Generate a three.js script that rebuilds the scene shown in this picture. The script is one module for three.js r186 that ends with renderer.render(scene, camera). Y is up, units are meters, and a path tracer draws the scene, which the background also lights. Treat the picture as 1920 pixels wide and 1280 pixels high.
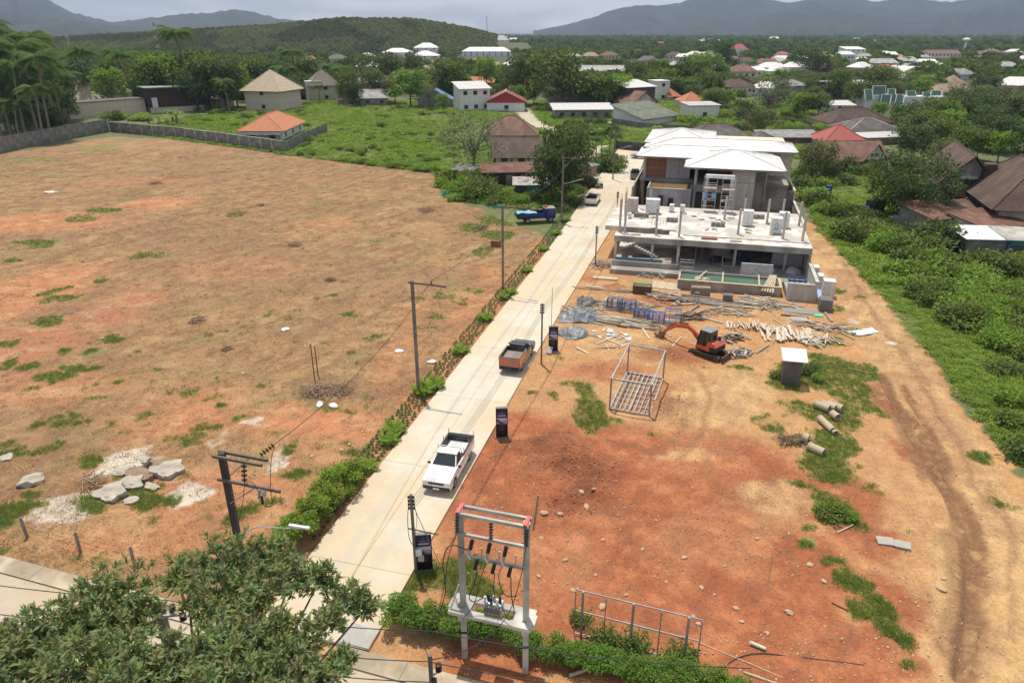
import * as THREE from 'three';
import { mergeGeometries, mergeVertices } from 'three/addons/utils/BufferGeometryUtils.js';
import { RoundedBoxGeometry } from 'three/addons/geometries/RoundedBoxGeometry.js';

// ------------------------------------------------------------ camera, sky, sun, exposure
const CAM_H = 26, FOC = 1330, PITCH = 23.63 * Math.PI / 180;
const scene = new THREE.Scene();
const camera = new THREE.PerspectiveCamera(2 * Math.atan(640 / FOC) * 180 / Math.PI, 1.5, 0.5, 16000);
camera.position.set(0, CAM_H, 0);
camera.rotation.set(-PITCH, 0, 0);
const renderer = new THREE.WebGLRenderer();
renderer.toneMapping = THREE.LinearToneMapping;
renderer.toneMappingExposure = 0.98;
renderer.shadowMap.enabled = true;

function mulberry(a) { return function () { a |= 0; a = a + 0x6D2B79F5 | 0; let t = Math.imul(a ^ a >>> 15, 1 | a); t = t + Math.imul(t ^ t >>> 7, 61 | t) ^ t; return ((t ^ t >>> 14) >>> 0) / 4294967296; }; }
let rnd = mulberry(1234);
const rr = (a, b) => a + (b - a) * rnd();
const pick = a => a[Math.floor(rnd() * a.length) % a.length];
const lerp = (a, b, t) => a + (b - a) * t;
const clamp = (x, a = 0, b = 1) => x < a ? a : x > b ? b : x;
const sstep = (a, b, x) => { const t = clamp((x - a) / (b - a)); return t * t * (3 - 2 * t); };
const HASH = (() => { const r = mulberry(99), t = new Float32Array(65536); for (let i = 0; i < 65536; i++) t[i] = r(); return t; })();
function vn(x, y) {                      // value noise 0..1
  const xi = Math.floor(x), yi = Math.floor(y), fx = x - xi, fy = y - yi;
  const sx = fx * fx * (3 - 2 * fx), sy = fy * fy * (3 - 2 * fy), X = xi & 255, X1 = (xi + 1) & 255, Y = (yi & 255) << 8, Y1 = ((yi + 1) & 255) << 8;
  const a = HASH[X + Y], b = HASH[X1 + Y], c = HASH[X + Y1], d = HASH[X1 + Y1];
  return a + (b - a) * sx + (c - a + (a - b - c + d) * sx) * sy;
}
function fbm(x, y, o = 4) { let s = 0, a = .5, n = 0; for (let i = 0; i < o; i++) { s += a * vn(x, y); n += a; a *= .5; x = x * 2.03 + 17.1; y = y * 2.03 + 9.7; } return s / n; }

// the sky: a bright, hazy, broken-cloud dome
const sky = (() => {
  const W = 1024, Hh = 512, d = new Float32Array(W * Hh * 4);
  for (let j = 0; j < Hh; j++) for (let i = 0; i < W; i++) {
    const el = (j + .5) / Hh * Math.PI - Math.PI / 2, az = i / W * Math.PI * 2, ce = Math.cos(el), up = Math.max(0, Math.sin(el));
    const px = Math.cos(az) * ce, pz = Math.sin(az) * ce, k = 1 / (up + .12);
    let c = fbm(px * k * 1.7 + 40, pz * k * 1.7 + 40, 5);
    c = sstep(.34, .62, c);
    const haze = Math.pow(1 - up, 5);
    const blue = [.25, .37, .60], cloud = [.80, .80, .80], hz = [.93, .935, .945];
    for (let q = 0; q < 3; q++) { let v = lerp(blue[q], cloud[q], .35 + .65 * c); v = lerp(v, hz[q] * (1 - .32 * (1 - c)), haze); d[(j * W + i) * 4 + q] = el < 0 ? hz[q] * .5 : v; }
    d[(j * W + i) * 4 + 3] = 1;
  }
  const t = new THREE.DataTexture(d, W, Hh, THREE.RGBAFormat, THREE.FloatType);
  t.mapping = THREE.EquirectangularReflectionMapping; t.magFilter = t.minFilter = THREE.LinearFilter; t.wrapS = THREE.RepeatWrapping; t.needsUpdate = true; return t;
})();
scene.background = sky; scene.environment = sky;
const sun = new THREE.DirectionalLight(new THREE.Color(1, .93, .80), 4.8);
sun.position.set(-26, 220, -60 - 64); sun.target.position.set(0, 0, -60);
sun.castShadow = true; sun.shadow.mapSize.set(4096, 4096); sun.shadow.radius = 2;
Object.assign(sun.shadow.camera, { left: -200, right: 200, top: 200, bottom: -200, near: 1, far: 800 });
scene.add(sun, sun.target);
scene.fog = new THREE.FogExp2(new THREE.Color(.47, .60, .84), 0.00010);

// ------------------------------------------------------------ helpers
const CP = Math.cos(PITCH), SP = Math.sin(PITCH);
function G(u, v, y = 0) {                // survey: where a spot of the photograph lies on the level plane at height y
  const dy = 640 - v, wy = dy * CP - FOC * SP, wz = -dy * SP - FOC * CP, t = (CAM_H - y) / -wy;
  return new THREE.Vector3((u - 960) * t, y, wz * t);
}
const RD = [0.258, -0.966], RR = [0.966, 0.258];          // along the road, across it to the right
const AD = (a, d, y = 0) => new THREE.Vector3(a * RR[0] + d * RD[0], y, a * RR[1] + d * RD[1]);
const toAD = (x, z) => [x * RR[0] + z * RR[1], x * RD[0] + z * RD[1]];
const ROADTURN = Math.atan2(-RR[1], RR[0]);               // rotation.y that turns +x to "across the road"
const taken = {};
function numbered(n) { if (!(n in taken)) { taken[n] = 0; return n; } taken[n]++; return n + '_' + String(taken[n]).padStart(3, '0'); }
function shade(o) { o.traverse(m => { if (m.isMesh) { m.castShadow = true; m.receiveShadow = true; } }); return o; }
function thing(name, label, category, p = [0, 0, 0], turn = 0, group) {
  const o = new THREE.Group(); o.name = numbered(name); scene.add(o);
  if (p.isVector3) o.position.copy(p); else o.position.set(...p);
  o.rotation.y = turn; o.userData = { label, category }; if (group) o.userData.group = group; return o;
}
function copy(root, p, turn = 0, scale = 1, label, group) {
  const c = root.clone(); c.name = numbered(root.name.replace(/_\d{3}$/, '')); c.userData = { ...root.userData };
  if (p.isVector3) c.position.copy(p); else c.position.set(...p);
  c.rotation.y = turn; if (scale.isVector3) c.scale.copy(scale); else c.scale.setScalar(scale);
  if (label) c.userData.label = label; if (group) c.userData.group = group; scene.add(c); return c;
}
function addTo(parent, m) { m.castShadow = m.receiveShadow = true; if (parent === scene) m.name = numbered(m.name); parent.add(m); return m; }
const _m = new THREE.Matrix4(), _q = new THREE.Quaternion(), _e = new THREE.Euler(), UP = new THREE.Vector3(0, 1, 0), V = (x, y, z) => new THREE.Vector3(x, y, z);
class MB {                               // collects shapes, joins them into one mesh with uv in metres
  constructor() { this.g = []; }
  add(g, x = 0, y = 0, z = 0, rx = 0, ry = 0, rz = 0, s = 1) {
    if (g.index) g = g.toNonIndexed(); else g = g.clone();
    _m.compose(V(x, y, z), _q.setFromEuler(_e.set(rx, ry, rz, 'YXZ')), Array.isArray(s) ? V(...s) : V(s, s, s)); g.applyMatrix4(_m); this.g.push(g); return this;
  }
  box(w, h, d, x = 0, y = 0, z = 0, ry = 0, rx = 0, rz = 0) { return this.add(new THREE.BoxGeometry(w, h, d), x, y, z, rx, ry, rz); }
  rbox(w, h, d, r, x = 0, y = 0, z = 0, ry = 0, rx = 0, rz = 0) { return this.add(new RoundedBoxGeometry(w, h, d, 2, r), x, y, z, rx, ry, rz); }
  bar(a, b, r0, r1 = r0, seg = 8) {
    const d = b.clone().sub(a), L = d.length(); const g = new THREE.CylinderGeometry(r1, r0, L, seg, 1).toNonIndexed();
    g.applyMatrix4(_m.compose(a.clone().add(b).multiplyScalar(.5), _q.setFromUnitVectors(UP, d.normalize()), V(1, 1, 1))); this.g.push(g); return this;
  }
  beam(a, b, w, h) {                     // a square-section member between two points
    const d = b.clone().sub(a), L = d.length(), g = new THREE.BoxGeometry(w, h, L).toNonIndexed();
    const m = new THREE.Matrix4().lookAt(b, a, Math.abs(d.y) / L > .98 ? V(0, 0, 1) : UP); m.setPosition(a.clone().add(b).multiplyScalar(.5)); g.applyMatrix4(m); this.g.push(g); return this;
  }
  tris(list) { const p = []; for (const t of list) for (const v of t) p.push(v.x, v.y, v.z); const g = new THREE.BufferGeometry(); g.setAttribute('position', new THREE.Float32BufferAttribute(p, 3)); g.computeVertexNormals(); this.g.push(g); return this; }
  quad(a, b, c, d) { return this.tris([[a, b, c], [a, c, d]]); }
  get geometry() {
    let n = 0; for (const g of this.g) n += g.attributes.position.count;
    const P = new Float32Array(n * 3), N = new Float32Array(n * 3), U = new Float32Array(n * 2); let o = 0;
    for (const g of this.g) { if (!g.attributes.normal) g.computeVertexNormals(); P.set(g.attributes.position.array, o * 3); N.set(g.attributes.normal.array, o * 3); o += g.attributes.position.count; }
    for (let i = 0; i < n; i += 3) {
      const ax = Math.abs(N[i * 3]) , ay = Math.abs(N[i * 3 + 1]), az = Math.abs(N[i * 3 + 2]);
      for (let k = i; k < i + 3; k++) { const x = P[k * 3], y = P[k * 3 + 1], z = P[k * 3 + 2]; if (ay >= ax && ay >= az) { U[k * 2] = x; U[k * 2 + 1] = z; } else if (ax >= az) { U[k * 2] = z; U[k * 2 + 1] = y; } else { U[k * 2] = x; U[k * 2 + 1] = y; } }
    }
    const g = new THREE.BufferGeometry(); g.setAttribute('position', new THREE.BufferAttribute(P, 3)); g.setAttribute('normal', new THREE.BufferAttribute(N, 3)); g.setAttribute('uv', new THREE.BufferAttribute(U, 2)); return g;
  }
  mesh(name, mat, parent = scene) { const m = new THREE.Mesh(this.geometry, mat); m.name = name; return addTo(parent, m); }
}
const mb = () => new MB();
function tag(o, label, category, group) { o.userData = { ...o.userData, label, category }; if (group) o.userData.group = group; return o; }
function struct(o) { o.userData.kind = 'structure'; return o; }

// ------------------------------------------------------------ materials
function noiseTex(n, fn, rep, srgb = true) {              // a tiling texture computed from fn(u, v) in 0..1, rep metres wide
  const d = new Uint8Array(n * n * 4);
  for (let j = 0; j < n; j++) for (let i = 0; i < n; i++) { let c = fn(i / n, j / n); if (!Array.isArray(c)) c = [c, c, c]; const o = (j * n + i) * 4; for (let q = 0; q < 3; q++) d[o + q] = clamp(c[q]) * 255; d[o + 3] = 255; }
  const t = new THREE.DataTexture(d, n, n); t.wrapS = t.wrapT = THREE.RepeatWrapping; t.magFilter = THREE.LinearFilter; t.minFilter = THREE.LinearMipmapLinearFilter; t.repeat.set(1 / rep, 1 / rep); if (srgb) t.colorSpace = THREE.SRGBColorSpace; t.needsUpdate = true; return t;
}
function tfbm(u, v, f, o = 4, sx = 1, sy = 1) {           // tiling fbm, f whole cells per tile
  let s = 0, a = .5, n = 0; for (let k = 0; k < o; k++) {
    const F = f << k, fx = F * sx, fy = F * sy, x = u * fx, y = v * fy, xi = Math.floor(x), yi = Math.floor(y), dx = x - xi, dy = y - yi, ux = dx * dx * (3 - 2 * dx), uy = dy * dy * (3 - 2 * dy);
    const h = (p, q) => HASH[(((p % fx) + fx) % fx * 7 + k * 31 & 255) + ((((q % fy) + fy) % fy * 13 + k * 57 & 255) << 8)];
    s += a * (h(xi, yi) * (1 - ux) * (1 - uy) + h(xi + 1, yi) * ux * (1 - uy) + h(xi, yi + 1) * (1 - ux) * uy + h(xi + 1, yi + 1) * ux * uy); n += a; a *= .55;
  } return s / n;
}
const TX = {
  grain: noiseTex(256, (u, v) => .90 + .10 * sstep(.3, .7, tfbm(u, v, 8, 4)), 2),
  stain: noiseTex(512, (u, v) => { const a = tfbm(u, v, 3, 5), b = tfbm(u, v, 24, 3), k = .80 + .20 * sstep(.3, .62, a) - .06 * b; return [k, k * .995, k * .985]; }, 6),
  streak: noiseTex(512, (u, v) => { const a = tfbm(u, v, 2, 4, 8, 1), b = tfbm(u, v, 6, 4); return .74 + .16 * a + .14 * b; }, 4),
  wood: noiseTex(256, (u, v) => { const a = tfbm(u, v, 2, 4, 16, 1); return [.74 + .34 * a, .72 + .34 * a, .70 + .34 * a]; }, 1),
  rust: noiseTex(512, (u, v) => { const a = sstep(.42, .6, tfbm(u, v, 3, 5)); return [lerp(.95, .72, a), lerp(.94, .56, a), lerp(.92, .46, a)]; }, 5),
  bump: noiseTex(512, (u, v) => tfbm(u, v, 8, 5), 2, false),
  clod: noiseTex(1024, (u, v) => { const a = tfbm(u, v, 6, 6), b = Math.abs(tfbm(u + .3, v, 20, 4) - .5) * 2; return .65 * a + .35 * (1 - b); }, 4, false),
};
const MATS = {};
function M(key, rgb, rough = .85, o = {}) {
  if (MATS[key]) return MATS[key];
  const P = o.phys ? THREE.MeshPhysicalMaterial : THREE.MeshStandardMaterial, { phys, ...rest } = o;
  const m = new P({ roughness: rough, ...rest }); m.color.setRGB(...rgb); m.name = key; return MATS[key] = m;
}
const mConc = M('concrete', [.42, .41, .39], .9, { map: TX.stain, bumpMap: TX.bump, bumpScale: .004 });
const mConcDark = M('concrete_dark', [.25, .245, .235], .9, { map: TX.stain, bumpMap: TX.bump, bumpScale: .004 });
const mConcPale = M('concrete_pale', [.62, .60, .56], .9, { map: TX.stain, bumpMap: TX.bump, bumpScale: .003 });
const mBlockWhite = M('block_white', [.72, .71, .70], .9, { map: TX.grain });
const mWhite = M('white_paint', [.74, .74, .72], .7, { map: TX.grain });
const mCream = M('cream_paint', [.76, .66, .51], .8, { map: TX.grain });
const mGreyPaint = M('grey_paint', [.36, .37, .39], .8, { map: TX.stain });
const mSteel = M('steel', [.34, .34, .36], .5, { metalness: .6, map: TX.grain });
const mGalv = M('galvanised', [.52, .54, .56], .45, { metalness: .7, map: TX.grain });
const mBlack = M('black_plastic', [.018, .018, .02], .5);
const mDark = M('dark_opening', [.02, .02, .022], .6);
const mGlass = M('glass_dark', [.03, .035, .04], .08);
const mWoodPale = M('timber_pale', [.56, .47, .36], .85, { map: TX.wood });
const mWoodGrey = M('timber_grey', [.36, .31, .26], .9, { map: TX.wood });
const mWoodDark = M('timber_dark', [.13, .09, .065], .9, { map: TX.wood });
const mBrick = M('brick_orange', [.44, .20, .12], .9, { map: TX.stain });
const mZinc = M('zinc_roof', [.55, .56, .57], .5, { metalness: .35, map: TX.rust });
const mRust = M('rusty_sheet', [.26, .13, .09], .8, { map: TX.stain });
const mWhiteRoof = M('white_sheet_roof', [.75, .73, .72], .55, { map: TX.grain });
// ------------------------------------------------------------ terrain: soil masks in world metres
const GX0 = -150, GX1 = 110, GZ0 = -320, GZ1 = -8;        // extent of the surveyed ground
const MW = 1040, MH = 1248;                               // 0.25 m cells
const masks = {};
function mask(n) { return masks[n] || (masks[n] = new Float32Array(MW * MH)); }
function blobW(n, cx, cz, rx, rz, turn, s) {              // soft ellipse
  const m = mask(n), c = Math.cos(turn), sn = Math.sin(turn), R = Math.max(rx, rz) * 1.25, k = MW / (GX1 - GX0);
  const i0 = Math.max(0, Math.floor((cx - R - GX0) * k)), i1 = Math.min(MW - 1, Math.ceil((cx + R - GX0) * k)), j0 = Math.max(0, Math.floor((cz - R - GZ0) * k)), j1 = Math.min(MH - 1, Math.ceil((cz + R - GZ0) * k));
  for (let j = j0; j <= j1; j++) for (let i = i0; i <= i1; i++) {
    const x = GX0 + i / k - cx, z = GZ0 + j / k - cz, p = (x * c + z * sn) / rx, q = (-x * sn + z * c) / rz, e = 1 - sstep(.45, 1.25, Math.hypot(p, q)); const o = j * MW + i; if (e * s > m[o]) m[o] = e * s;
  }
}
function blob(n, u, v, ru, rv, s = 1, tilt = 0) {         // the same, surveyed from the photograph
  const c = G(u, v), a = G(u + ru, v), b0 = G(u, v - rv), b1 = G(u, v + rv); blobW(n, c.x, c.z, Math.abs(a.x - c.x), Math.abs(b1.z - b0.z) / 2, tilt, s);
}
function strip(n, pts, w, s = 1) {                        // a band along surveyed points
  const P = pts.map(p => p.isVector3 ? p : G(p[0], p[1])); const curve = new THREE.CatmullRomCurve3(P), L = curve.getLength(), N = Math.ceil(L / (w * .5));
  for (let i = 0; i <= N; i++) { const p = curve.getPointAt(i / N); blobW(n, p.x, p.z, w, w, 0, s); }
}
function poly(n, pts, s = 1) {                            // a filled outline
  const P = pts.map(p => p.isVector3 ? p : G(p[0], p[1])), m = mask(n), k = MW / (GX1 - GX0);
  let z0 = 1e9, z1 = -1e9; for (const p of P) { z0 = Math.min(z0, p.z); z1 = Math.max(z1, p.z); }
  for (let j = Math.max(0, Math.floor((z0 - GZ0) * k)); j <= Math.min(MH - 1, (z1 - GZ0) * k); j++) {
    const z = GZ0 + (j + .5) / k, xs = []; for (let i = 0; i < P.length; i++) { const a = P[i], b = P[(i + 1) % P.length]; if ((a.z <= z) !== (b.z <= z)) xs.push(a.x + (z - a.z) / (b.z - a.z) * (b.x - a.x)); }
    xs.sort((a, b) => a - b); for (let q = 0; q + 1 < xs.length; q += 2) for (let i = Math.max(0, Math.ceil((xs[q] - GX0) * k)); i <= Math.min(MW - 1, (xs[q + 1] - GX0) * k); i++) m[j * MW + i] = Math.max(m[j * MW + i], s);
  }
}
function blurMask(n, r) {
  let a = mask(n); for (let pass = 0; pass < 2; pass++) { const b = new Float32Array(MW * MH);
    for (let j = 0; j < MH; j++) { let s = 0; for (let i = -r; i < MW + r; i++) { if (i + r < MW && i + r >= 0) s += a[j * MW + i + r]; if (i - r - 1 >= 0) s -= a[j * MW + i - r - 1]; if (i >= 0 && i < MW) b[j * MW + i] = s / (2 * r + 1); } }
    const c = new Float32Array(MW * MH);
    for (let i = 0; i < MW; i++) { let s = 0; for (let j = -r; j < MH + r; j++) { if (j + r < MH && j + r >= 0) s += b[(j + r) * MW + i]; if (j - r - 1 >= 0) s -= b[(j - r - 1) * MW + i]; if (j >= 0 && j < MH) c[j * MW + i] = s / (2 * r + 1); } } a = c; }
  masks[n] = a;
}
function sample(n, x, z) {
  const m = masks[n]; if (!m) return 0; const k = MW / (GX1 - GX0), fx = (x - GX0) * k, fz = (z - GZ0) * k, i = Math.floor(fx), j = Math.floor(fz);
  if (i < 0 || j < 0 || i >= MW - 1 || j >= MH - 1) return 0; const a = fx - i, b = fz - j, o = j * MW + i;
  return (m[o] * (1 - a) + m[o + 1] * a) * (1 - b) + (m[o + MW] * (1 - a) + m[o + MW + 1] * a) * b;
}
// left: the mown, dry field
poly('field', [[-400, 310], [0, 290], [205, 255], [330, 262], [545, 292], [700, 312], [820, 326], [835, 372], [900, 395], [1010, 440], AD(-15.5, 84), AD(-15.5, 20), AD(-80, 22), [-600, 800]]);
poly('site', [AD(-15.5, 20), AD(-15.5, 82), AD(-15, 150), [1530, 420], [1660, 560], [1760, 680], [1930, 900], [2300, 1290], [2300, 1500], [600, 1400]]);
blurMask('field', 4); blurMask('site', 4);
for (const b of [[60, 415, 190, 22], [300, 380, 80, 14], [215, 580, 75, 55], [60, 545, 120, 70], [60, 640, 120, 60], [600, 790, 200, 40], [330, 780, 160, 60, .8], [100, 720, 160, 40, .7], [420, 930, 260, 70, .8], [300, 1010, 250, 50, .7], [560, 870, 90, 60, .7], [760, 640, 40, 120, .5], [880, 590, 60, 60, .7], [930, 520, 40, 40, .7], [250, 340, 160, 10, .5], [450, 500, 120, 30, .4], [620, 420, 90, 20, .4]]) blob('fred', ...b);
for (const b of [[110, 560, 30, 12], [90, 600, 40, 15], [100, 545, 20, 14, 1], [100, 710, 55, 14], [150, 690, 40, 10], [50, 690, 25, 12], [30, 640, 20, 14], [20, 680, 18, 14], [60, 690, 20, 10], [190, 395, 40, 7], [150, 410, 40, 6], [230, 375, 20, 6], [60, 455, 50, 8], [70, 462, 30, 8, .9], [20, 490, 20, 6], [440, 402, 30, 8, .8], [270, 480, 40, 8, .8], [195, 525, 20, 7], [60, 690, 18, 10], [200, 635, 25, 9], [170, 660, 25, 9], [130, 780, 60, 22, .8], [290, 770, 40, 14, .7], [40, 850, 35, 14, .9], [100, 838, 30, 14, .9], [250, 925, 60, 25, .9], [40, 950, 60, 20], [70, 915, 40, 16], [20, 970, 45, 28, 1], [300, 940, 35, 22, 1], [150, 950, 60, 14, .9], [230, 900, 40, 16, .9], [160, 870, 30, 14, .9], [340, 830, 50, 14, .7], [545, 845, 20, 10, .9], [560, 890, 35, 14, .9], [660, 845, 35, 12, .9], [640, 870, 30, 14, .8], [690, 835, 20, 10, .8], [500, 725, 20, 8, .7], [440, 960, 40, 20, .9], [490, 955, 50, 16, .9], [330, 1040, 40, 14, .7], [20, 1030, 30, 12, .9], [130, 1050, 20, 8, .8], [650, 660, 20, 8, .7], [700, 680, 20, 8, .6], [690, 635, 25, 8, .6], [620, 555, 40, 8, .6], [660, 595, 25, 7, .6], [830, 555, 30, 9, .7], [890, 545, 22, 8, .8], [860, 565, 20, 8, .7], [800, 620, 25, 10, .6], [820, 595, 20, 8, .7], [780, 560, 18, 7, .6], [910, 470, 30, 10, .8], [940, 500, 25, 8, .6], [700, 380, 25, 5, .5], [640, 350, 40, 6, .5], [460, 605, 25, 7, .5], [740, 440, 20, 6, .6], [950, 410, 60, 16, 1], [890, 425, 40, 12, 1], [930, 440, 40, 14, 1], [320, 310, 120, 5, .5], [120, 330, 140, 6, .5], [480, 330, 60, 4, .4], [60, 300, 80, 8, .9], [170, 278, 70, 6, .9], [230, 262, 30, 4, .8], [340, 900, 26, 10, .8], [700, 740, 20, 8, .6], [600, 755, 25, 7, .6], [395, 700, 20, 8, .5], [200, 720, 20, 8, .8], [250, 700, 22, 9, .7], [300, 690, 16, 7, .6], [120, 655, 20, 9, .8], [400, 755, 35, 12, .6], [340, 730, 50, 12, .6], [380, 810, 45, 12, .6], [270, 770, 30, 12, .6], [430, 790, 40, 10, .6], [10, 830, 20, 14, .9], [90, 780, 40, 10, .6], [180, 745, 40, 10, .7]]) blob('grass', ...b);
for (const b of [[225, 870, 55, 34, 1], [115, 950, 52, 34, .9], [350, 930, 45, 36, .75], [520, 865, 35, 30, .6], [455, 795, 22, 12, .6], [410, 830, 25, 12, .45], [320, 890, 40, 20, .4], [425, 950, 40, 20, .3], [190, 580, 30, 16, .35]]) blob('pale', ...b);
for (const b of [[150, 600, 130, 70, .8], [60, 680, 90, 50, .7], [230, 690, 80, 40, .5], [480, 300, 160, 20, .5], [560, 460, 120, 30, .4], [300, 450, 120, 20, .4], [610, 725, 75, 30, 1], [700, 730, 50, 22, .6], [650, 430, 60, 10, .4], [590, 330, 120, 14, .4], [550, 610, 100, 30, .4], [260, 770, 60, 40, .5], [210, 815, 60, 24, .5], [100, 380, 50, 10, .7], [160, 600, 60, 40, .5], [790, 400, 50, 12, .7], [270, 325, 30, 5, .8]]) blob('dark', ...b);
// right: the building site
for (const b of [[960, 850, 230, 95], [1100, 960, 320, 160], [1250, 1120, 420, 170], [1000, 1050, 200, 160], [1330, 880, 220, 90, .85], [1180, 850, 220, 60, .9], [1450, 1080, 200, 130, .9], [1500, 1230, 300, 90, .9], [1000, 1230, 200, 60, .9], [1560, 930, 120, 60, .8], [1250, 740, 60, 30, .6], [1130, 700, 120, 26, .5], [1290, 660, 80, 24, .6], [1230, 565, 60, 18, .6], [1100, 520, 60, 10, .5], [1700, 760, 60, 60, .7], [1740, 870, 40, 60, .8], [1700, 1150, 90, 100, .8], [1620, 1010, 90, 60, .7], [1450, 980, 120, 40, .4]]) blob('red', ...b);
for (const b of [[1085, 880, 100, 34, 1], [1020, 840, 90, 22, .8], [1090, 925, 60, 28, 1], [1060, 950, 60, 24, .8], [1250, 765, 50, 30, .5], [1240, 665, 90, 12, .5], [1150, 540, 40, 6, .7]]) blob('clods', ...b);
for (const b of [[1100, 770, 45, 38], [1080, 730, 26, 18], [1040, 745, 18, 9, .9], [1000, 740, 14, 6, .9], [1130, 795, 36, 16], [1175, 800, 26, 10, .7], [1210, 815, 18, 7, .8], [1240, 830, 14, 6, .6], [1560, 780, 60, 40, .9], [1530, 700, 70, 30], [1580, 690, 60, 40, 1], [1600, 740, 50, 50, .9], [1460, 715, 40, 22, .9], [1450, 790, 40, 22, .7], [1490, 760, 50, 24, .7], [1560, 840, 60, 40, .9], [1560, 890, 60, 34, .95], [1500, 830, 40, 20, .7], [1560, 960, 55, 26, 1], [1505, 920, 24, 16, .9], [1510, 990, 18, 9, .9], [1540, 940, 50, 18, .9], [1600, 985, 34, 12, .9], [1630, 920, 40, 20, .6], [1660, 960, 30, 16, .5], [1490, 1020, 30, 12, 1], [1550, 1060, 40, 16, 1], [1600, 1100, 50, 24, 1], [1650, 1150, 50, 40, 1], [1680, 1200, 32, 30, 1], [1700, 1260, 30, 16, .8], [1450, 805, 22, 10, .8], [1370, 690, 18, 6, .8], [1400, 690, 24, 8, .7], [1310, 685, 30, 8, .5], [1720, 1000, 14, 6, .6], [1570, 545, 30, 8, .7], [1560, 580, 36, 12, .8], [1550, 640, 40, 12, .7], [1590, 620, 40, 18, .5], [1620, 560, 26, 8, .5], [1600, 500, 30, 6, .5], [1540, 430, 30, 5, .5], [1230, 1010, 8, 3, .6], [1265, 1165, 8, 6, .5], [1450, 890, 14, 7, .6], [1880, 950, 40, 18, .6], [1850, 860, 30, 18, .8], [820, 1075, 70, 36, 1], [870, 1050, 40, 20, .9], [780, 1100, 40, 20, 1], [880, 1105, 60, 30, 1], [795, 1068, 24, 12, 1], [1045, 668, 14, 8, .8], [1720, 640, 40, 20, .5], [1400, 780, 30, 10, .4]]) blob('sgrass', ...b);
strip('tan', [[1555, 440], [1600, 540], [1690, 690], [1790, 850], [1870, 1050], [1890, 1290]], 3.0, 1);
strip('tan', [[1560, 500], [1640, 640], [1760, 820], [1830, 1000], [1830, 1290]], 2.0, .9);
for (const b of [[1330, 760, 120, 50, .9], [1400, 720, 80, 40, .8], [1450, 930, 120, 30, .6], [1200, 650, 90, 16, .5], [1140, 630, 80, 30, .6], [1300, 590, 160, 20, .4], [1280, 850, 80, 20, .4], [1470, 590, 80, 24, .6], [1250, 540, 160, 20, .4], [1780, 1230, 60, 60, .7]]) blob('tan', ...b);
strip('rutm', [[1650, 700], [1720, 830], [1790, 960], [1820, 1090], [1800, 1270]], .38, 1);
strip('rutm', [[1690, 720], [1770, 860], [1830, 1000], [1850, 1120], [1825, 1290]], .30, .9);
strip('rutm', [[1672, 760], [1745, 880], [1780, 935], [1795, 1010]], .26, .8);
strip('rutm', [[1700, 770], [1750, 850], [1800, 940], [1835, 1060], [1840, 1180]], .3, 1); strip('rutm', [[1640, 730], [1690, 800], [1740, 900]], .5, .7); strip('rutm', [[1780, 1000], [1805, 1100], [1780, 1220]], .6, .6); strip('rutm', [[1860, 900], [1900, 1040], [1905, 1200]], .22, .5); strip('rutm', [[1575, 470], [1620, 560], [1700, 680], [1790, 820], [1860, 960]], .22, .55);
strip('rutm', [[1620, 560], [1680, 640], [1740, 720]], .3, .5);
strip('rutm', [[1270, 860], [1320, 800], [1330, 740], [1300, 690]], .3, .5);
strip('rutm', [[1230, 850], [1285, 790], [1300, 730]], .25, .4);
strip('rutm', [[1030, 985], [1200, 960], [1400, 990], [1480, 1060]], .28, .4);
strip('rutm', [[1060, 1005], [1220, 985], [1380, 1020], [1440, 1100]], .22, .35);
strip('rutm', [[955, 830], [1050, 815], [1150, 830], [1240, 850]], .3, .5);
strip('rutm', [[1480, 1230], [1560, 1200], [1700, 1230]], .3, .3);
strip('rutm', [[440, 1010], [330, 990], [300, 1050]], .5, .3);
for (const b of [[1620, 620, 26, 6, .8], [1680, 640, 20, 6, .7], [1600, 605, 14, 5, .6], [1500, 620, 60, 24, .4]]) blob('pale', ...b);
// greens beyond
poly('green', [[545, 292], [820, 326], [835, 372], [1010, 400], [1075, 400], [1120, 260], [1000, 215], [860, 195], [640, 185], [440, 205], [330, 225], [215, 245]]);
poly('green', [[1500, 330], [1530, 420], [1660, 560], [1760, 680], [1930, 900], [2400, 900], [2400, 300]]);
poly('green', [[1000, 212], [1130, 285], [1200, 292], [1300, 292], [1540, 300], [1600, 190], [1300, 184], [1000, 190]]);
blurMask('green', 5);
strip('track', [[975, 200], [1010, 235], [1060, 250], [1100, 268]], 3.0, 1);
strip('track', [[1130, 275], [1100, 290], [1130, 300]], 2.0, .8);
for (let d = 28; d < 112; d += 3) strip('fred', [AD(-19.4, d), AD(-19.4, d + 3)], 1.2, 1);
strip('track', [[1185, 180], [1192, 200], [1198, 232]], 4.5, 1); strip('track', [[1120, 228], [1160, 232], [1200, 234]], 2.5, 1);
strip('redge', [[640, 196], [760, 200], [950, 206], [985, 207]], 2.2, .8);

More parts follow.
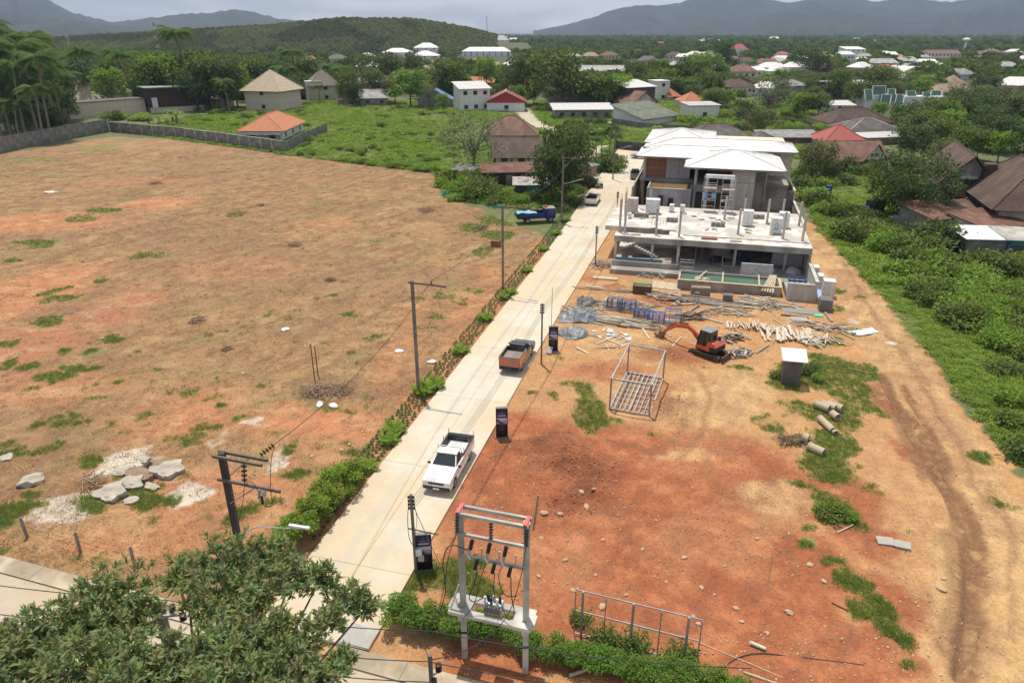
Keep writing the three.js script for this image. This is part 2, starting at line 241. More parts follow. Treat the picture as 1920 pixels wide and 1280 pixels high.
function relief(x, z) {
  const [a, d] = toAD(x, z); if (d > 200 || Math.abs(x) > 149) return -.02;
  let h = (fbm(x * .07 + 3, z * .07, 3) - .5) * .35 + (fbm(x * .55, z * .55, 3) - .5) * .10;
  h += sample('clods', x, z) * ((fbm(x * 1.3, z * 1.3, 3)) * 1.0 - .15) + sample('pale', x, z) * .10;
  { const q = sample('rutm', x, z); h += .20 * q * (1 - q) * 4 * .5 - q * q * .34; }
  const road = 1 - sstep(4.2, 7.5, Math.abs(a + 15.4)); h *= 1 - road; h -= .02;
  const s2 = (z + 30.4) - (x + 27.6) * .309; h *= 1 - sstep(-3.2, -.6, s2); if (s2 > -1) h = Math.min(h, -.03);
  if (a > -11 && a < 14 && d > 78) h *= .2;
  return h;
}
function soil(x, z, out) {
  const wx = x + (fbm(x * .35 + 5, z * .35, 3) - .5) * 2.6 + (vn(x * 2.1, z * 2.1) - .5) * .5, wz = z + (fbm(x * .35 + 50, z * .35 + 9, 3) - .5) * 2.6 + (vn(x * 2.1 + 9, z * 2.1) - .5) * .5;
  const n1 = fbm(x * .12 + 7, z * .12, 4), n2 = fbm(x * 1.1, z * 1.1, 4), n3 = vn(x * 7, z * 7) * .6 + vn(x * 14, z * 14) * .4, n4 = fbm(x * .5 + 31, z * .9, 3);
  const st = fbm(x * .9 + z * .5, z * .35 - x * .16, 3);
  // base: weeds and earth
  let r = .105 + .05 * n1, g = .125 + .04 * n1, b = .045 + .02 * n1;
  const mix = (t, R, Gn, B) => { r += (R - r) * t; g += (Gn - g) * t; b += (B - b) * t; };
  const f = sstep(.35, .65, sample('field', wx, wz) + (n2 - .5) * .3);
  if (f > 0) {
    mix(f, .335 + .13 * (n1 - .5), .193 + .08 * (n1 - .5), .086 + .04 * (n1 - .5));
    mix(f * sstep(.45, .72, n4) * .7, .41, .265, .125); mix(f * sstep(.46, .70, st) * .6, .205, .108, .056); mix(f * sstep(.5, .72, n2) * .4, .22, .135, .078); mix(f * sstep(.52, .66, fbm(x * .05 + 11, z * .05 + 3, 3)) * .35, .25, .135, .08);
    mix(f * sstep(.58, .8, fbm(x * .3 + 80, z * .3, 4)) * .5, .20, .19, .075);
    const red = sample('fred', wx, wz); mix(f * red * sstep(.34, .62, n2 * .5 + n4 * .5 + red * .18) * .85, .45, .18, .08); mix(f * red * sstep(.55, .7, n4) * .6, .50, .30, .155);
  }
  const s = sstep(.35, .65, sample('site', wx, wz) + (n2 - .5) * .3);
  if (s > 0) {
    mix(s, .46 + .06 * (n1 - .5), .245 + .05 * (n1 - .5), .105);
    const red = sample('red', wx, wz); mix(s * sstep(.15, .75, red + (n4 - .5) * .5), .335, .108, .041); mix(s * red * sstep(.52, .72, n2) * .5, .43, .168, .075); mix(s * red * sstep(.5, .68, st) * .5, .235, .082, .040); mix(s * red * sstep(.56, .7, fbm(x * .16 + 60, z * .16, 4)) * .5, .45, .205, .095); mix(s * sstep(.5, .8, n4) * .35 * (1 - red), .54, .34, .18);
    const tn = sample('tan', wx, wz); mix(s * sstep(.2, .8, tn + (n2 - .5) * .6), .50 + .12 * (n4 - .5), .31 + .10 * (n4 - .5), .14 + .06 * (n4 - .5)); mix(s * tn * sstep(.46, .68, st) * .6, .36, .20, .10); mix(s * tn * sstep(.54, .7, fbm(x * .25 + 40, z * .25, 4)) * .6, .34, .17, .085);
    mix(s * .92 * sample('rutm', wx * .35 + x * .65, wz * .35 + z * .65) * sstep(.15, .42, n2), .19, .092, .045);
    mix(s * sample('clods', wx, wz) * sstep(.2, .45, n2) * .92, .185, .058, .026);
  }
  mix(sample('dark', wx, wz) * sstep(.3, .65, n2) * .6, .19, .10, .068);
  mix(clamp(sample('track', wx, wz) * 1.3) * .9, .52, .46, .36); mix(sample('redge', wx, wz) * .8, .36, .24, .12);
  mix(sstep(.25, .75, sample('pale', wx, wz) + (n2 - .5) * .5) * .9, .55 + .1 * (n2 - .5), .49 + .1 * (n2 - .5), .41 + .1 * (n2 - .5));
  const wild = f > 0 ? f * sstep(.55, .72, fbm(x * .42 + 71, z * .6 + 13, 4)) * .42 : 0, gr = Math.max(sample('grass', wx, wz), sample('sgrass', wx, wz), wild); const gt = sstep(.34, .98, gr + (n2 - .5) * 1.0 + (n3 - .5) * .4);
  mix(gt * .7, .135 + .05 * n2, .165 + .05 * n2, .05);
  const n5 = HASH[(x * 23.7 & 255) + ((z * 23.7 & 255) << 8)]; const n6 = vn(x * 31, z * 31) - .5; const k = .68 + .40 * n2 + .38 * (n3 - .5) + .16 * (n5 - .5) + .26 * n6; out[0] = r * k; out[1] = g * k; out[2] = b * k; return gt;
}
const sr = x => x <= .0031308 ? x * 12.92 : 1.055 * Math.pow(x, 1 / 2.4) - .055;
const SRL = new Uint8Array(4097); for (let i = 0; i <= 4096; i++) SRL[i] = Math.round(sr(i / 4096) * 255);
function groundPatch(name, x0, x1, z0, z1, W, Hh, cell) {
  const d = new Uint8Array(W * Hh * 4), c = [0, 0, 0];
  for (let j = 0; j < Hh; j++) for (let i = 0; i < W; i++) { soil(lerp(x0, x1, (i + .5) / W), lerp(z1, z0, (j + .5) / Hh), c); const o = (j * W + i) * 4; d[o] = SRL[clamp(c[0]) * 4096 | 0]; d[o + 1] = SRL[clamp(c[1]) * 4096 | 0]; d[o + 2] = SRL[clamp(c[2]) * 4096 | 0]; d[o + 3] = 255; }
  const t = new THREE.DataTexture(d, W, Hh); t.colorSpace = THREE.SRGBColorSpace; t.magFilter = THREE.LinearFilter; t.minFilter = THREE.LinearMipmapLinearFilter; t.needsUpdate = true;
  const nx = Math.round((x1 - x0) / cell), nz = Math.round((z1 - z0) / cell), g = new THREE.PlaneGeometry(x1 - x0, z1 - z0, nx, nz); g.rotateX(-Math.PI / 2); g.translate((x0 + x1) / 2, 0, (z0 + z1) / 2);
  const p = g.attributes.position; for (let i = 0; i < p.count; i++) p.setY(i, relief(p.getX(i), p.getZ(i))); g.computeVertexNormals();
  const uv1 = new Float32Array(p.count * 2); for (let i = 0; i < p.count; i++) { uv1[i * 2] = p.getX(i); uv1[i * 2 + 1] = p.getZ(i); } g.setAttribute('uv1', new THREE.BufferAttribute(uv1, 2));
  const bt = TX.clod.clone(); bt.channel = 1; bt.needsUpdate = true;
  const m = new THREE.Mesh(g, new THREE.MeshStandardMaterial({ map: t, bumpMap: bt, bumpScale: .12, roughness: .95 })); m.name = name; struct(m); addTo(scene, m); return m;
}
console.log('masks'); 
groundPatch('near_ground_left', -66, -2, -80, -14, 2048, 2048, .4);
groundPatch('near_ground_right', -2, 66, -80, -14, 2048, 2048, .22);
groundPatch('middle_ground', -150, 110, -320, -80, 2048, 1890, 1.0);
{ // the wide plain out to the horizon, with a hole where the surveyed ground lies
  const s = new THREE.Shape([[-9000, -3000], [9000, -3000], [9000, 9000], [-9000, 9000]].map(p => new THREE.Vector2(...p)));
  s.holes.push(new THREE.Path([[-150, 80], [-66, 80], [-66, 14], [66, 14], [66, 80], [110, 80], [110, 320], [-150, 320]].map(p => new THREE.Vector2(...p))));
  const g = new THREE.ShapeGeometry(s); g.rotateX(-Math.PI / 2); const t = TX.stain.clone(); t.repeat.set(1 / 60, 1 / 60); t.needsUpdate = true; g.translate(0, -.02, 0);
  const m = new THREE.Mesh(g, new THREE.MeshStandardMaterial({ map: t, roughness: 1 })); m.material.color.setRGB(.085, .10, .045); m.name = 'plain'; struct(m); addTo(scene, m);
}
console.log('terrain');
// ------------------------------------------------------------ roads
const roadL = d => d < 90 ? -18.4 : lerp(-18.4, -20.3, clamp((d - 90) / 80)), roadR = d => d < 60 ? -12.55 : d < 120 ? lerp(-12.55, -11.6, (d - 60) / 60) : lerp(-11.6, -13.2, clamp((d - 120) / 50));
function roadTex(W, Hh, fn) { const d = new Uint8Array(W * Hh * 4); for (let j = 0; j < Hh; j++) for (let i = 0; i < W; i++) { const c = fn(i / W, j / Hh), o = (j * W + i) * 4; for (let q = 0; q < 3; q++) d[o + q] = SRL[clamp(c[q]) * 4096 | 0]; d[o + 3] = 255; } const t = new THREE.DataTexture(d, W, Hh); t.colorSpace = THREE.SRGBColorSpace; t.magFilter = THREE.LinearFilter; t.minFilter = THREE.LinearMipmapLinearFilter; t.wrapS = t.wrapT = THREE.RepeatWrapping; t.needsUpdate = true; return t; }
// dusty concrete: uv in metres, 12 m x 48 m sheet
const concTex = roadTex(512, 2048, (u, v) => {
  const x = u * 12, y = v * 48, a = tfbm(u, v, 3, 5, 1, 4), b = tfbm(u, v, 24, 3, 1, 4), e = Math.abs(x - 6);
  const dust = sstep(.42, .68, a + sstep(1.5, 3.2, e) * .13), track = (1 - sstep(.12, .6, Math.abs(e - .95))) * .5 * sstep(.3, .6, tfbm(u, v, 2, 4, 2, 6));
  let c = [.53, .478, .395]; c = c.map((q, i) => lerp(q, [.52, .405, .265][i], dust * .7)); c = c.map((q, i) => lerp(q, [.45, .415, .355][i], track)); const k = .93 + .14 * b; return c.map(q => q * k);
});
const mRoad = new THREE.MeshStandardMaterial({ map: concTex, roughness: .9, bumpMap: TX.bump, bumpScale: .002 });
const mJoint = M('joint_filler', [.20, .175, .145], .95);
{
  const road = new THREE.Group(); road.name = 'concrete_road'; struct(road); scene.add(road);
  // slabs cast in two lanes of 9 m bays with a joint between
  let d0 = 21.55, k = 0; const bays = []; while (d0 < 176) { const L = d0 < 22 ? 5 : 9.6; bays.push([d0, d0 + L]); d0 += L; }
  for (const [s, e] of bays) for (const lane of [0, 1]) {
    const f = (d, t) => lerp(roadL(d), roadR(d), t), g = .012, t0 = lane ? .5 : 0, t1 = lane ? 1 : .5, top = .12 + (k++ % 3) * .0015, n = 2, sh = mb();
    const P = (d, t, y, in_) => AD(f(d, t) + in_, d, y);
    const a0 = lane ? g : 0, a1 = lane ? 0 : -g;
    const A = P(s + g, t0, top, a0), B = P(s + g, t1, top, a1), C = P(e - g, t1, top, a1), D = P(e - g, t0, top, a0), lo = v => V(v.x, -.25, v.z);
    sh.quad(A, B, C, D); sh.quad(lo(A), lo(B), B, A); sh.quad(lo(B), lo(C), C, B); sh.quad(lo(C), lo(D), D, C); sh.quad(lo(D), lo(A), A, D);
    const m = sh.mesh('slab', mRoad, road), p = m.geometry.attributes.position, uv = m.geometry.attributes.uv;
    for (let i = 0; i < p.count; i++) { const [a, d] = toAD(p.getX(i), p.getZ(i)); uv.setXY(i, (a + 15.5 + 6) / 12, d / 48); }
  }
  const j = mb(); for (let d = 21.7; d < 175; d += 6) { const e = Math.min(175, d + 6), F = (d, o, y) => AD(lerp(roadL(d), roadR(d), .5) + o, d, y); j.quad(F(d, -.05, .108), F(d, .05, .108), F(e, .05, .108), F(e, -.05, .108)); }
  for (const [s] of bays) j.quad(AD(roadL(s) + .1, s - .05, .107), AD(roadR(s) - .1, s - .05, .107), AD(roadR(s) - .1, s + .05, .107), AD(roadL(s) + .1, s + .05, .107)); j.mesh('joint', mJoint, road);
}
// the older lane along the bottom, its gutter and apron
const K0 = V(-27.6, 0, -30.4), KD = V(26.2, 0, 8.1).normalize(), KN = V(-KD.z, 0, KD.x);   // kerb line and its near side
const KP = (s, n, y = 0) => K0.clone().addScaledVector(KD, s).addScaledVector(KN, n).setY(y);
const laneTex = roadTex(512, 1024, (u, v) => { const a = tfbm(u, v, 3, 5, 1, 2), b = tfbm(u, v, 30, 3, 1, 2), c = [.43, .355, .27], k = .84 + .2 * a + .1 * b; return c.map((q, i) => lerp(q, [.40, .29, .18][i], sstep(.5, .75, a) * .6) * k); });
{
  const road = new THREE.Group(); road.name = 'old_lane'; struct(road); scene.add(road);
  const mLane = new THREE.MeshStandardMaterial({ map: laneTex, roughness: .92, bumpMap: TX.bump, bumpScale: .003 });
  const uvM = m => { const p = m.geometry.attributes.position, uv = m.geometry.attributes.uv; for (let i = 0; i < p.count; i++) uv.setXY(i, p.getX(i) / 9, p.getZ(i) / 18); };
  for (let s = -30; s < 60; s += 6) for (const n of [1.0, 4.0]) { const b = mb(), y = .03 + rnd() * .003; b.quad(KP(s + .01, n + .01, y), KP(s + 5.99, n + .01, y), KP(s + 5.99, n + 2.99, y), KP(s + .01, n + 2.99, y)); uvM(b.mesh('slab', mLane, road)); }
  const un = mb(); un.quad(KP(-30, .9, .015), KP(60, .9, .015), KP(60, 7.2, .015), KP(-30, 7.2, .015)); un.mesh('bedding', mJoint, road);
  for (let s = -30; s < 60; s += 3) { if (s > 12 && s < 20) continue; const b = mb(), p = KP(s + 1.5, .45, .03); b.box(2.98, .10, 1.0, p.x, p.y, p.z, Math.atan2(-KD.z, KD.x)); b.mesh('kerb_stone', M('gutter', [.52, .43, .31], .9, { map: TX.stain }), road); }
  const dc = mb(), q = KP(21.2, -.75, .09); dc.box(1.5, .03, 1.2, q.x, .14, q.z, Math.atan2(-KD.z, KD.x)); dc.mesh('drain_cover', mConcPale, road);
}
console.log('roads');
// ------------------------------------------------------------ foliage
function leafMat(key, rgb, rough = .8) { return M(key, rgb.map(c => c * 1.75), rough, { phys: true, specularIntensity: .25, vertexColors: true, side: THREE.DoubleSide, transmission: .45, thickness: 0 }); }
class Leaves {                           // folded leaf-shaped faces with their own tint
  constructor() { this.p = []; this.n = []; this.c = []; }
  leaf(pos, dir, side, len, wid, tint, fold = .25) {
    const nx = dir.y * side.z - dir.z * side.y, ny = dir.z * side.x - dir.x * side.z, nz = dir.x * side.y - dir.y * side.x, up = wid * fold;
    const bx = pos.x, by = pos.y, bz = pos.z, mx = bx + dir.x * len * .45 - nx * up, my = by + dir.y * len * .45 - ny * up, mz = bz + dir.z * len * .45 - nz * up;
    const ex = bx + dir.x * len, ey = by + dir.y * len - len * .08, ez = bz + dir.z * len;
    const l = [mx + side.x * wid + nx * up * 2, my + side.y * wid + ny * up * 2, mz + side.z * wid + nz * up * 2], r = [mx - side.x * wid + nx * up * 2, my - side.y * wid + ny * up * 2, mz - side.z * wid + nz * up * 2];
    this.tri([bx, by, bz], [ex, ey, ez], l, tint); this.tri([bx, by, bz], r, [ex, ey, ez], tint);
  }
  tri(a, b, c, t) {
    const ux = b[0] - a[0], uy = b[1] - a[1], uz = b[2] - a[2], vx = c[0] - a[0], vy = c[1] - a[1], vz = c[2] - a[2]; let x = uy * vz - uz * vy, y = uz * vx - ux * vz, z = ux * vy - uy * vx; const L = Math.hypot(x, y, z) || 1; x /= L; y /= L; z /= L;
    this.p.push(...a, ...b, ...c); for (let i = 0; i < 3; i++) { this.n.push(x, y, z); this.c.push(t[0], t[1], t[2]); }
  }
  geometry() { const g = new THREE.BufferGeometry(); g.setAttribute('position', new THREE.Float32BufferAttribute(this.p, 3)); g.setAttribute('normal', new THREE.Float32BufferAttribute(this.n, 3)); g.setAttribute('color', new THREE.Float32BufferAttribute(this.c, 3)); return g; }
  mesh(name, mat, parent) { const m = new THREE.Mesh(this.geometry(), mat); m.name = name; return addTo(parent, m); }
}
const rdir = () => { const z = rr(-1, 1), a = rr(0, 6.283), s = Math.sqrt(1 - z * z); return V(s * Math.cos(a), z, s * Math.sin(a)); };
const tint = (v = .22) => { const k = 1 + rr(-v, v), y = rr(-.12, .16); return [k * (1 + y), k, k * (1 - y * .8)]; };
// a spray of leaves through an uneven clump
function spray(L, c, R, n, len, wid, flat = .75, t0 = 1) {
  const clumpTint = [rr(.85, 1.15) * t0, rr(.88, 1.14) * t0, rr(.85, 1.1) * t0];
  for (let i = 0; i < n; i++) {
    const o = rdir(), q = R * Math.pow(rnd(), .42); const p = V(c.x + o.x * q, c.y + o.y * q * flat, c.z + o.z * q);
    const d = o.clone().multiplyScalar(.8).add(rdir().multiplyScalar(.8)); d.y -= .15; d.normalize(); const s = rnd() < .7 ? V(-d.z + rr(-.35, .35), rr(-.35, .35), d.x + rr(-.35, .35)).normalize() : rdir().cross(d).normalize(), t = tint();
    const k = rr(.6, 1.3); L.leaf(p, d, s, len * k, wid * k, [t[0] * clumpTint[0], t[1] * clumpTint[1], t[2] * clumpTint[2]]);
  }
}
function treeProto(name, o, label, category, group) {     // o: h, spread, clumps, leaves, len, wid, trunk radius, crown base, shape
  const t = thing(name, label, category, [0, 0, 0], 0, group), tr = mb(), L = new Leaves(), top = V(rr(-.04, .04) * o.h, o.h * (o.fork ?? .42), rr(-.04, .04) * o.h);
  tr.bar(V(0, -.3, 0), top, o.r, o.r * .6, 7);
  for (let i = 0; i < o.clumps; i++) {
    const f = (i + .5) / o.clumps, a = i * 2.39996 + rr(-.4, .4), yy = lerp(o.base ?? .35, .93, Math.pow(f, o.lift ?? .8)), prof = o.shape === 'cone' ? 1.05 - yy : o.shape === 'flat' ? Math.sqrt(Math.max(.05, 1 - Math.pow((yy - .7) / .5, 2))) : Math.sqrt(Math.max(.06, 1 - Math.pow((yy - .6) / .48, 2)));
    const rad = o.spread * prof * (rnd() < .65 ? rr(.62, 1.0) : rr(.1, .6)), c = V(Math.cos(a) * rad, yy * o.h, Math.sin(a) * rad), R = o.clump * rr(.65, 1.25);
    if (i % (o.limbEvery ?? 3) === 0) tr.bar(top.clone().multiplyScalar(rr(.75, 1)), c.clone().lerp(top, .15), o.r * .32, o.r * .08, 5);
    spray(L, c, R, Math.round(o.leaves / o.clumps), o.len, o.wid, .72);
  }
  tr.mesh('trunk', o.bark || M('bark', [.13, .10, .075], .95), t); L.mesh('crown', o.mat, t); return t;
}
const fMid = leafMat('leaf_mid', [.085, .118, .027]), fDark = leafMat('leaf_dark', [.05, .076, .021]), fYel = leafMat('leaf_yellow_green', [.13, .17, .035]), fGrey = leafMat('leaf_grey_green', [.095, .115, .065]), fPalm = leafMat('leaf_palm', [.058, .10, .022], .9), fOlive = leafMat('leaf_olive', [.085, .095, .035]), fBright = leafMat('leaf_bright', [.115, .185, .024]), fWeed = leafMat('leaf_weed', [.135, .20, .03]), fRubber = leafMat('leaf_rubber', [.118, .132, .052]), fThatch = leafMat('straw', [.30, .22, .12], .95);
const store = new THREE.Group();                          // patterns wait here, out of the scene, until copied
function pattern(fn) { const t = fn(); scene.remove(t); delete taken[t.name]; return t; }
const TREES = {
  round: pattern(() => treeProto('broadleaf_tree', { h: 8, spread: 4, clumps: 42, leaves: 2600, len: .55, wid: .17, clump: 1.25, r: .22, mat: fMid }, 'x', 'tree')),
  dark: pattern(() => treeProto('dark_broadleaf_tree', { h: 10, spread: 5, clumps: 60, leaves: 3600, len: .55, wid: .18, clump: 1.35, r: .3, mat: fDark, base: .22 }, 'x', 'tree')),
  light: pattern(() => treeProto('light_green_tree', { h: 8, spread: 3.6, clumps: 36, leaves: 2000, len: .6, wid: .18, clump: 1.2, r: .18, mat: fBright }, 'x', 'tree')),
  tall: pattern(() => treeProto('tall_tree', { h: 14, spread: 4, clumps: 50, leaves: 2800, len: .6, wid: .18, clump: 1.4, r: .25, mat: fMid, base: .3, fork: .6 }, 'x', 'tree')),
  olive: pattern(() => treeProto('olive_green_tree', { h: 9, spread: 4.6, clumps: 40, leaves: 2400, len: .55, wid: .16, clump: 1.35, r: .24, mat: fOlive }, 'x', 'tree')),
  flat: pattern(() => treeProto('rain_tree', { h: 11, spread: 9, clumps: 70, leaves: 4200, len: .6, wid: .2, clump: 1.6, r: .4, mat: fDark, base: .55, shape: 'flat', fork: .45 }, 'x', 'tree')),
  grey: pattern(() => treeProto('wispy_tree', { h: 9, spread: 3.2, clumps: 44, leaves: 1900, len: .4, wid: .08, clump: 1.0, r: .14, mat: fGrey, base: .25, limbEvery: 1 }, 'x', 'tree')),
};
const bushProto = (name, o, mat) => pattern(() => { const t = thing(name, 'x', 'bush'), L = new Leaves(), s = mb(); for (let i = 0; i < o.clumps; i++) { const a = rr(0, 6.28), q = o.R * Math.sqrt(rnd()) * .8, c = V(Math.cos(a) * q, rr(.25, .8) * o.h * (1 - .45 * q / o.R), Math.sin(a) * q); spray(L, c, o.clump * rr(.7, 1.2), Math.round(o.leaves / o.clumps), o.len, o.wid, .8); if (i % 3 === 0) s.bar(V(c.x * .15, -.1, c.z * .15), c, .03, .012, 4); } s.mesh('stem', M('bark', [.13, .10, .075], .95), t); L.mesh('foliage', mat, t); return t; });
const BUSH = {
  mid: bushProto('bush', { R: 1.6, h: 2.0, clumps: 22, leaves: 900, clump: .7, len: .32, wid: .10 }, fMid),
  bright: bushProto('bright_bush', { R: 1.6, h: 1.8, clumps: 22, leaves: 900, clump: .7, len: .32, wid: .10 }, fBright),
  dark: bushProto('dark_bush', { R: 1.8, h: 2.2, clumps: 26, leaves: 1000, clump: .75, len: .34, wid: .11 }, fDark),
  weed: bushProto('weedy_bush', { R: 1.7, h: 1.5, clumps: 24, leaves: 900, clump: .65, len: .36, wid: .09 }, fWeed),
  olive: bushProto('olive_bush', { R: 1.6, h: 1.9, clumps: 22, leaves: 900, clump: .7, len: .32, wid: .09 }, fOlive),
};
function frond(L, base, az, len, rise, droop, leaflets, ll, t) {
  const N = 7, pts = []; for (let i = 0; i <= N; i++) { const s = i / N; pts.push(V(base.x + Math.cos(az) * len * s * (1 - .12 * s), base.y + len * (rise * s - droop * s * s), base.z + Math.sin(az) * len * s * (1 - .12 * s))); }
  const side = V(-Math.sin(az), 0, Math.cos(az));
  for (let i = 0; i < N; i++) { const a = pts[i], b = pts[i + 1], w = .05 * (1 - i / N) + .015; L.tri([a.x + side.x * w, a.y, a.z + side.z * w], [b.x, b.y, b.z], [a.x - side.x * w, a.y, a.z - side.z * w], [t[0] * 1.4, t[1] * 1.3, t[2]]); }
  for (let k = 1; k <= leaflets; k++) { const s = k / leaflets * .97 + .02, f = s * N, i = Math.min(N - 1, Math.floor(f)), p = pts[i].clone().lerp(pts[i + 1], f - i), fw = pts[i + 1].clone().sub(pts[i]).normalize(), q = ll * Math.sin(Math.PI * Math.min(1, .12 + s * .86)) + .15;
    for (const g of [-1, 1]) { const d = side.clone().multiplyScalar(g).addScaledVector(fw, .55); d.y -= .35 + .3 * rnd(); d.normalize(); L.leaf(p, d, fw, q, .05 + q * .05, t, .1); } }
}
const palmProto = (name, h, fr, fl) => pattern(() => { const t = thing(name, 'x', 'palm'), tr = mb(), L = new Leaves(); let p = V(0, -.3, 0); const lean = rr(-.1, .1), lz = rr(-.1, .1); for (let i = 1; i <= 6; i++) { const s = i / 6, q = V(lean * h * s * s, h * s, lz * h * s * s); tr.bar(p, q, lerp(.2, .13, (i - 1) / 6), lerp(.2, .13, s), 7); p = q; }
  for (let i = 0; i < fr; i++) { const s = i / fr, tn = tint(.2); frond(L, p, i * 2.4 + rr(-.2, .2), fl * rr(.85, 1.1), lerp(.95, .05, s), lerp(.75, .72, s) + rr(-.1, .1), 20, fl * .24, tn); } tr.mesh('trunk', M('palm_bark', [.20, .17, .14], .95), t); L.mesh('crown', fPalm, t); return t; });
const PALM = [palmProto('coconut_palm', 9, 20, 3.8), palmProto('coconut_palm', 11, 22, 4.0), palmProto('coconut_palm', 7, 20, 3.6)];
const bananaProto = pattern(() => { const t = thing('banana_plant', 'x', 'plant'), tr = mb(), L = new Leaves(); for (let k = 0; k < 3; k++) { const b = V(rr(-.5, .5), 0, rr(-.5, .5)), h = rr(1.4, 2.2); tr.bar(b, V(b.x, h, b.z), .13, .09, 6); for (let i = 0; i < 7; i++) { const a = rr(0, 6.28), tn = tint(.15), d = V(Math.cos(a), rr(.2, 1.1), Math.sin(a)).normalize(), s = V(-Math.sin(a), 0, Math.cos(a)), m = V(b.x, h, b.z).addScaledVector(d, 1.1); L.leaf(V(b.x, h, b.z), d, s, 1.3, .28, tn, .15); const d2 = d.clone(); d2.y -= .9; d2.normalize(); L.leaf(m, d2, s, 1.0, .26, tn, .15); } } tr.mesh('stem', M('banana_stem', [.20, .22, .09], .8), t); L.mesh('foliage', fBright, t); return t; });

// height of something that stands at photo spot (u, v) and reaches up to photo row vt
function reach(u, v, vt) { const p = G(u, v), dy = 640 - vt, wy = dy * CP - FOC * SP, wz = -dy * SP - FOC * CP; return CAM_H + wy * (p.z / wz); }
function far(u, v, D) { const dy = 640 - v, wy = dy * CP - FOC * SP, wz = -dy * SP - FOC * CP, t = D / -wz; return V((u - 960) * t, CAM_H + wy * t, -D); }
function plant(pat, u, v, vt, label, group, wide = 1, y0 = 0) {
  const h0 = { broadleaf_tree: 8, dark_broadleaf_tree: 10, light_green_tree: 8, tall_tree: 14, olive_green_tree: 9, rain_tree: 11, wispy_tree: 9, coconut_palm: 9.6, banana_plant: 2.9 }[pat.name] || 2.0;
  const p = G(u, v), h = Math.max(.6, reach(u, v, vt)), s = h / h0; p.y = y0; const c = copy(pat, p, rr(0, 6.28), V(s * wide, s, s * wide), label, group); return c;
}
console.log('patterns');
// ------------------------------------------------------------ mountains and the planted hill
function ridge(name, D, depth, prof, base, mat, rough) {
  const nx = 160, nz = 26, P = new Float32Array((nx + 1) * (nz + 1) * 3), idx = []; const u0 = prof[0][0], u1 = prof[prof.length - 1][0];
  const top = u => { for (let i = 0; i + 1 < prof.length; i++) if (u <= prof[i + 1][0]) { const [a, p] = prof[i], [b, q] = prof[i + 1], t = (u - a) / (b - a), s = t * t * (3 - 2 * t); return lerp(p, q, lerp(t, s, .5)); } return prof[prof.length - 1][1]; };
  for (let j = 0; j <= nz; j++) for (let i = 0; i <= nx; i++) {
    const u = lerp(u0, u1, i / nx), f = j / nz, c = far(u, top(u), D), hh = Math.max(2, c.y), fold = (fbm(i * .16 + 3, j * .13 + D, 4) - .5), spur = (fbm(i * .35 + D, j * .06, 3) - .5);
    const s = 1 - Math.abs(f - .62) / .62, k = f < .62 ? Math.pow(f / .62, .85) : 1 - Math.pow((f - .62) / .38, 1.5); const o = (j * (nx + 1) + i) * 3;
    const z = -D + (.62 - f) * depth + spur * depth * .14 * (1 - Math.abs(f - .62)); P[o] = c.x * (z / -D); P[o + 1] = Math.max(-5, hh * k + (fold * .55 + spur * .4) * hh * .75 * Math.sin(Math.PI * Math.min(1, f / .62)) * (f < .6 ? 1 : .3) + (rnd() - .5) * rough); P[o + 2] = z;
  }
  for (let j = 0; j < nz; j++) for (let i = 0; i < nx; i++) { const a = j * (nx + 1) + i, b = a + 1, c = a + nx + 1, d = c + 1; idx.push(a, b, c, b, d, c); }
  const g = new THREE.BufferGeometry(); g.setAttribute('position', new THREE.BufferAttribute(P, 3)); g.setIndex(idx); g.computeVertexNormals(); const uv = new Float32Array((nx + 1) * (nz + 1) * 2); for (let i = 0; i < uv.length / 2; i++) { uv[i * 2] = P[i * 3]; uv[i * 2 + 1] = P[i * 3 + 2]; } g.setAttribute('uv', new THREE.BufferAttribute(uv, 2));
  const m = new THREE.Mesh(g, mat); m.name = name; struct(m); return addTo(scene, m);
}
const forestTex = noiseTex(512, (u, v) => { const a = tfbm(u, v, 4, 6), b = tfbm(u, v, 40, 2); return .45 + .4 * a + .3 * b; }, 500);
const mForest = new THREE.MeshStandardMaterial({ map: forestTex, roughness: 1 }); mForest.color.setRGB(.034, .05, .034);
ridge('mountain', 4600, 2200, [[-700, 40], [-300, -40], [-80, -45], [20, -20], [90, 0], [135, 24], [210, 41], [260, 36], [330, 27], [390, 24], [440, 17], [480, 24], [530, 36], [580, 42], [650, 52], [760, 58]], 0, mForest, 10);
ridge('mountain', 3000, 1300, [[-700, 20], [-200, 10], [0, 20], [60, 31], [130, 38], [200, 47], [290, 56], [380, 60]], 0, mForest, 6);
ridge('mountain', 5200, 2200, [[1000, 58], [1045, 50], [1100, 36], [1165, 13], [1230, 9], [1270, 4], [1330, -8], [1400, -8], [1480, 4], [1540, -6], [1600, -2], [1650, 3], [1700, -6], [1780, 4], [1850, -12], [1960, -30], [2300, -40], [2700, 40]], 0, mForest, 10);
ridge('mountain', 3800, 1500, [[1180, 60], [1240, 52], [1290, 40], [1340, 31], [1390, 42], [1430, 31], [1480, 20], [1540, 15], [1600, 24], [1660, 30], [1720, 34], [1790, 22], [1860, 12], [1950, -6], [2200, -20], [2600, 50]], 0, mForest, 7);
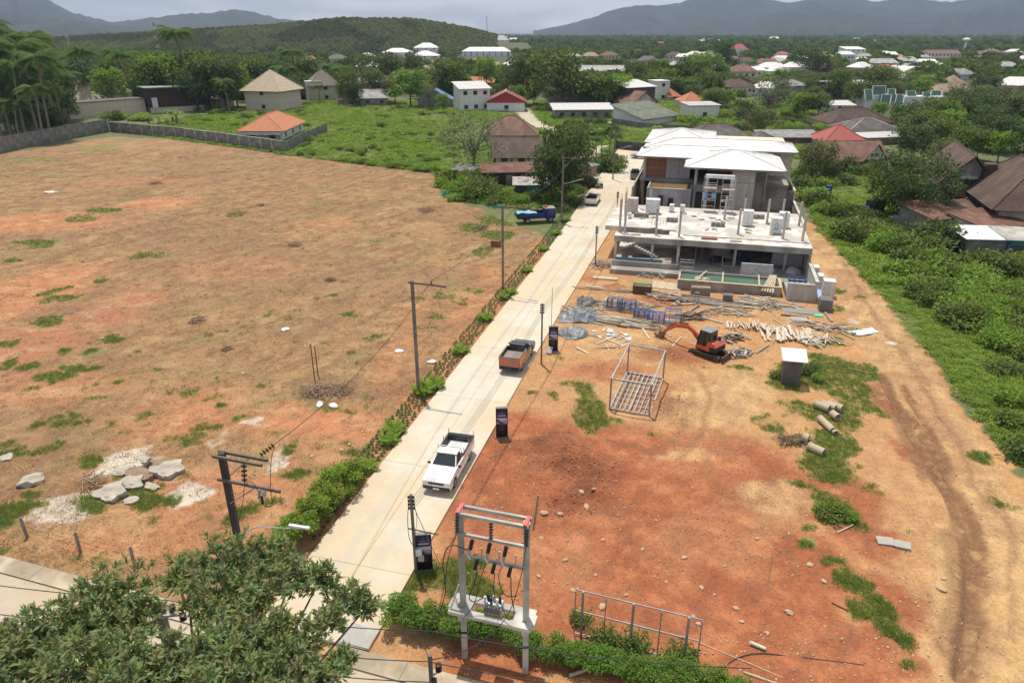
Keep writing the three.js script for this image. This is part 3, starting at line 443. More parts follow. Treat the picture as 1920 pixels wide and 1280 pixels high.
// the long low hill of rubber trees
const hillTop = u => { const P = [[60, 84], [150, 76], [260, 70], [400, 61], [520, 53], [580, 46], [640, 40], [700, 41], [770, 41], [820, 48], [880, 60], [930, 74]]; for (let i = 0; i + 1 < P.length; i++) if (u <= P[i + 1][0]) { const t = (u - P[i][0]) / (P[i + 1][0] - P[i][0]); return lerp(P[i][1], P[i + 1][1], t); } return 80; };
const hillH = (() => { const tab = []; for (let u = 0; u <= 1000; u += 10) { const p = far(u, hillTop(u), 980); tab.push([p.x, Math.max(0, p.y)]); } return (x, z) => { const xs = x * 980 / Math.max(300, -z); let h = 0; for (let i = 0; i + 1 < tab.length; i++) if (xs >= tab[i][0] && xs < tab[i + 1][0]) { h = lerp(tab[i][1], tab[i + 1][1], (xs - tab[i][0]) / (tab[i + 1][0] - tab[i][0])); break; } const t = (-z - 850) / 210; return t <= 0 ? 0 : t < 1 ? h * Math.pow(sstep(0, 1, t), 1.1) : h * (1 - sstep(1, 1.9, t)); }; })();
{
  const g = new THREE.PlaneGeometry(1100, 1100, 90, 60); g.rotateX(-Math.PI / 2); g.translate(-480, 0, -980); const p = g.attributes.position; for (let i = 0; i < p.count; i++) p.setY(i, hillH(p.getX(i), p.getZ(i)) - 1); g.computeVertexNormals();
  const m = new THREE.Mesh(g, new THREE.MeshStandardMaterial({ roughness: 1 })); m.material.color.setRGB(.075, .09, .035); m.name = 'planted_hill'; struct(m); addTo(scene, m);
}
function forestStuff(name, label, mat, geo, list) {        // countless far crowns
  const im = new THREE.InstancedMesh(geo, mat, list.length), c = new THREE.Color(); list.forEach(([x, y, z, s, sy, k], i) => { _m.compose(V(x, y, z), _q.setFromEuler(_e.set(0, rr(0, 6.28), 0)), V(s, sy, s)); im.setMatrixAt(i, _m); im.setColorAt(i, c.setRGB(k * rr(.9, 1.1), k, k * rr(.85, 1.1))); });
  im.name = name; im.userData = { kind: 'stuff', label, category: 'trees' }; im.castShadow = im.receiveShadow = true; scene.add(im); return im;
}
const farCrown = (n, len, seed) => { const L = new Leaves(); for (let i = 0; i < n; i++) { const o = rdir(); o.y = Math.abs(o.y) * 1.0 - .15; const q = rr(.6, 1), d = rdir().add(o).normalize(), s = rdir().cross(d).normalize(), p = V(o.x * .85 * q, .55 + o.y * .75 * q, o.z * .85 * q); L.leaf(p, d, s, len, len * .42, tint(.25)); } for (let i = 0; i < 3; i++) L.tri([-.06, -.6, 0], [.06, -.6, 0], [0, .5, .02], [.9, .7, .6]); return L.geometry(); };
const fc1 = farCrown(110, .55), fc2 = farCrown(110, .6);
function makeWoods() {
  const rub = [], mix = [];
  for (let z = -500; z > -1300; z -= 7.5) for (let x = -560 * (-z / 800); x < -20 * (-z / 900); x += 7.5) { const X = x + rr(-2.5, 2.5), Z = z + rr(-2.5, 2.5), h = hillH(X, Z); if (h < 2.5 || Z < -1120) continue; const dens = fbm(X * .012, Z * .012, 3); rub.push([X, h - .5, Z, rr(3.8, 5.0), rr(4, 5.4), dens > .56 ? rr(.6, .8) : rr(.9, 1.25)]); }
  forestStuff('rubber_plantation', 'even stand of rubber trees covering the low hill', fRubber, fc1, rub);
  for (let i = 0; i < 26000; i++) { const z = -310 - Math.pow(rnd(), 1.7) * 2900, x = rr(-.82, .82) * -z, h = hillH(x, z); if (h > 2.5 && z > -1200) continue; const px = 960 + FOC * x / (-z * CP + 26 * SP), den = fbm(x * .006 + 9, z * .006, 3) + (-z > 1500 ? .12 : 0); if (den < .40) continue; if (clearing(x, z) || hidesHouse(x, z, px)) continue; const s = rr(2.6, 5.0) * (-z > 1200 ? 1.5 : 1); mix.push([x, s * .4, z, s, s * rr(.8, 1.15), rr(.6, 1.4)]); }
  forestStuff('distant_woods', 'hazy mixed woods filling the far plain below the mountains', fMid, fc2, mix);
  console.log('far trees', rub.length, mix.length);
}
function clearing(x, z) { for (const [u, v, ru] of [[799, 100, 30], [744, 110, 34], [786, 116, 34], [912, 106, 52], [920, 88, 40], [1600, 112, 24], [1770, 113, 36], [1388, 97, 18], [1470, 106, 18]]) { const p = G(u, v); const hw = ru * (-p.z) / FOC; if (Math.abs(x - p.x * z / p.z) < hw && z < p.z + 230 && z > p.z - 40) return true; } return false; }
function hidesHouse(x, z, u) { for (const [a, b, c, d, hz] of HRECT) if (hz < -290 && z > hz - 8 && z < hz + 130 && u > a - 6 && u < c + 6) return true; return false; }
// ------------------------------------------------------------ houses
function reachZ(z, vt) { const dy = 640 - vt, wy = dy * CP - FOC * SP, wz = -dy * SP - FOC * CP; return CAM_H + wy * (z / wz); }
function slope(b, eL, eR, rR, rL, course = .4, lift = .035) {  // overlapping courses up a roof plane
  const L = eL.distanceTo(rL) || eR.distanceTo(rR), n = Math.max(1, Math.min(26, Math.round(Math.max(eL.distanceTo(rL), eR.distanceTo(rR)) / course)));
  const nv = eR.clone().sub(eL).cross(rL.clone().sub(eL)); if (nv.lengthSq() < 1e-6) nv.copy(eR.clone().sub(eL).cross(rR.clone().sub(eL))); nv.normalize(); if (nv.y < 0) nv.negate();
  for (let i = 0; i < n; i++) { const s = i / n, e = (i + 1.08) / n, A = eL.clone().lerp(rL, s).addScaledVector(nv, lift), B = eR.clone().lerp(rR, s).addScaledVector(nv, lift), C = eR.clone().lerp(rR, Math.min(1, e)), D = eL.clone().lerp(rL, Math.min(1, e)); b.quad(A, B, C, D); if (lift > 0) b.quad(eL.clone().lerp(rL, s).addScaledVector(nv, -.02), eR.clone().lerp(rR, s).addScaledVector(nv, -.02), B, A); }
}
const HRECT = [];
const mTileRed = M('tile_brown', [.128, .076, .06], .8, { map: TX.stain }), mTileOrange = M('tile_orange', [.52, .20, .095], .75, { map: TX.grain }), mTileBrown = M('tile_dark_brown', [.115, .07, .055], .8, { map: TX.stain }), mTileGrey = M('tile_grey', [.17, .155, .145], .85, { map: TX.stain }), mTilePink = M('tile_pinkish', [.24, .13, .095], .8, { map: TX.stain }), mRedRoof = M('sheet_red', [.36, .075, .06], .6, { map: TX.grain }), mThatch = M('thatch', [.56, .46, .34], .95, { map: TX.streak }), mThatchGrey = M('thatch_grey', [.25, .215, .18], .95, { map: TX.streak }), mGreenRoof = M('sheet_green', [.20, .225, .17], .7, { map: TX.stain }), mTempleGreen = M('temple_tile', [.05, .13, .095], .5, { map: TX.grain }), mTimberWall = M('timber_wall', [.055, .03, .022], .7, { map: TX.wood }), mTanRoof = M('tile_tan', [.40, .30, .21], .8, { map: TX.stain }), mSheetGrey = M('sheet_grey', [.42, .42, .42], .6, { map: TX.stain }), mBlueRoof = M('sheet_blue', [.12, .22, .40], .6), mStucco = M('stucco', [.60, .53, .44], .9, { map: TX.grain }), mRedWall = M('red_wall', [.36, .035, .045], .7), mGreyWall = M('grey_render', [.30, .295, .285], .9, { map: TX.stain }), mDarkWall = M('dark_wall', [.09, .088, .09], .8, { map: TX.stain }), mPinkWall = M('pale_pink_wall', [.56, .49, .47], .85, { map: TX.stain });
function house(name, label, A, B, dep, wt, rt, o = {}) {
  const a = A.isVector3 ? A : G(...A), b = B.isVector3 ? B : G(...B), W = Math.max(2, a.distanceTo(b)), dep0 = dep = (o.tile === mThatch || o.tile === mThatchGrey) ? W : dep, turn = Math.atan2(-(b.z - a.z), b.x - a.x), t = thing(name, label, o.cat || 'house', a, turn + (o.turn || 0), o.group);
  const zc = (a.z + b.z) / 2, h = o.h ?? Math.max(1.8, reachZ(zc, wt)), over = o.over ?? .5, kind = o.roof || 'hip', wm = o.wall || mWhite, rm = o.tile || mTileRed, rz = kind === 'gablef' || kind === 'shed' ? (kind === 'shed' ? zc - dep : zc) : zc - dep / 2; let rh = kind === 'flat' ? .2 : (o.rh ?? Math.max(.3, reachZ(rz, rt) - h));
  if (!A.isVector3) HRECT.push([A[0] - 8, Math.min(rt, wt) - 2, B[0] + 8, Math.max(A[1], B[1]) - 4, zc]);
  const w = mb(), E = (x, y, z) => V(x, y, z), x0 = -over, x1 = W + over, z0 = over, z1 = -dep - over, y = h - over * rh / Math.max(1, (kind === 'gablef' ? W : dep)) * 1.2;
  w.box(W, h, dep, W / 2, h / 2, -dep / 2);
  const r = mb(), cs = o.course ?? .4, lf = o.lift ?? .035, rc = mb();
  if (kind === 'hip') { const i = Math.min(dep, W) / 2 * (o.hip ?? 1), along = W >= dep; const p = along ? E(i, h + rh, -dep / 2) : E(W / 2, h + rh, -i), q = along ? E(W - i, h + rh, -dep / 2) : E(W / 2, h + rh, -dep + i);
    const a0 = E(x0, y, z0), a1 = E(x1, y, z0), a2 = E(x1, y, z1), a3 = E(x0, y, z1);
    if (along) { slope(r, a0, a1, q, p, cs, lf); slope(r, a2, a3, p, q, cs, lf); slope(r, a3, a0, p, p, cs, lf); slope(r, a1, a2, q, q, cs, lf); for (const [e, f] of [[a0, p], [a3, p], [a1, q], [a2, q], [p, q]]) if (e.distanceTo(f) > .1) rc.bar(e.clone().setY(e.y + .05), f.clone().setY(f.y + .05), .11, .11, 5); }
    else { slope(r, a0, a1, p, p, cs, lf); slope(r, a2, a3, q, q, cs, lf); slope(r, a3, a0, p, q, cs, lf); slope(r, a1, a2, q, p, cs, lf); for (const [e, f] of [[a0, p], [a1, p], [a2, q], [a3, q], [p, q]]) if (e.distanceTo(f) > .1) rc.bar(e.clone().setY(e.y + .05), f.clone().setY(f.y + .05), .11, .11, 5); }
    r.quad(a0.clone().setY(y - .04), a3.clone().setY(y - .04), a2.clone().setY(y - .04), a1.clone().setY(y - .04));
  } else if (kind === 'gable') { const p = E(x0, h + rh, -dep / 2), q = E(x1, h + rh, -dep / 2); slope(r, E(x0, y, z0), E(x1, y, z0), q, p, cs, lf); slope(r, E(x1, y, z1), E(x0, y, z1), p, q, cs, lf); w.tris([[E(0, h, 0), E(0, h + rh * .93, -dep / 2), E(0, h, -dep)], [E(W, h, 0), E(W, h, -dep), E(W, h + rh * .93, -dep / 2)]]); rc.bar(p, q, .12, .12, 6); for (const s of [x0, x1]) { rc.beam(E(s, y, z0), E(s, h + rh, -dep / 2), .08, .2); rc.beam(E(s, y, z1), E(s, h + rh, -dep / 2), .08, .2); } r.quad(E(x0, y - .04, z0), E(x0, h + rh - .06, -dep / 2), E(x1, h + rh - .06, -dep / 2), E(x1, y - .04, z0)); }
  else if (kind === 'gablef') { const p = E(W / 2, h + rh, z0), q = E(W / 2, h + rh, z1); slope(r, E(x0, y, z1), E(x0, y, z0), p, q, cs, lf); slope(r, E(x1, y, z0), E(x1, y, z1), q, p, cs, lf); w.tris([[E(0, h, 0), E(W, h, 0), E(W / 2, h + rh * .93, 0)], [E(0, h, -dep), E(W / 2, h + rh * .93, -dep), E(W, h, -dep)]]); rc.bar(p, q, .12, .12, 6); for (const s of [x0, x1]) { rc.beam(E(s, y, z0), E(W / 2, h + rh, z0), .08, .22); rc.beam(E(s, y, z1), E(W / 2, h + rh, z1), .08, .22); } r.quad(E(x0, y - .05, z0), E(x0, y - .05, z1), E(W / 2, h + rh - .06, z1), E(W / 2, h + rh - .06, z0)); }
  else if (kind === 'shed') { const f = E(x0, h, z0), g = E(x1, h, z0), k = E(x1, h + rh, z1), l = E(x0, h + rh, z1), th = .09; slope(r, f, g, k, l, cs, lf); r.quad(f.clone().setY(h - th), l.clone().setY(h + rh - th), k.clone().setY(h + rh - th), g.clone().setY(h - th)); r.quad(f.clone().setY(h - th), g.clone().setY(h - th), g, f); r.quad(f, l, l.clone().setY(h + rh - th), f.clone().setY(h - th)); r.quad(g, g.clone().setY(h - th), k.clone().setY(h + rh - th), k); w.tris([[E(0, h, 0), E(0, h + rh * .95, -dep), E(0, h, -dep)], [E(W, h, 0), E(W, h, -dep), E(W, h + rh * .95, -dep)]]); }
  else { r.box(W + over * 2, .22, dep + over * 2, W / 2, h + .113, -dep / 2); }
  w.mesh('wall', wm, t); const R = r.mesh('roof', rm, t); if (rc.g.length) rc.mesh('ridge_cap', o.cap || rm, R);
  const win = o.win ?? Math.min(4, Math.floor(W / 3.2)); const rows = h > 5.2 ? 2 : 1;
  for (let k = 0; k < win; k++) for (let s = 0; s < rows; s++) { const cx = W * (k + .5) / win + (s ? 0 : .2), cy = s === 0 ? Math.min(1.5, h * .55) : h - 1.4, ww = Math.min(1.3, W / win * .5), wh = Math.min(1.2, h * .4), f = mb(); f.box(ww + .16, wh + .16, .08, cx, cy, .04); const F = f.mesh('window', o.frame || mGreyPaint, t); mb().box(ww, wh, .02, cx, cy, .092).mesh('pane', mGlass, F); }
  if (o.side) for (let k = 0; k < o.side; k++) { const zc2 = -dep * (k + .5) / o.side, F = mb().box(.08, 1.2, 1.2, W + .04, Math.min(1.5, h * .55), zc2).mesh('window', mGreyPaint, t); mb().box(.02, 1.05, 1.05, W + .092, Math.min(1.5, h * .55), zc2).mesh('pane', mGlass, F); }
  if (o.door) { const D = mb().box(1, 2.05, .08, W * o.door, 1.03, .04).mesh('door', mWoodDark, t); mb().box(.05, .14, .05, W * o.door + .38, 1.05, .1).mesh('handle', mGalv, D); }
  t.userData.W = W; t.userData.h = h; delete t.userData.W; delete t.userData.h; return { t, W, h, rh, dep };
}
const H = house;
// left: villas behind the grey wall
H('thatched_pavilion', 'small thatched pavilion at the left picture edge', [-60, 247], [18, 245], 8, 224, 203, { wall: mStucco, tile: mThatchGrey, win: 0 });
H('villa', 'long flat-roofed cream villa behind the left grey wall', [112, 226], [275, 212], 7, 190, 188, { wall: mStucco, tile: mTileGrey, roof: 'flat', over: .2, win: 0 });
H('villa_annex', 'low cream villa annex with pale canopy slab', [185, 214], [236, 212], 4, 196, 194, { wall: mStucco, tile: mConcPale, roof: 'flat', over: .5, win: 1 });
H('thatched_house', 'pale thatched pyramid roof behind the long cream villa', [112, 208], [186, 206], 9, 186, 144, { wall: mStucco, tile: mThatch, win: 0, over: .9 });
H('thatched_house', 'small dark grey thatched roof beside the pale pyramid roof', [186, 200], [246, 198], 8, 172, 150, { wall: mStucco, tile: mThatchGrey, win: 0, over: .8 });
{ const { t, W, h } = H('timber_house', 'dark brown timber house with flat grey roof', [284, 213], [382, 207], 8, 163, 158, { wall: mStucco, tile: mSheetGrey, roof: 'flat', over: 1.2, win: 0 });
  const c = mb(); for (let i = 0; i < 14; i++) c.box(W + 1.0, h * .062, .10, W / 2 + .3, h * .26 + i * h * .052, .08); c.mesh('cladding', mTimberWall, t); const s = mb(); for (let i = 0; i < 14; i++) s.box(.10, h * .062, 8.6, W + .86, h * .26 + i * h * .052, -4); s.mesh('cladding', mTimberWall, t); const s2 = mb(); s2.box(.10, h * .75, 8.4, -.26, h * .62, -4); s2.mesh('cladding', mTimberWall, t); const F = mb().box(1.8, h * .42, .1, 1.6, h * .42, .19).mesh('window', mGreyPaint, t); mb().box(.8, h * .4, .03, 1.15, h * .42, .26).mesh('pane', mWhite, F); mb().box(.8, h * .4, .03, 2.05, h * .42, .26).mesh('pane', mWhite, F); }
H('thatched_house', 'tall pale thatched pyramid house with cream walls', [462, 207], [527, 209], 9.5, 167, 130, { wall: mStucco, tile: mThatch, over: 1.2, win: 1 });
H('thatched_pavilion', 'low pale thatched pavilion beside the dark timber house', [382, 203], [424, 203], 7, 184, 164, { wall: mStucco, tile: mThatch, win: 0 });
H('thatched_pavilion', 'little thatched lean roof right of the tall pale thatched house', [530, 201], [556, 200], 6, 181, 157, { wall: mStucco, tile: mThatch, win: 0 });
H('thatched_house', 'grey thatched pyramid house with white walls', [584, 190], [640, 188], 9, 158, 129, { wall: mStucco, tile: mThatchGrey, over: .9, win: 1 });
H('villa_annex', 'white box annex in front of the grey thatched house', [576, 190], [606, 189], 4, 153, 150, { wall: mWhite, tile: mWhite, roof: 'flat', over: .1, win: 0 });
{ const A = V(-69.2, 0, -187), B = V(-58.8, 0, -187); const { t, W } = H('orange_tiled_house', 'small house with bright orange tiled hip roof in the wall corner', A, B, 20, 0, 0, { h: 2.9, rh: 3.3, tile: mTileOrange, wall: mWhite, over: .9, win: 2, side: 3, cap: mTileOrange, course: .36 });
  const aw = mb(); slope(aw, V(-.6, 2.0, 2.4), V(W + .3, 2.0, 2.4), V(W + .3, 2.5, .95), V(-.6, 2.5, .95), .5); aw.mesh('awning', mDarkWall, t); for (let i = 0; i < 5; i++) mb().box(.1, 2.0, .1, W * i / 4, 1.0, 2.2).mesh('awning_post', mDarkWall, t);
  HRECT.push([440, 200, 590, 280, -190]); }
// middle row behind the green field
H('shed', 'low shed with faded pink roof beside the grey roofed shed', [634, 198], [684, 198], 7, 187, 171, { tile: mTilePink, wall: mGreyWall, roof: 'shed', win: 1 });
H('shed', 'low shed with pale grey sheet roof at the field edge', [676, 199], [728, 198], 7, 184, 167, { tile: mSheetGrey, wall: mGreyWall, roof: 'shed', win: 2 });
H('block_shed', 'bare grey block shed with blue edged gable roof', [784, 202], [846, 202], 9, 186, 168, { tile: mBlueRoof, wall: mConcDark, roof: 'gablef', win: 0, lift: 0 });
H('two_storey_house', 'white two storey house with white sheet roof and three upper windows', [864, 209], [919, 207], 9, 166, 152, { tile: mWhiteRoof, wall: mWhite, roof: 'shed', win: 3, over: .6 });
{ const { t, W, h } = H('red_barn', 'white hall with red curved gable beside the white two storey house', [913, 209], [984, 209], 10, 189, 171, { tile: mRedRoof, wall: mWhite, roof: 'gablef', win: 1, over: .7, lift: 0, cap: mWhiteRoof }); mb().tris([[V(.2, h, .06), V(W - .2, h, .06), V(W / 2, h + 3.0, .06)]]).mesh('gable_panel', mRedWall, t); mb().box(W - .1, .9, .08, W / 2, h - .2, .07).mesh('gable_panel', mRedWall, t); }
H('open_shed', 'small orange roofed shed behind the white two storey house', [890, 167], [932, 166], 8, 155, 143, { tile: mTileOrange, wall: mTilePink, roof: 'shed', win: 0 });
H('brown_roofed_house', 'low house with dull brown hip roof behind the white roofed block', [1036, 207], [1136, 206], 12, 190, 168, { tile: mTileGrey, wall: mStucco });
H('low_block', 'long low grey block with white sheet roof beside the dirt track', [1041, 224], [1146, 223], 7, 205, 193, { tile: mWhiteRoof, wall: mGreyWall, roof: 'shed', win: 5, over: .9 });
H('dark_block', 'dark grey modern block with tilted white roof', [1174, 207], [1226, 203], 10, 163, 149, { tile: mWhiteRoof, wall: mDarkWall, roof: 'shed', win: 0, over: .6 });
H('white_block', 'narrow white two storey block with green windows', [1230, 189], [1254, 188], 7, 152, 150, { tile: mWhite, wall: mWhite, roof: 'flat', over: .2, win: 1 });
H('orange_roofed_house', 'tiny orange roofed house beside the narrow white block', [1252, 189], [1276, 188], 7, 180, 166, { tile: mTileOrange, wall: mWhite, win: 1 });
H('brown_gabled_house', 'pinkish brown gabled house in front of the dark grey block', [1184, 211], [1232, 207], 9, 193, 171, { tile: mTilePink, wall: mPinkWall, roof: 'gablef', win: 2 });
H('green_roofed_shed', 'large shed with mossy grey green sheet roof', [1204, 238], [1268, 229], 11, 219, 190, { tile: mGreenRoof, wall: mWhite, roof: 'shed', win: 0, over: 1 });
H('hip_roofed_house', 'white house with wide brown tiled hip roof in the green field', [912, 266], [1004, 266], 10, 250, 216, { tile: mTilePink, wall: mWhite, over: .9, win: 2 });
{ const { t, W, h } = H('gabled_house', 'white house with long dark brown gable roof below the hip roofed house', [928, 308], [1024, 308], 9, 292, 257, { tile: mTileRed, wall: mWhite, roof: 'gable', over: .8, win: 3, cap: mTileBrown }); for (const x of [.05, W * .33, W * .66, W - .05]) mb().box(.22, h, .1, x, h / 2, .06).mesh('half_timber', mTimberWall, t); }
H('shack', 'grey shack with pale tin roof among the bushes', [850, 336], [886, 338], 4, 320, 308, { tile: mZinc, wall: mGreyWall, roof: 'shed', win: 0, cat: 'shack' });
{ const { t, W, h } = H('shack', 'long shack with rusty red sheet roof below the gabled house', [908, 352], [1016, 350], 5, 322, 305, { tile: mRust, wall: mDarkWall, roof: 'shed', win: 0, cat: 'shack', over: .6 }); for (let i = 0; i < 8; i++) mb().box(W / 8 - .1, h * .8, .05, W * (i + .5) / 8, h * .42, .05).mesh('wall_sheet', pick([mRust, mZinc, mGreyWall, mTimberWall]), t); }
{ const { t, W, h } = H('shack', 'lean shack with patched zinc canopy and green tarp wall', [966, 366], [1030, 366], 4, 346, 332, { tile: mZinc, wall: mDarkWall, roof: 'shed', win: 0, cat: 'shack', over: .5 }); mb().box(2.4, 1.6, .06, W * .55, .95, .06).mesh('tarp', M('tarp_green', [.03, .20, .15], .8), t); }
H('shack', 'wood sided shack with grey sheet roof at the road bend', [1086, 340], [1118, 332], 6, 312, 298, { tile: mSheetGrey, wall: mWoodGrey, roof: 'shed', win: 1, cat: 'shack' });
// behind the building site
H('grey_roofed_house', 'broad dark grey hip roof behind the construction building', [1292, 292], [1428, 288], 13, 268, 231, { tile: mTileGrey, wall: mStucco, cap: mTilePink, win: 0 });
H('pavilion', 'small grey pyramid roof next to the broad grey hip roof', [1408, 284], [1462, 284], 8, 264, 247, { tile: mTileGrey, wall: mStucco, win: 0 });
H('long_shed', 'long low building with grey sheet roof behind the pavilion', [1428, 271], [1535, 271], 6, 259, 243, { tile: mSheetGrey, wall: mTilePink, roof: 'shed', win: 0 });
H('white_block', 'white flat roofed block below the orange gable', [1292, 224], [1347, 223], 8, 197, 190, { tile: mWhiteRoof, wall: mWhite, roof: 'shed', win: 1 });
H('orange_roofed_house', 'house with bright orange hip roof above the white flat block', [1284, 204], [1322, 203], 8, 189, 172, { tile: mTileOrange, wall: mWhite, win: 0 });
H('white_house', 'white two storey house with pale blue roof', [1472, 185], [1510, 184], 8, 160, 149, { tile: mSheetGrey, wall: mGreyPaint, win: 2 });
H('dark_block', 'dark flat roofed house half hidden by trees', [1534, 185], [1592, 185], 8, 154, 151, { tile: mConcDark, wall: mDarkWall, roof: 'flat', over: .4, win: 3 });
H('white_block', 'long white two storey block behind the trees', [1592, 183], [1636, 182], 7, 158, 150, { tile: mWhiteRoof, wall: mWhite, roof: 'shed', win: 3 });
H('low_block', 'low flat white roof beside the tree garden', [1545, 208], [1602, 208], 7, 197, 188, { tile: mWhiteRoof, wall: mWhite, roof: 'shed', win: 1 });
H('brown_roofed_house', 'wide dark brown hip roof at the edge of the green wood', [1560, 242], [1674, 240], 13, 231, 201, { tile: mTileBrown, wall: mStucco, win: 0 });
H('grey_roofed_house', 'grey hip roof in front of the wide dark brown roof', [1592, 258], [1690, 258], 12, 249, 221, { tile: mTileGrey, wall: mWhite, win: 0, cap: mConcPale });
H('low_block', 'long flat white canopy roof right of the red roofed house', [1625, 272], [1732, 268], 7, 256, 250, { tile: mWhiteRoof, wall: mGreyWall, roof: 'shed', win: 0 });
H('red_roofed_house', 'house with bright red hip roof', [1545, 280], [1624, 280], 10, 265, 233, { tile: mRedRoof, wall: mWhite, win: 0, lift: .01 });
{ const { t, W, h } = H('brown_gabled_house', 'old brown roofed house with pale triangular gable front', [1548, 318], [1656, 316], 9, 298, 264, { tile: mTilePink, wall: mCream, roof: 'gable', win: 4, over: 1.0 }); const g = mb(), x0 = W * .62, x1 = W * .97; slope(g, V(x0 - .6, h - .4, .9), V(x0 - .6, h - .4, .9).clone().setZ(1.2), V((x0 + x1) / 2, h + 3.0, 1.2), V((x0 + x1) / 2, h + 3.0, -3.8), .4); slope(g, V(x1 + .6, h - .4, 1.2), V(x1 + .6, h - .4, -2), V((x0 + x1) / 2, h + 3, -3.8), V((x0 + x1) / 2, h + 3, 1.2), .4); g.mesh('roof', mTilePink, t); mb().tris([[V(x0, h, 1), V(x1, h, 1), V((x0 + x1) / 2, h + 2.7, 1)]]).mesh('gable_panel', mConcPale, t); for (const q of [.72, .79]) mb().box(.6, .55, .06, W * q, h + .9, 1.03).mesh('window', mDark, t); }
{ // temple with steep green tiers
  const a = G(1622, 203), t = thing('temple', 'temple hall with steep white edged green tiled gables', 'temple', a, 0); mb().box(14, 4.5, 7, 7, 2.25, -4).mesh('wall', mWhite, t); mb().box(16, 3.4, 6, 26, 1.7, -12).mesh('wall', mWhite, t);
  for (const [x, y, z, w, hh, ly] of [[1, 3.2, 0, 2.8, 3.2, -.35], [5, 3.4, -1, 4.6, 4.2, 0], [9.0, 3.4, 0, 2.8, 3.2, .3], [6.0, 1.2, 2, 3.6, 3.6, .9], [11.5, 2.0, 1, 3, 2.8, 1.1], [22, 2.6, -10, 3.5, 2.6, -.4], [27, 2.4, -9, 3, 2.4, .3], [32, 2.4, -12, 4, 2.8, .8]]) { const r = mb(); for (let i = 0; i < 6; i++) r.box(w, hh / 6 + .05, .12, x, y + hh * (i + .5) / 6, z - i * .28, 0, -.5, 0); const R = r.mesh('roof', mTempleGreen, t); mb().beam(V(x - w / 2, y - .1, z + .1), V(x - w / 2 + ly, y + hh, z - 1.6), .28, .28).beam(V(x + w / 2, y - .1, z + .1), V(x + w / 2 + ly, y + hh, z - 1.6), .28, .28).beam(V(x - w / 2 + ly, y + hh, z - 1.6), V(x + w / 2 + ly, y + hh, z - 1.6), .26, .26).mesh('ridge_cap', mWhite, R); } HRECT.push([1612, 165, 1815, 198, a.z]);
}
H('tan_roofed_house', 'wide tan hip roof among the right hand trees', [1752, 182], [1832, 181], 12, 171, 156, { tile: mTanRoof, wall: mCream, win: 2 });
H('tan_roofed_house', 'smaller tan roof behind the wide tan roof', [1775, 168], [1810, 168], 9, 156, 140, { tile: mTanRoof, wall: mWhite, win: 1 });
H('white_house', 'pale roofed house above the tan roofs', [1788, 150], [1828, 149], 9, 139, 128, { tile: mSheetGrey, wall: mWhite, win: 2 });
// right: brown tiled houses
{ const { t, W, h } = H('brown_gabled_house', 'large brown tiled house with white gable front and porch gables', [1756, 396], [1838, 398], 15, 336, 289, { tile: mTileRed, wall: mPinkWall, roof: 'gablef', win: 0, over: 1.6, cap: mTileBrown, turn: -.25 });
  const F = mb().box(2.6, 1.5, .1, W * .45, h - .3, .05).mesh('window', mWhite, t); mb().box(2.3, 1.1, .04, W * .45, h - .45, .12).mesh('pane', mGlass, F); mb().box(2.8, .12, .8, W * .45, h + .55, .4, 0, .2).mesh('awning', mWhite, t);
  for (const [x0, x1, zf, y] of [[-.5, W * .52, 3.2, 3.0], [W * .45, W + .8, 3.8, 3.0]]) { const xm = (x0 + x1) / 2, g = mb(); slope(g, V(x0 - .4, y - .2, .2), V(x0 - .4, y - .2, zf), V(xm, y + 1.7, zf), V(xm, y + 1.7, .2), .4); slope(g, V(x1 + .4, y - .2, zf), V(x1 + .4, y - .2, .2), V(xm, y + 1.7, .2), V(xm, y + 1.7, zf), .4); const R = g.mesh('porch_roof', mTileRed, t); mb().tris([[V(x0, y, zf - .2), V(x1, y, zf - .2), V(xm, y + 1.6, zf - .2)]]).mesh('gable_panel', M('gable_wood', [.30, .15, .055], .7, { map: TX.wood }), R); for (const x of [x0, x1]) mb().box(.3, y, .3, x, y / 2, zf - .4).mesh('porch_post', mWoodGrey, t); }
  mb().box(W * .4, 2.6, .08, W * .28, 1.3, .06).mesh('porch_wall', mDarkWall, t);
  const c = mb(); slope(c, V(W + .5, h - .6, -4), V(W + .5, h - .6, -14), V(W + 4, h - 2.6, -14), V(W + 4, h - 2.6, -4), .4); c.mesh('side_roof', mTileRed, t); }
{ const { t, W, h } = H('brown_roofed_house', 'big white house with brown tiled hip roof at the right edge', [1862, 442], [2010, 452], 17, 388, 297, { tile: mTileRed, wall: mPinkWall, win: 3, over: 1.4, cap: mTileBrown }); mb().box(1.6, 2.2, 1.6, W * .15, h + 2.4, -13).mesh('roof_turret', mTileRed, t); }
H('shack', 'rusty red roofed shack beside the large dark tree', [1744, 446], [1800, 440], 6, 408, 376, { tile: mRust, wall: mGreyWall, roof: 'shed', win: 0, cat: 'shack' });
H('shack', 'shack with grey brown sheet roof in front of the porch gables', [1796, 436], [1868, 428], 6, 402, 376, { tile: M('sheet_brown', [.20, .13, .10], .8, { map: TX.stain }), wall: mGreyWall, roof: 'shed', win: 0, cat: 'shack' });
H('shack', 'shack with patched brown and orange sheets below the big white house', [1846, 462], [1920, 452], 6, 424, 392, { tile: mRust, wall: mWhite, roof: 'shed', win: 0, cat: 'shack' });
H('block_shed', 'grey block shed under a bright white sheet roof', [1808, 484], [1882, 486], 5, 447, 430, { tile: mWhite, wall: mConcDark, roof: 'shed', win: 0, lift: 0 });
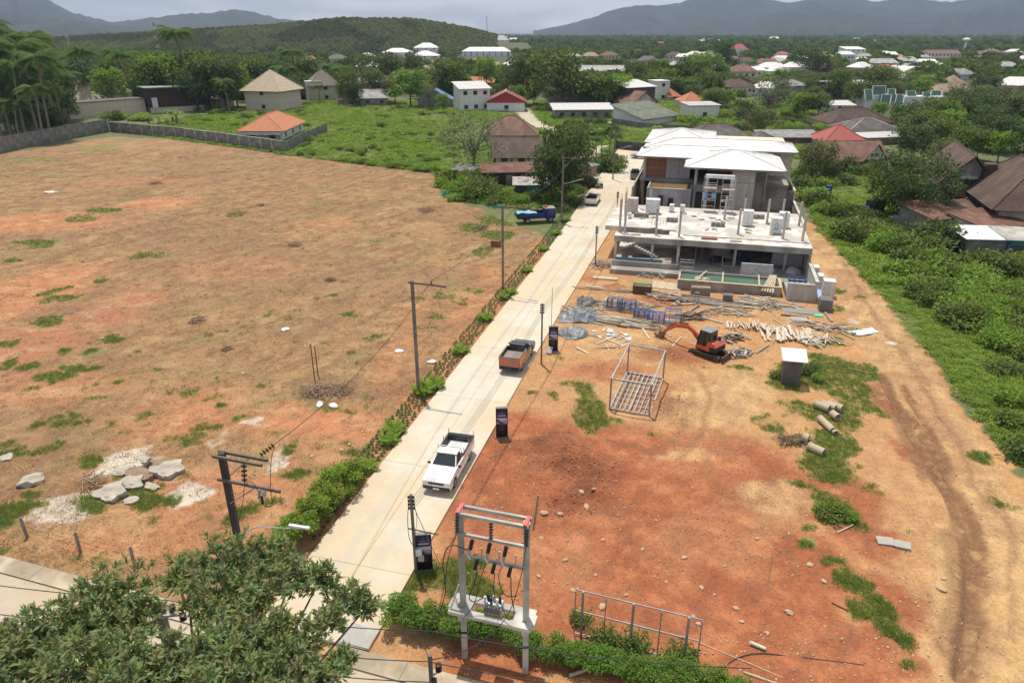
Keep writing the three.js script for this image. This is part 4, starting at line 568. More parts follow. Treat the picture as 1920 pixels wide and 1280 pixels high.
{ const { t, W, h } = H('shop', 'blue fronted shop under a pale flat roof', [1884, 488], [1962, 492], 5, 450, 438, { tile: mConcPale, wall: M('blue_paint', [.03, .12, .30], .6), roof: 'shed', win: 0 }); mb().box(W * .7, 1.2, .06, W * .45, 1.3, .06).mesh('shop_front', mDarkWall, t); mb().box(W * .8, .4, .08, W * .45, 2.2, .08).mesh('fascia', M('green_paint', [.03, .2, .12], .6), t); }
// far off
const F2 = (n, l, u0, u1, v, wt, rt, o = {}) => H(n, l, [u0, v], [u1, v], o.dep || 14, wt, rt, { win: 3, over: .3, lift: 0, course: 3, ...o });
F2('warehouse', 'white warehouse with pale roof below the planted hill', 776, 822, 104, 89, 80, { tile: mWhiteRoof, wall: mWhite, dep: 20 });
F2('warehouse', 'long low white roofed warehouse left of the pale warehouse', 716, 772, 110, 98, 90, { tile: mWhiteRoof, wall: mWhite, dep: 20 });
F2('warehouse', 'clustered white roofed factory sheds in front of the hill', 770, 822, 116, 104, 95, { tile: mWhiteRoof, wall: mWhite, dep: 20 });
F2('warehouse', 'very long thin white roofed shed amid dark trees', 866, 958, 106, 96, 88, { tile: mWhiteRoof, wall: mWhite, dep: 16, win: 8 });
F2('apartment_block', 'row of pale grey blocks behind the long thin shed', 886, 955, 88, 75, 66, { tile: mSheetGrey, wall: mWhite, dep: 20, win: 8 });
F2('apartment_block', 'tilted white multi storey block with striped windows', 1584, 1621, 112, 92, 87, { tile: mWhiteRoof, wall: mWhite, roof: 'shed', dep: 18, win: 4 });
F2('apartment_block', 'long pale apartment block with reddish roof far right', 1738, 1800, 113, 100, 93, { tile: mTilePink, wall: mWhite, roof: 'gable', dep: 16, win: 9 });
F2('school', 'large salmon red roof on the far plain', 1374, 1402, 97, 91, 82, { tile: mRedRoof, wall: mWhite });
F2('school', 'salmon red roofed long house on the far plain', 1456, 1484, 106, 101, 96, { tile: mRedRoof, wall: mWhite });
F2('glass_house', 'long grey roofed sheds behind the bright green thicket', 1065, 1172, 142, 133, 122, { tile: mSheetGrey, wall: mWhite, roof: 'gable', dep: 14, win: 8 });
F2('low_block', 'pale low block in trees behind the rain tree', 640, 720, 168, 156, 146, { tile: mSheetGrey, wall: mWhite, roof: 'shed', dep: 9 });
for (const [u, v, w] of [[812, 122, 16], [865, 118, 12], [890, 118, 12], [1105, 85, 40], [1240, 88, 30], [1190, 84, 18]]) F2('distant_orange_house', 'small orange roof among the distant trees', u - w / 2, u + w / 2, v, v - 4, v - 10, { tile: mTileOrange, wall: mWhite, group: 'orange roofs in the distant trees', win: 0 });
{ rnd = mulberry(77); const cl = [[40, 82, 60, 6], [100, 80, 30, 5], [1440, 82, 60, 4], [1540, 80, 70, 4], [1620, 82, 60, 4], [1350, 84, 40, 4], [1720, 150, 60, 10], [1460, 125, 30, 8], [1500, 150, 60, 10], [1880, 110, 50, 5], [1690, 120, 60, 8], [1310, 120, 40, 6], [1560, 120, 60, 8], [950, 80, 40, 4], [1450, 140, 40, 6], [1700, 135, 60, 8]];
  const pats = [0, 1, 2, 3].map(k => pattern(() => { const t = thing('distant_house', 'small pale house scattered over the distant plain', 'house', [0, 0, 0], 0, 'distant houses on the plain'), r = mb(); mb().box(12, 5, 8, 0, 2.5, 0).mesh('wall', k === 2 ? mCream : mWhite, t); const e = .6; r.quad(V(-6 - e, 5, 4 + e), V(6 + e, 5, 4 + e), V(4, 7.4, 0), V(-4, 7.4, 0)); r.quad(V(6 + e, 5, -4 - e), V(-6 - e, 5, -4 - e), V(-4, 7.4, 0), V(4, 7.4, 0)); r.tris([[V(6 + e, 5, 4 + e), V(6 + e, 5, -4 - e), V(4, 7.4, 0)], [V(-6 - e, 5, -4 - e), V(-6 - e, 5, 4 + e), V(-4, 7.4, 0)]]); r.mesh('roof', [mWhiteRoof, mSheetGrey, mTilePink, mWhiteRoof][k], t); for (let i = 0; i < 4; i++) mb().box(1.4, 1.4, .1, -4.5 + i * 3, 2.8, 4.05).mesh('window', mGlass, t); return t; }));
  for (const [u, v, ru, rv] of cl) for (let i = 0; i < 7; i++) { const uu = u + rr(-ru, ru), vv = v + rr(-rv, rv), p = G(uu, Math.max(74, vv)); copy(pick(pats), p, rr(-.5, .5), rr(.7, 1.25) * (v < 90 ? 1.5 : 1)); } }
{ rnd = mulberry(606); const cols = [[mTileOrange, mWhite, 'orange'], [mTilePink, mCream, 'reddish brown'], [mSheetGrey, mWhite, 'pale grey'], [mTileRed, mCream, 'brown'], [mWhiteRoof, mWhite, 'white'], [mTileGrey, mStucco, 'dark grey'], [mTanRoof, mCream, 'tan'], [mRedRoof, mWhite, 'red']];
  const pats = cols.map(([r0, w0, nm]) => pattern(() => { const t = thing('town_house', `small town house with ${nm} roof among the distant trees`, 'house', [0, 0, 0], 0, `town houses with ${nm} roofs`), r = mb(), e = .8, W = 7, D = 5; mb().box(W * 2, 4.2, D * 2, 0, 2.1, 0).mesh('wall', w0, t); slope(r, V(-W - e, 4, D + e), V(W + e, 4, D + e), V(W * .4, 7.2, 0), V(-W * .4, 7.2, 0), .9); slope(r, V(W + e, 4, -D - e), V(-W - e, 4, -D - e), V(-W * .4, 7.2, 0), V(W * .4, 7.2, 0), .9); slope(r, V(W + e, 4, D + e), V(W + e, 4, -D - e), V(W * .4, 7.2, 0), V(W * .4, 7.2, 0), .9); slope(r, V(-W - e, 4, -D - e), V(-W - e, 4, D + e), V(-W * .4, 7.2, 0), V(-W * .4, 7.2, 0), .9); r.mesh('roof', r0, t); for (let i = 0; i < 4; i++) mb().box(1.3, 1.3, .1, -5 + i * 3.3, 2.4, D + .05).mesh('window', mGlass, t); return t; }));
  let n = 0; for (let i = 0; i < 900 && n < 160; i++) { const right = rnd() < .72, u = right ? rr(1150, 1930) : rr(560, 1150), v = right ? 106 + 100 * Math.pow(rnd(), .8) : rr(112, 165), p = G(u, v), s = rr(.75, 1.15), hw = 8 * s * FOC / -p.z; let bad = false; for (const [a, b, c, d, z] of HRECT) if (u + hw > a && u - hw < c && v > b - 4 && v - 8 * s * FOC / -p.z < d + 4) { bad = true; break; } if (bad) continue; const top = v - 6.5 * s * FOC / -p.z; HRECT.push([u - hw, top, u + hw, v - 3, p.z]); copy(pick(pats), p, rr(-.6, .6), s); n++; } console.log('town', n); }
// masts
function mast(label, u, v, vt, kind) {
  const p = far(u, v, kind === 'lattice' ? 1300 : 900); const y1 = far(u, vt, -p.z).y; p.y = kind === 'lattice' ? 0 : hillH(p.x, p.z); const h = y1 - p.y, t = thing(kind === 'tower' ? 'water_tower' : 'radio_mast', label, kind === 'tower' ? 'tower' : 'mast', p); const n = 8;
  if (kind === 'tower') { const b = mb(); b.bar(V(0, 0, 0), V(0, h * .75, 0), 1.6, 1.2, 10); b.mesh('shaft', mWhite, t); mb().add(new THREE.SphereGeometry(h * .14, 12, 8), 0, h * .82, 0, 0, 0, 0, [1.4, .8, 1.4]).mesh('tank', mWhite, t); return; }
  for (let i = 0; i < n; i++) { const b = mb(), y0 = h * i / n, y2 = h * (i + 1) / n, w0 = 1.6 * (1 - i / n * .7), w1 = 1.6 * (1 - (i + 1) / n * .7); for (const [x, z] of [[-1, -1], [1, -1], [1, 1], [-1, 1]]) { b.bar(V(x * w0, y0, z * w0), V(x * w1, y2, z * w1), .16, .16, 4); b.bar(V(x * w0, y0, z * w0), V(-z * w1, y2, x * w1), .1, .1, 4); } b.mesh('section', kind === 'red' ? (i % 2 ? mWhite : M('mast_red', [.45, .07, .05], .7)) : mGalv, t); }
}
mast('red and white radio mast rising from the planted hill', 290, 62, 33, 'red'); mast('grey radio mast at the far left', 126, 70, 44, 'red2'); mast('thin lattice mast on the horizon', 913, 58, 29, 'lattice');
mast('white mushroom shaped water tower on the far plain', 1811, 84, 68, 'tower');
// ------------------------------------------------------------ perimeter walls on the left
function wallRun(name, label, pts, h0, panel, mPanel, mCap) {   // pts: ground points; panels between posts, stepped
  const t = thing(name, label, 'wall', pts[0], 0), o = pts[0];
  for (let s = 0; s + 1 < pts.length; s++) { const a = pts[s], b = pts[s + 1], n = Math.max(1, Math.round(a.distanceTo(b) / panel)); const ry = Math.atan2(-(b.z - a.z), b.x - a.x), L = a.distanceTo(b) / n;
    for (let i = 0; i < n; i++) { const p = a.clone().lerp(b, (i + .5) / n).sub(o), q = a.clone().lerp(b, i / n).sub(o), h = h0 + Math.sin((i + s * 7) * 1.3) * .06; const P = mb().box(L - .22, h, .14, p.x, h / 2, p.z, ry).mesh('panel', mPanel, t); mb().box(.24, h + .12, .26, q.x, (h + .12) / 2, q.z, ry).mesh('post', mCap, t); if (mCap === mConcPale) mb().box(L - .24, .08, .24, p.x, h + .042, p.z, ry).mesh('coping', mCap, P); } }
  return t;
}
wallRun('boundary_wall', 'tall weathered grey concrete panel wall at the left of the field', [G(-120, 318), G(0, 288), G(80, 270), G(205, 247)], 3.5, 5.2, mConcDark, mConcDark);
wallRun('boundary_wall', 'grey block wall with pale stepped coping behind the field', [G(207, 247), G(330, 258), G(450, 275), G(533, 287)], 2.7, 4.4, mConcDark, mConcPale);
wallRun('boundary_wall', 'grey block wall running back beside the orange tiled house', [G(535, 287), G(568, 268), G(614, 248)], 2.5, 4.6, mConcDark, mConcDark);
wallRun('boundary_wall', 'dark grey wall behind the parked silver pickup', [G(1155, 280), G(1216, 286)], 2.0, 3, mDarkWall, mDarkWall);
wallRun('boundary_wall', 'low grey wall in front of the white roofed block', [G(1148, 232), G(1200, 240), G(1290, 246)], 1.6, 4, mConcDark, mConcDark);
console.log('houses');
// ------------------------------------------------------------ trees in the middle distance
rnd = mulberry(4243); makeWoods();
rnd = mulberry(4242);
const T = TREES;
const gB = 'trees among the distant houses';
const pal = () => pick(PALM);
for (const [u, v, t] of [[12, 246, 78], [36, 240, 92], [60, 244, 84], [84, 250, 76], [106, 240, 94], [72, 256, 118], [97, 262, 128], [22, 256, 108], [-20, 250, 90], [50, 262, 140]]) plant(pal(), u, v, t, 'coconut palm in the dense grove at the left edge', 'coconut palms left of the villa');
for (const [u, v, t] of [[165, 196, 92], [181, 200, 88], [250, 192, 97], [238, 188, 108], [361, 200, 80], [346, 194, 97], [376, 196, 95], [330, 190, 108], [300, 188, 112], [205, 195, 118]]) plant(pal(), u, v, t, 'coconut palm standing behind the cream villa', 'coconut palms behind the villa');
for (const [u, v, t] of [[545, 196, 104], [562, 194, 110], [534, 190, 112], [622, 180, 104], [641, 184, 108], [512, 185, 118]]) plant(pal(), u, v, t, 'coconut palm beside the grey thatched house', 'coconut palms by the thatched houses');
for (const [u, v, t] of [[430, 212, 148], [418, 208, 155], [600, 194, 150]]) plant(pal(), u, v, t, 'short palm in front of the tall thatched house', 'short palms by the thatched house');
for (const [u, v, t] of [[1310, 195, 128], [1296, 190, 140]]) plant(pal(), u, v, t, 'coconut palm above the orange hip roof', 'palms above the orange roof');
for (const [u, v, t] of [[1128, 296, 232], [1142, 298, 236], [1150, 294, 238], [1118, 300, 244]]) plant(pal(), u, v, t, 'palm in the clump at the road bend', 'palms at the road bend');
for (const [u, v, t] of [[10, 232, 150], [50, 236, 155], [90, 232, 150], [120, 230, 165], [-20, 240, 150], [30, 250, 190], [70, 252, 195], [105, 250, 200]]) plant(pick([T.round, T.dark, T.light]), u, v, t, 'leafy tree between the palm trunks at the left edge', 'trees in the palm grove', 1.1);
for (const [u, v, t] of [[0, 236, 96], [46, 232, 102], [74, 236, 96], [118, 236, 118], [130, 225, 112], [92, 228, 108], [26, 230, 100], [58, 226, 112], [5, 262, 150], [38, 266, 165], [84, 268, 160]]) plant(pal(), u, v, t, 'coconut palm at the back of the left edge grove', 'coconut palms left of the villa back row');
plant(T.flat, 735, 172, 97, 'wide dark rain tree with flat crown', undefined, 1.15);
plant(T.dark, 985, 196, 98, 'tall dark tree left of the largest mid green tree', undefined, .9); plant(T.round, 1045, 204, 92, 'largest mid green tree behind the flag pole', undefined, 1.05);
plant(T.light, 770, 200, 128, 'light green spreading tree left of the blue edged shed', undefined, 1.2); plant(T.grey, 885, 330, 208, 'tall wispy grey green tree beside the hip roofed house', undefined, 1.35);
plant(T.dark, 1056, 372, 232, 'dense dark tree by the road next to the gabled house', undefined, .75); plant(T.round, 1078, 345, 238, 'slender green tree behind the roadside pole', undefined, .6); plant(T.dark, 1040, 380, 268, 'broad shade tree over the roadside shack', undefined, .95);
plant(T.grey, 1440, 222, 140, 'big grey green spreading tree behind the construction building', undefined, 1.5); plant(T.olive, 1422, 258, 200, 'rounded reddish olive tree behind the grey hip roof');
{ const g = pattern(() => treeProto('mango_tree', { h: 10, spread: 7.2, clumps: 120, leaves: 11000, len: .42, wid: .12, clump: 1.35, r: .4, mat: fDark, base: .12, fork: .3 }, 'x', 'tree')); const p = G(1692, 412), s = reach(1692, 412, 283) / 10; copy(g, p, 1, V(s * .95, s, s * .95), 'large dense dark tree with rounded crown beside the shacks'); }
plant(T.olive, 1530, 335, 262, 'patchy olive tree with flowering branches beside the white roof', undefined, 1.0);
for (const [k, u, v, t, w] of [['dark', 1355, 130, 74, .8], ['dark', 1505, 145, 87, 1], ['dark', 1530, 150, 95, .9], ['light', 1318, 160, 97, 1.2], ['round', 1290, 175, 105, 1], ['round', 1570, 190, 128, .9], ['round', 1640, 190, 122, 1], ['light', 1668, 176, 128, .8], ['round', 1600, 200, 150, .9], ['dark', 1460, 190, 150, .8], ['round', 1518, 188, 145, .8], ['olive', 1560, 150, 112, 1], ['round', 1110, 205, 136, 1.3], ['light', 1140, 205, 140, 1.2], ['light', 1085, 200, 142, 1.2], ['light', 1165, 200, 138, 1], ['dark', 1190, 175, 118, .9], ['tall', 1222, 152, 108, 1], ['light', 912, 168, 106, .9], ['round', 835, 184, 110, 1.1], ['dark', 800, 190, 130, .9], ['round', 700, 192, 128, 1], ['dark', 665, 200, 150, .8], ['olive', 740, 195, 145, 1], ['dark', 865, 160, 118, .9], ['round', 960, 190, 130, .9], ['light', 1240, 140, 110, 1], ['light', 1255, 170, 128, 1], ['grey', 805, 205, 150, 1], ['round', 655, 195, 130, .8], ['light', 830, 212, 175, .8]]) plant(T[k], u, v, t, { dark: 'dark green tree between the distant houses', light: 'light green tree between the distant houses', round: 'mid green tree between the distant houses', olive: 'olive green tree between the distant houses', grey: 'wispy grey green tree between the distant houses', tall: 'tall slender tree between the distant houses', flat: 'flat crowned tree between the distant houses' }[k], gB + ' ' + k, w);
for (const [k, u, v, t] of [['dark', 1705, 262, 190], ['round', 1745, 252, 182], ['dark', 1790, 245, 178], ['dark', 1832, 240, 170], ['dark', 1880, 250, 178], ['dark', 1862, 285, 212], ['light', 1905, 285, 222], ['round', 1805, 300, 236], ['round', 1752, 285, 220], ['dark', 1708, 300, 232], ['round', 1725, 275, 205], ['light', 1775, 268, 205], ['dark', 1845, 262, 195], ['light', 1870, 305, 245], ['olive', 1900, 225, 160], ['olive', 1850, 215, 160], ['olive', 1800, 215, 158], ['olive', 1925, 255, 172], ['dark', 1940, 310, 225], ['light', 1830, 300, 252], ['round', 1770, 318, 262]]) plant(T[k], u, v, t, { dark: 'dark green tree', light: 'light green tree', round: 'mid green tree', olive: 'olive green tree' }[k] + ' in the thick wood at the right', 'wood above the brown houses ' + k, 1.15);
for (const [k, u, v, t] of [['dark', 330, 200, 102], ['round', 395, 205, 100], ['dark', 425, 205, 108], ['light', 445, 200, 118], ['round', 285, 205, 112], ['light', 215, 205, 126], ['dark', 135, 205, 108], ['round', 480, 190, 105], ['dark', 505, 190, 112], ['round', 580, 175, 105], ['dark', 150, 180, 105], ['light', 312, 205, 98], ['dark', 372, 208, 130], ['light', 60, 210, 110], ['dark', 20, 210, 105], ['round', 220, 180, 108], ['dark', 270, 178, 112]]) plant(T[k], u, v, t, { dark: 'dark green tree', light: 'light green tree', round: 'mid green tree' }[k] + ' behind the cream villa', 'trees behind the villa ' + k, .9);
// fill the tree belt beyond, keeping clear of the houses
const belt = { round: 'mid green tree in the distant belt', dark: 'dark green tree in the distant belt', light: 'light green tree in the distant belt', olive: 'olive tree in the distant belt', tall: 'tall tree in the distant belt' };
{ let n = 0; for (let i = 0; i < 2400 && n < 298; i++) {
  const v = 108 + 100 * Math.pow(rnd(), 1.1), u = rr(-60, 1980), k = pick(['round', 'round', 'dark', 'dark', 'light', 'olive', 'tall']), hm = rr(5, 9.5); if (u > 540 && u < 860 && v > 196) continue; if (u > 980 && u < 1290 && v > 196) continue; if (u > 160 && u < 560 && v > 200) continue; if (v < 125 && rnd() < .5) continue;
  const p = G(u, v), sc = FOC / -p.z * .95, top = v - hm * sc, w = hm * .5 * sc; let bad = false; for (const [a, b, c, d, z] of HRECT) if (p.z > z - 3 && u + w * .45 > a + 8 && u - w * .45 < c - 8 && top < d - 6 && v > b) { bad = true; break; } for (const [a, b, c, d, z] of HRECT) if (Math.abs(p.z - z) < 12 && u > a - 3 && u < c + 3) bad = true; if (bad) continue;
  const h0 = { round: 8, dark: 10, light: 8, olive: 9, tall: 14 }[k], s = hm / h0; copy(T[k], p, rr(0, 6.28), V(s * 1.15, s, s * 1.15), belt[k], 'distant tree belt ' + k); n++; } console.log('belt', n); }
{ let n = 0; for (let i = 0; i < 3000 && n < 150; i++) { const v = rr(128, 250), u = rr(1285, 1960), k = pick(['round', 'round', 'dark', 'light', 'olive', 'dark']), hm = rr(4.5, 8.5); if (v > 210 && u < 1500) continue; if (v > 235 && u < 1700) continue; const p = G(u, v), sc = FOC / -p.z * .95, top = v - hm * sc, w = hm * .5 * sc; let bad = false; for (const [a, b, c, d, z] of HRECT) if (p.z > z - 3 && u + w * .5 > a + 8 && u - w * .5 < c - 8 && top < d - 5 && v > b) { bad = true; break; } for (const [a, b, c, d, z] of HRECT) if (p.z > z - 14 && p.z < z + 4 && u > a + 4 && u < c - 4) bad = true; if (bad) continue; const s = hm / { round: 8, dark: 10, light: 8, olive: 9 }[k]; copy(T[k], p, rr(0, 6.28), V(s * 1.2, s, s * 1.2), { dark: 'dark green garden tree among the right hand houses', light: 'light green garden tree among the right hand houses', round: 'mid green garden tree among the right hand houses', olive: 'olive garden tree among the right hand houses' }[k], 'garden trees on the right ' + k); n++; } console.log('garden', n); }
for (let i = 0; i < 60; i++) { const u = rr(640, 1150), v = rr(108, 150), p = G(u, v); let bad = false; for (const [a, b, c, d, z] of HRECT) if (p.z > z - 5 && u + 14 > a && u - 14 < c && v > b && v - 26 < d) bad = true; if (bad) continue; copy(pal(), p, rr(0, 6), rr(.55, .8), 'small coconut palm in the far palm grove', 'far palm grove'); }
// bushes: green field edge, left garden, roadside, right thicket
const bush = (list, label, group, kinds, sc = [.8, 1.3]) => { for (const [u, v, s = 1] of list) copy(BUSH[pick(kinds)], G(u, v), rr(0, 6.28), V(s * rr(...sc), s * rr(...sc) * .95, s * rr(...sc)), label, group); };
bush([[200, 222, 1.4], [215, 226, 1.6], [225, 222, 1.5], [205, 218, 1.3], [240, 224, 1.4]], 'rounded green shrub in front of the cream villa', 'villa shrubs', ['mid', 'bright']);
bush([[255, 226, 1.6], [265, 222, 1.5], [275, 226, 1.4]], 'yellow green shrub beside the timber house', 'yellow villa shrubs', ['weed']);
bush([[60, 262, 1.7], [75, 264, 1.6], [45, 266, 1.6], [92, 262, 1.5], [30, 270, 1.4], [110, 258, 1.3]], 'dark shrub under the palm grove', 'palm grove shrubs', ['bright', 'mid']);
for (const [u, v] of [[298, 232], [312, 236], [322, 230], [280, 232], [335, 234], [1118, 262], [1230, 258], [1236, 264], [1222, 266]]) copy(bananaProto, G(u, v), rr(0, 6), rr(.9, 1.5), u < 500 ? 'broad leaved banana plant in the villa garden' : 'banana plant by the grey wall near the road bend', u < 500 ? 'villa bananas' : 'bananas at the bend');
bush([[1150, 322, 1.6], [1142, 314, 1.5], [1156, 312, 1.4], [1136, 322, 1.2]], 'clipped dark shrub at the road corner', 'corner shrubs', ['dark', 'mid']);
bush([[830, 352, 1.2], [850, 362, 1.5], [870, 358, 1.6], [890, 372, 1.9], [905, 362, 1.8], [880, 345, 1.6], [920, 372, 1.5], [842, 340, 1.3], [940, 330, 1.5], [945, 340, 1.4], [900, 350, 1.7], [930, 385, 1.0], [860, 375, 1.1]], 'leafy green bush in front of the rusty shacks', 'bushes before the shacks', ['mid', 'bright', 'mid']);
bush([[955, 372, 1.0], [970, 382, 1.1], [1000, 376, 1.0], [1030, 380, 1.1], [1050, 395, .9], [1080, 385, .9], [1095, 345, 1.2], [1105, 350, 1.1], [1085, 360, 1.0], [985, 400, .7]], 'small bush along the verge by the blue truck', 'verge bushes', ['olive', 'mid', 'bright']);
rnd = mulberry(515);
{ // right thicket: dense bushes
  const spots = []; for (let i = 0; i < 900 && spots.length < 150; i++) { const v = 410 + 270 * Math.pow(rnd(), .9), edge = v < 480 ? 1640 - (480 - v) * 1.6 : v < 560 ? lerp(1640, 1715, (v - 480) / 80) : v < 640 ? lerp(1715, 1850, (v - 560) / 80) : lerp(1850, 1960, (v - 640) / 60), u = rr(edge, 2080), p = G(u, v), [a] = toAD(p.x, p.z); if (v < 490 && u > 1730) continue; if (v < 445 && u > 1560) continue;  if (p.x * 0 + u > 1800 && v < 500) continue; spots.push([u, v, lerp(1.6, .95, (v - 410) / 270) * rr(.65, 1.1)]); }
  bush(spots, 'leafy bush in the green thicket right of the dirt track', 'right thicket', ['mid', 'bright', 'mid', 'bright', 'weed']);
  bush([[1520, 372, 1.6], [1508, 355, 1.7], [1535, 385, 1.4], [1515, 340, 1.6], [1500, 330, 1.4], [1550, 350, 1.2], [1560, 335, 1.3], [1580, 345, 1.1], [1545, 400, 1.3], [1560, 408, 1.2], [1600, 415, 1.4], [1580, 400, 1.2], [1620, 425, 1.5], [1560, 318, 1.3], [1590, 322, 1.3], [1620, 330, 1.4], [1530, 320, 1.6], [1640, 440, 1.5], [1680, 460, 1.8], [1720, 462, 1.9], [1750, 455, 1.8], [1770, 470, 1.7], [1700, 475, 1.6], [1740, 480, 1.8], [1790, 470, 1.4]], 'dark green bush behind the side wall of the site', 'bushes behind the side wall', ['dark', 'mid', 'bright']);
  bush([[1895, 760, .9], [1905, 800, .8], [1560, 970, .45], [1910, 850, .8], [1880, 700, .9]], 'low spreading bush at the edge of the dirt track', 'track edge bushes', ['bright', 'mid']);
  bush([[1560, 962, .42], [1535, 955, .3], [1590, 972, .34]], 'low bush in the middle of the grassy strip', 'strip bushes', ['bright']);
  bush([[1500, 700, .5], [1535, 712, .5], [1525, 700, .55], [1455, 710, .4]], 'small weedy bush around the grey shed', 'shed bushes', ['bright', 'mid']);
}
{ // green field scrub
  const spots = []; for (let i = 0; i < 1200 && spots.length < 120; i++) { const u = rr(560, 900), v = rr(200, 322); if (v > 290 + (u - 560) * .11 - 4 || u > 860 && v > 212) continue; if (v < 205 || u < 620 && v < 255) continue; spots.push([u, v, rr(.45, .9)]); }
  bush(spots, 'low weedy bush in the overgrown green field', 'green field scrub', ['weed', 'weed', 'bright', 'mid'], [.8, 1.2]);
  const s2 = []; for (let i = 0; i < 34; i++) s2.push([rr(360, 600), rr(205, 238), rr(.7, 1.2)]); bush(s2, 'shrub in the gardens below the thatched houses', 'garden shrubs', ['weed', 'bright', 'mid']);
  const s3 = []; for (let i = 0; i < 26; i++) { const t = rnd(); s3.push([lerp(555, 820, t), lerp(292, 326, t) - rr(0, 6), rr(.5, .8)]); } bush(s3, 'bush on the edge between green and brown fields', 'field edge scrub', ['bright', 'weed', 'mid']);
}
bush(Array.from({ length: 46 }, () => [rr(1285, 1430), rr(200, 250), rr(1.0, 1.9)]), 'garden bush between the white flat block and the construction roof', 'garden bushes behind the roof', ['mid', 'bright', 'olive', 'weed', 'dark']);
bush(Array.from({ length: 30 }, () => [rr(1440, 1545), rr(205, 262), rr(1.0, 1.7)]), 'garden bush around the long grey roofed shed', 'garden bushes by the long shed', ['mid', 'bright', 'olive', 'weed']);
bush(Array.from({ length: 26 }, () => [rr(1050, 1160), rr(228, 262), rr(.8, 1.5)]), 'bush along the dirt track below the white roofed block', 'track bushes', ['mid', 'dark', 'bright']);
console.log('trees');
// ------------------------------------------------------------ poles and lines
rnd = mulberry(88);
const mPole = M('pole_concrete', [.28, .255, .235], .9, { map: TX.stain }), mPolePale = M('pole_pale', [.60, .57, .53], .85, { map: TX.stain }), mInsul = M('porcelain_brown', [.05, .02, .015], .3), mRubber = M('rubber', [.02, .02, .021], .8), mCable = M('cable', [.03, .03, .032], .7), mArm = M('arm_timber', [.17, .145, .125], .9, { map: TX.wood });
function cable(label, a, b, sag, r = .016, group, parent = scene, name = 'cable') {
  const pts = []; for (let i = 0; i <= 14; i++) { const t = i / 14, p = a.clone().lerp(b, t); p.y -= sag * 4 * t * (1 - t); pts.push(p); }
  const m = new THREE.Mesh(new THREE.TubeGeometry(new THREE.CatmullRomCurve3(pts), 20, r, 5), mCable); m.name = name; addTo(parent, m); if (parent === scene) tag(m, label, 'cable', group); return m;
}
function hose(name, pts, r, mat, parent) { const m = new THREE.Mesh(new THREE.TubeGeometry(new THREE.CatmullRomCurve3(pts), pts.length * 6, r, 6), mat); m.name = name; return addTo(parent, m); }
function insulator(parent, a, b, n, R, mat = mInsul) { const i = mb(), d = b.clone().sub(a); i.bar(a, b, .025, .025, 6); for (let k = 0; k < n; k++) { const p = a.clone().addScaledVector(d, (k + .5) / n), q = p.clone().addScaledVector(d, .28 / n); i.bar(p, q, R, R * .45, 10); } return i.mesh('insulator', mat, parent); }
function linePole(label, p, h, arm, armDir, lamp) {        // square concrete pole with one long arm
  const t = thing('utility_pole', label, 'pole', p, 0, 'roadside concrete poles'); mb().beam(V(0, -.3, 0), V(0, h, 0), .24, .24).mesh('shaft', mPole, t);
  const d = V(Math.cos(armDir), 0, Math.sin(armDir)), a0 = d.clone().multiplyScalar(-.3).setY(h - .12), a1 = d.clone().multiplyScalar(arm).setY(h - .16);
  a0.z += .16; a1.z += .16; mb().beam(a0, a1, .1, .12).mesh('crossarm', mArm, t); mb().bar(V(0, h - 1.5, .14), a0.clone().lerp(a1, .58), .025, .025, 5).mesh('brace', mSteel, t);
  const q = a0.clone().lerp(a1, .62); insulator(t, q.clone().setY(q.y + .06), q.clone().setY(q.y + .34), 3, .09); mb().box(.06, .3, .3, .05, h * .58, .13).mesh('bracket', mSteel, t);
  if (lamp) { const b0 = V(.1, h * .60, .1), b1 = d.clone().multiplyScalar(3.0).setY(h * .60 + .9); b1.z += .3; mb().bar(b0, b1, .03, .03, 6).mesh('lamp_arm', mGalv, t); const L = mb(); L.beam(b1.clone().lerp(b0, .32).setY(b1.y - .2), b1.clone(), .2, .08); L.mesh('lamp_head', mGalv, t); }
  t.userData.top = undefined; delete t.userData.top; return q.clone().add(t.position).setY(q.y + .34);
}
const armAng = Math.atan2(.29, .96);
const P1 = linePole('concrete line pole with long arm beside the planted strip', V(-7.32, 0, -49.3), 9.3, 2.7, armAng, false);
const P2 = linePole('concrete line pole with a street lamp next to the red brick stack', V(-.98, 0, -72.7), 9.55, 2.7, armAng, true);
const P3 = linePole('concrete line pole in front of the dense roadside trees', V(7.33, 0, -103.1), 9.6, 2.7, armAng, true);
const P4 = linePole('concrete line pole beside the palms at the road bend', V(19.2, 0, -136), 9.4, 2.6, armAng, true);
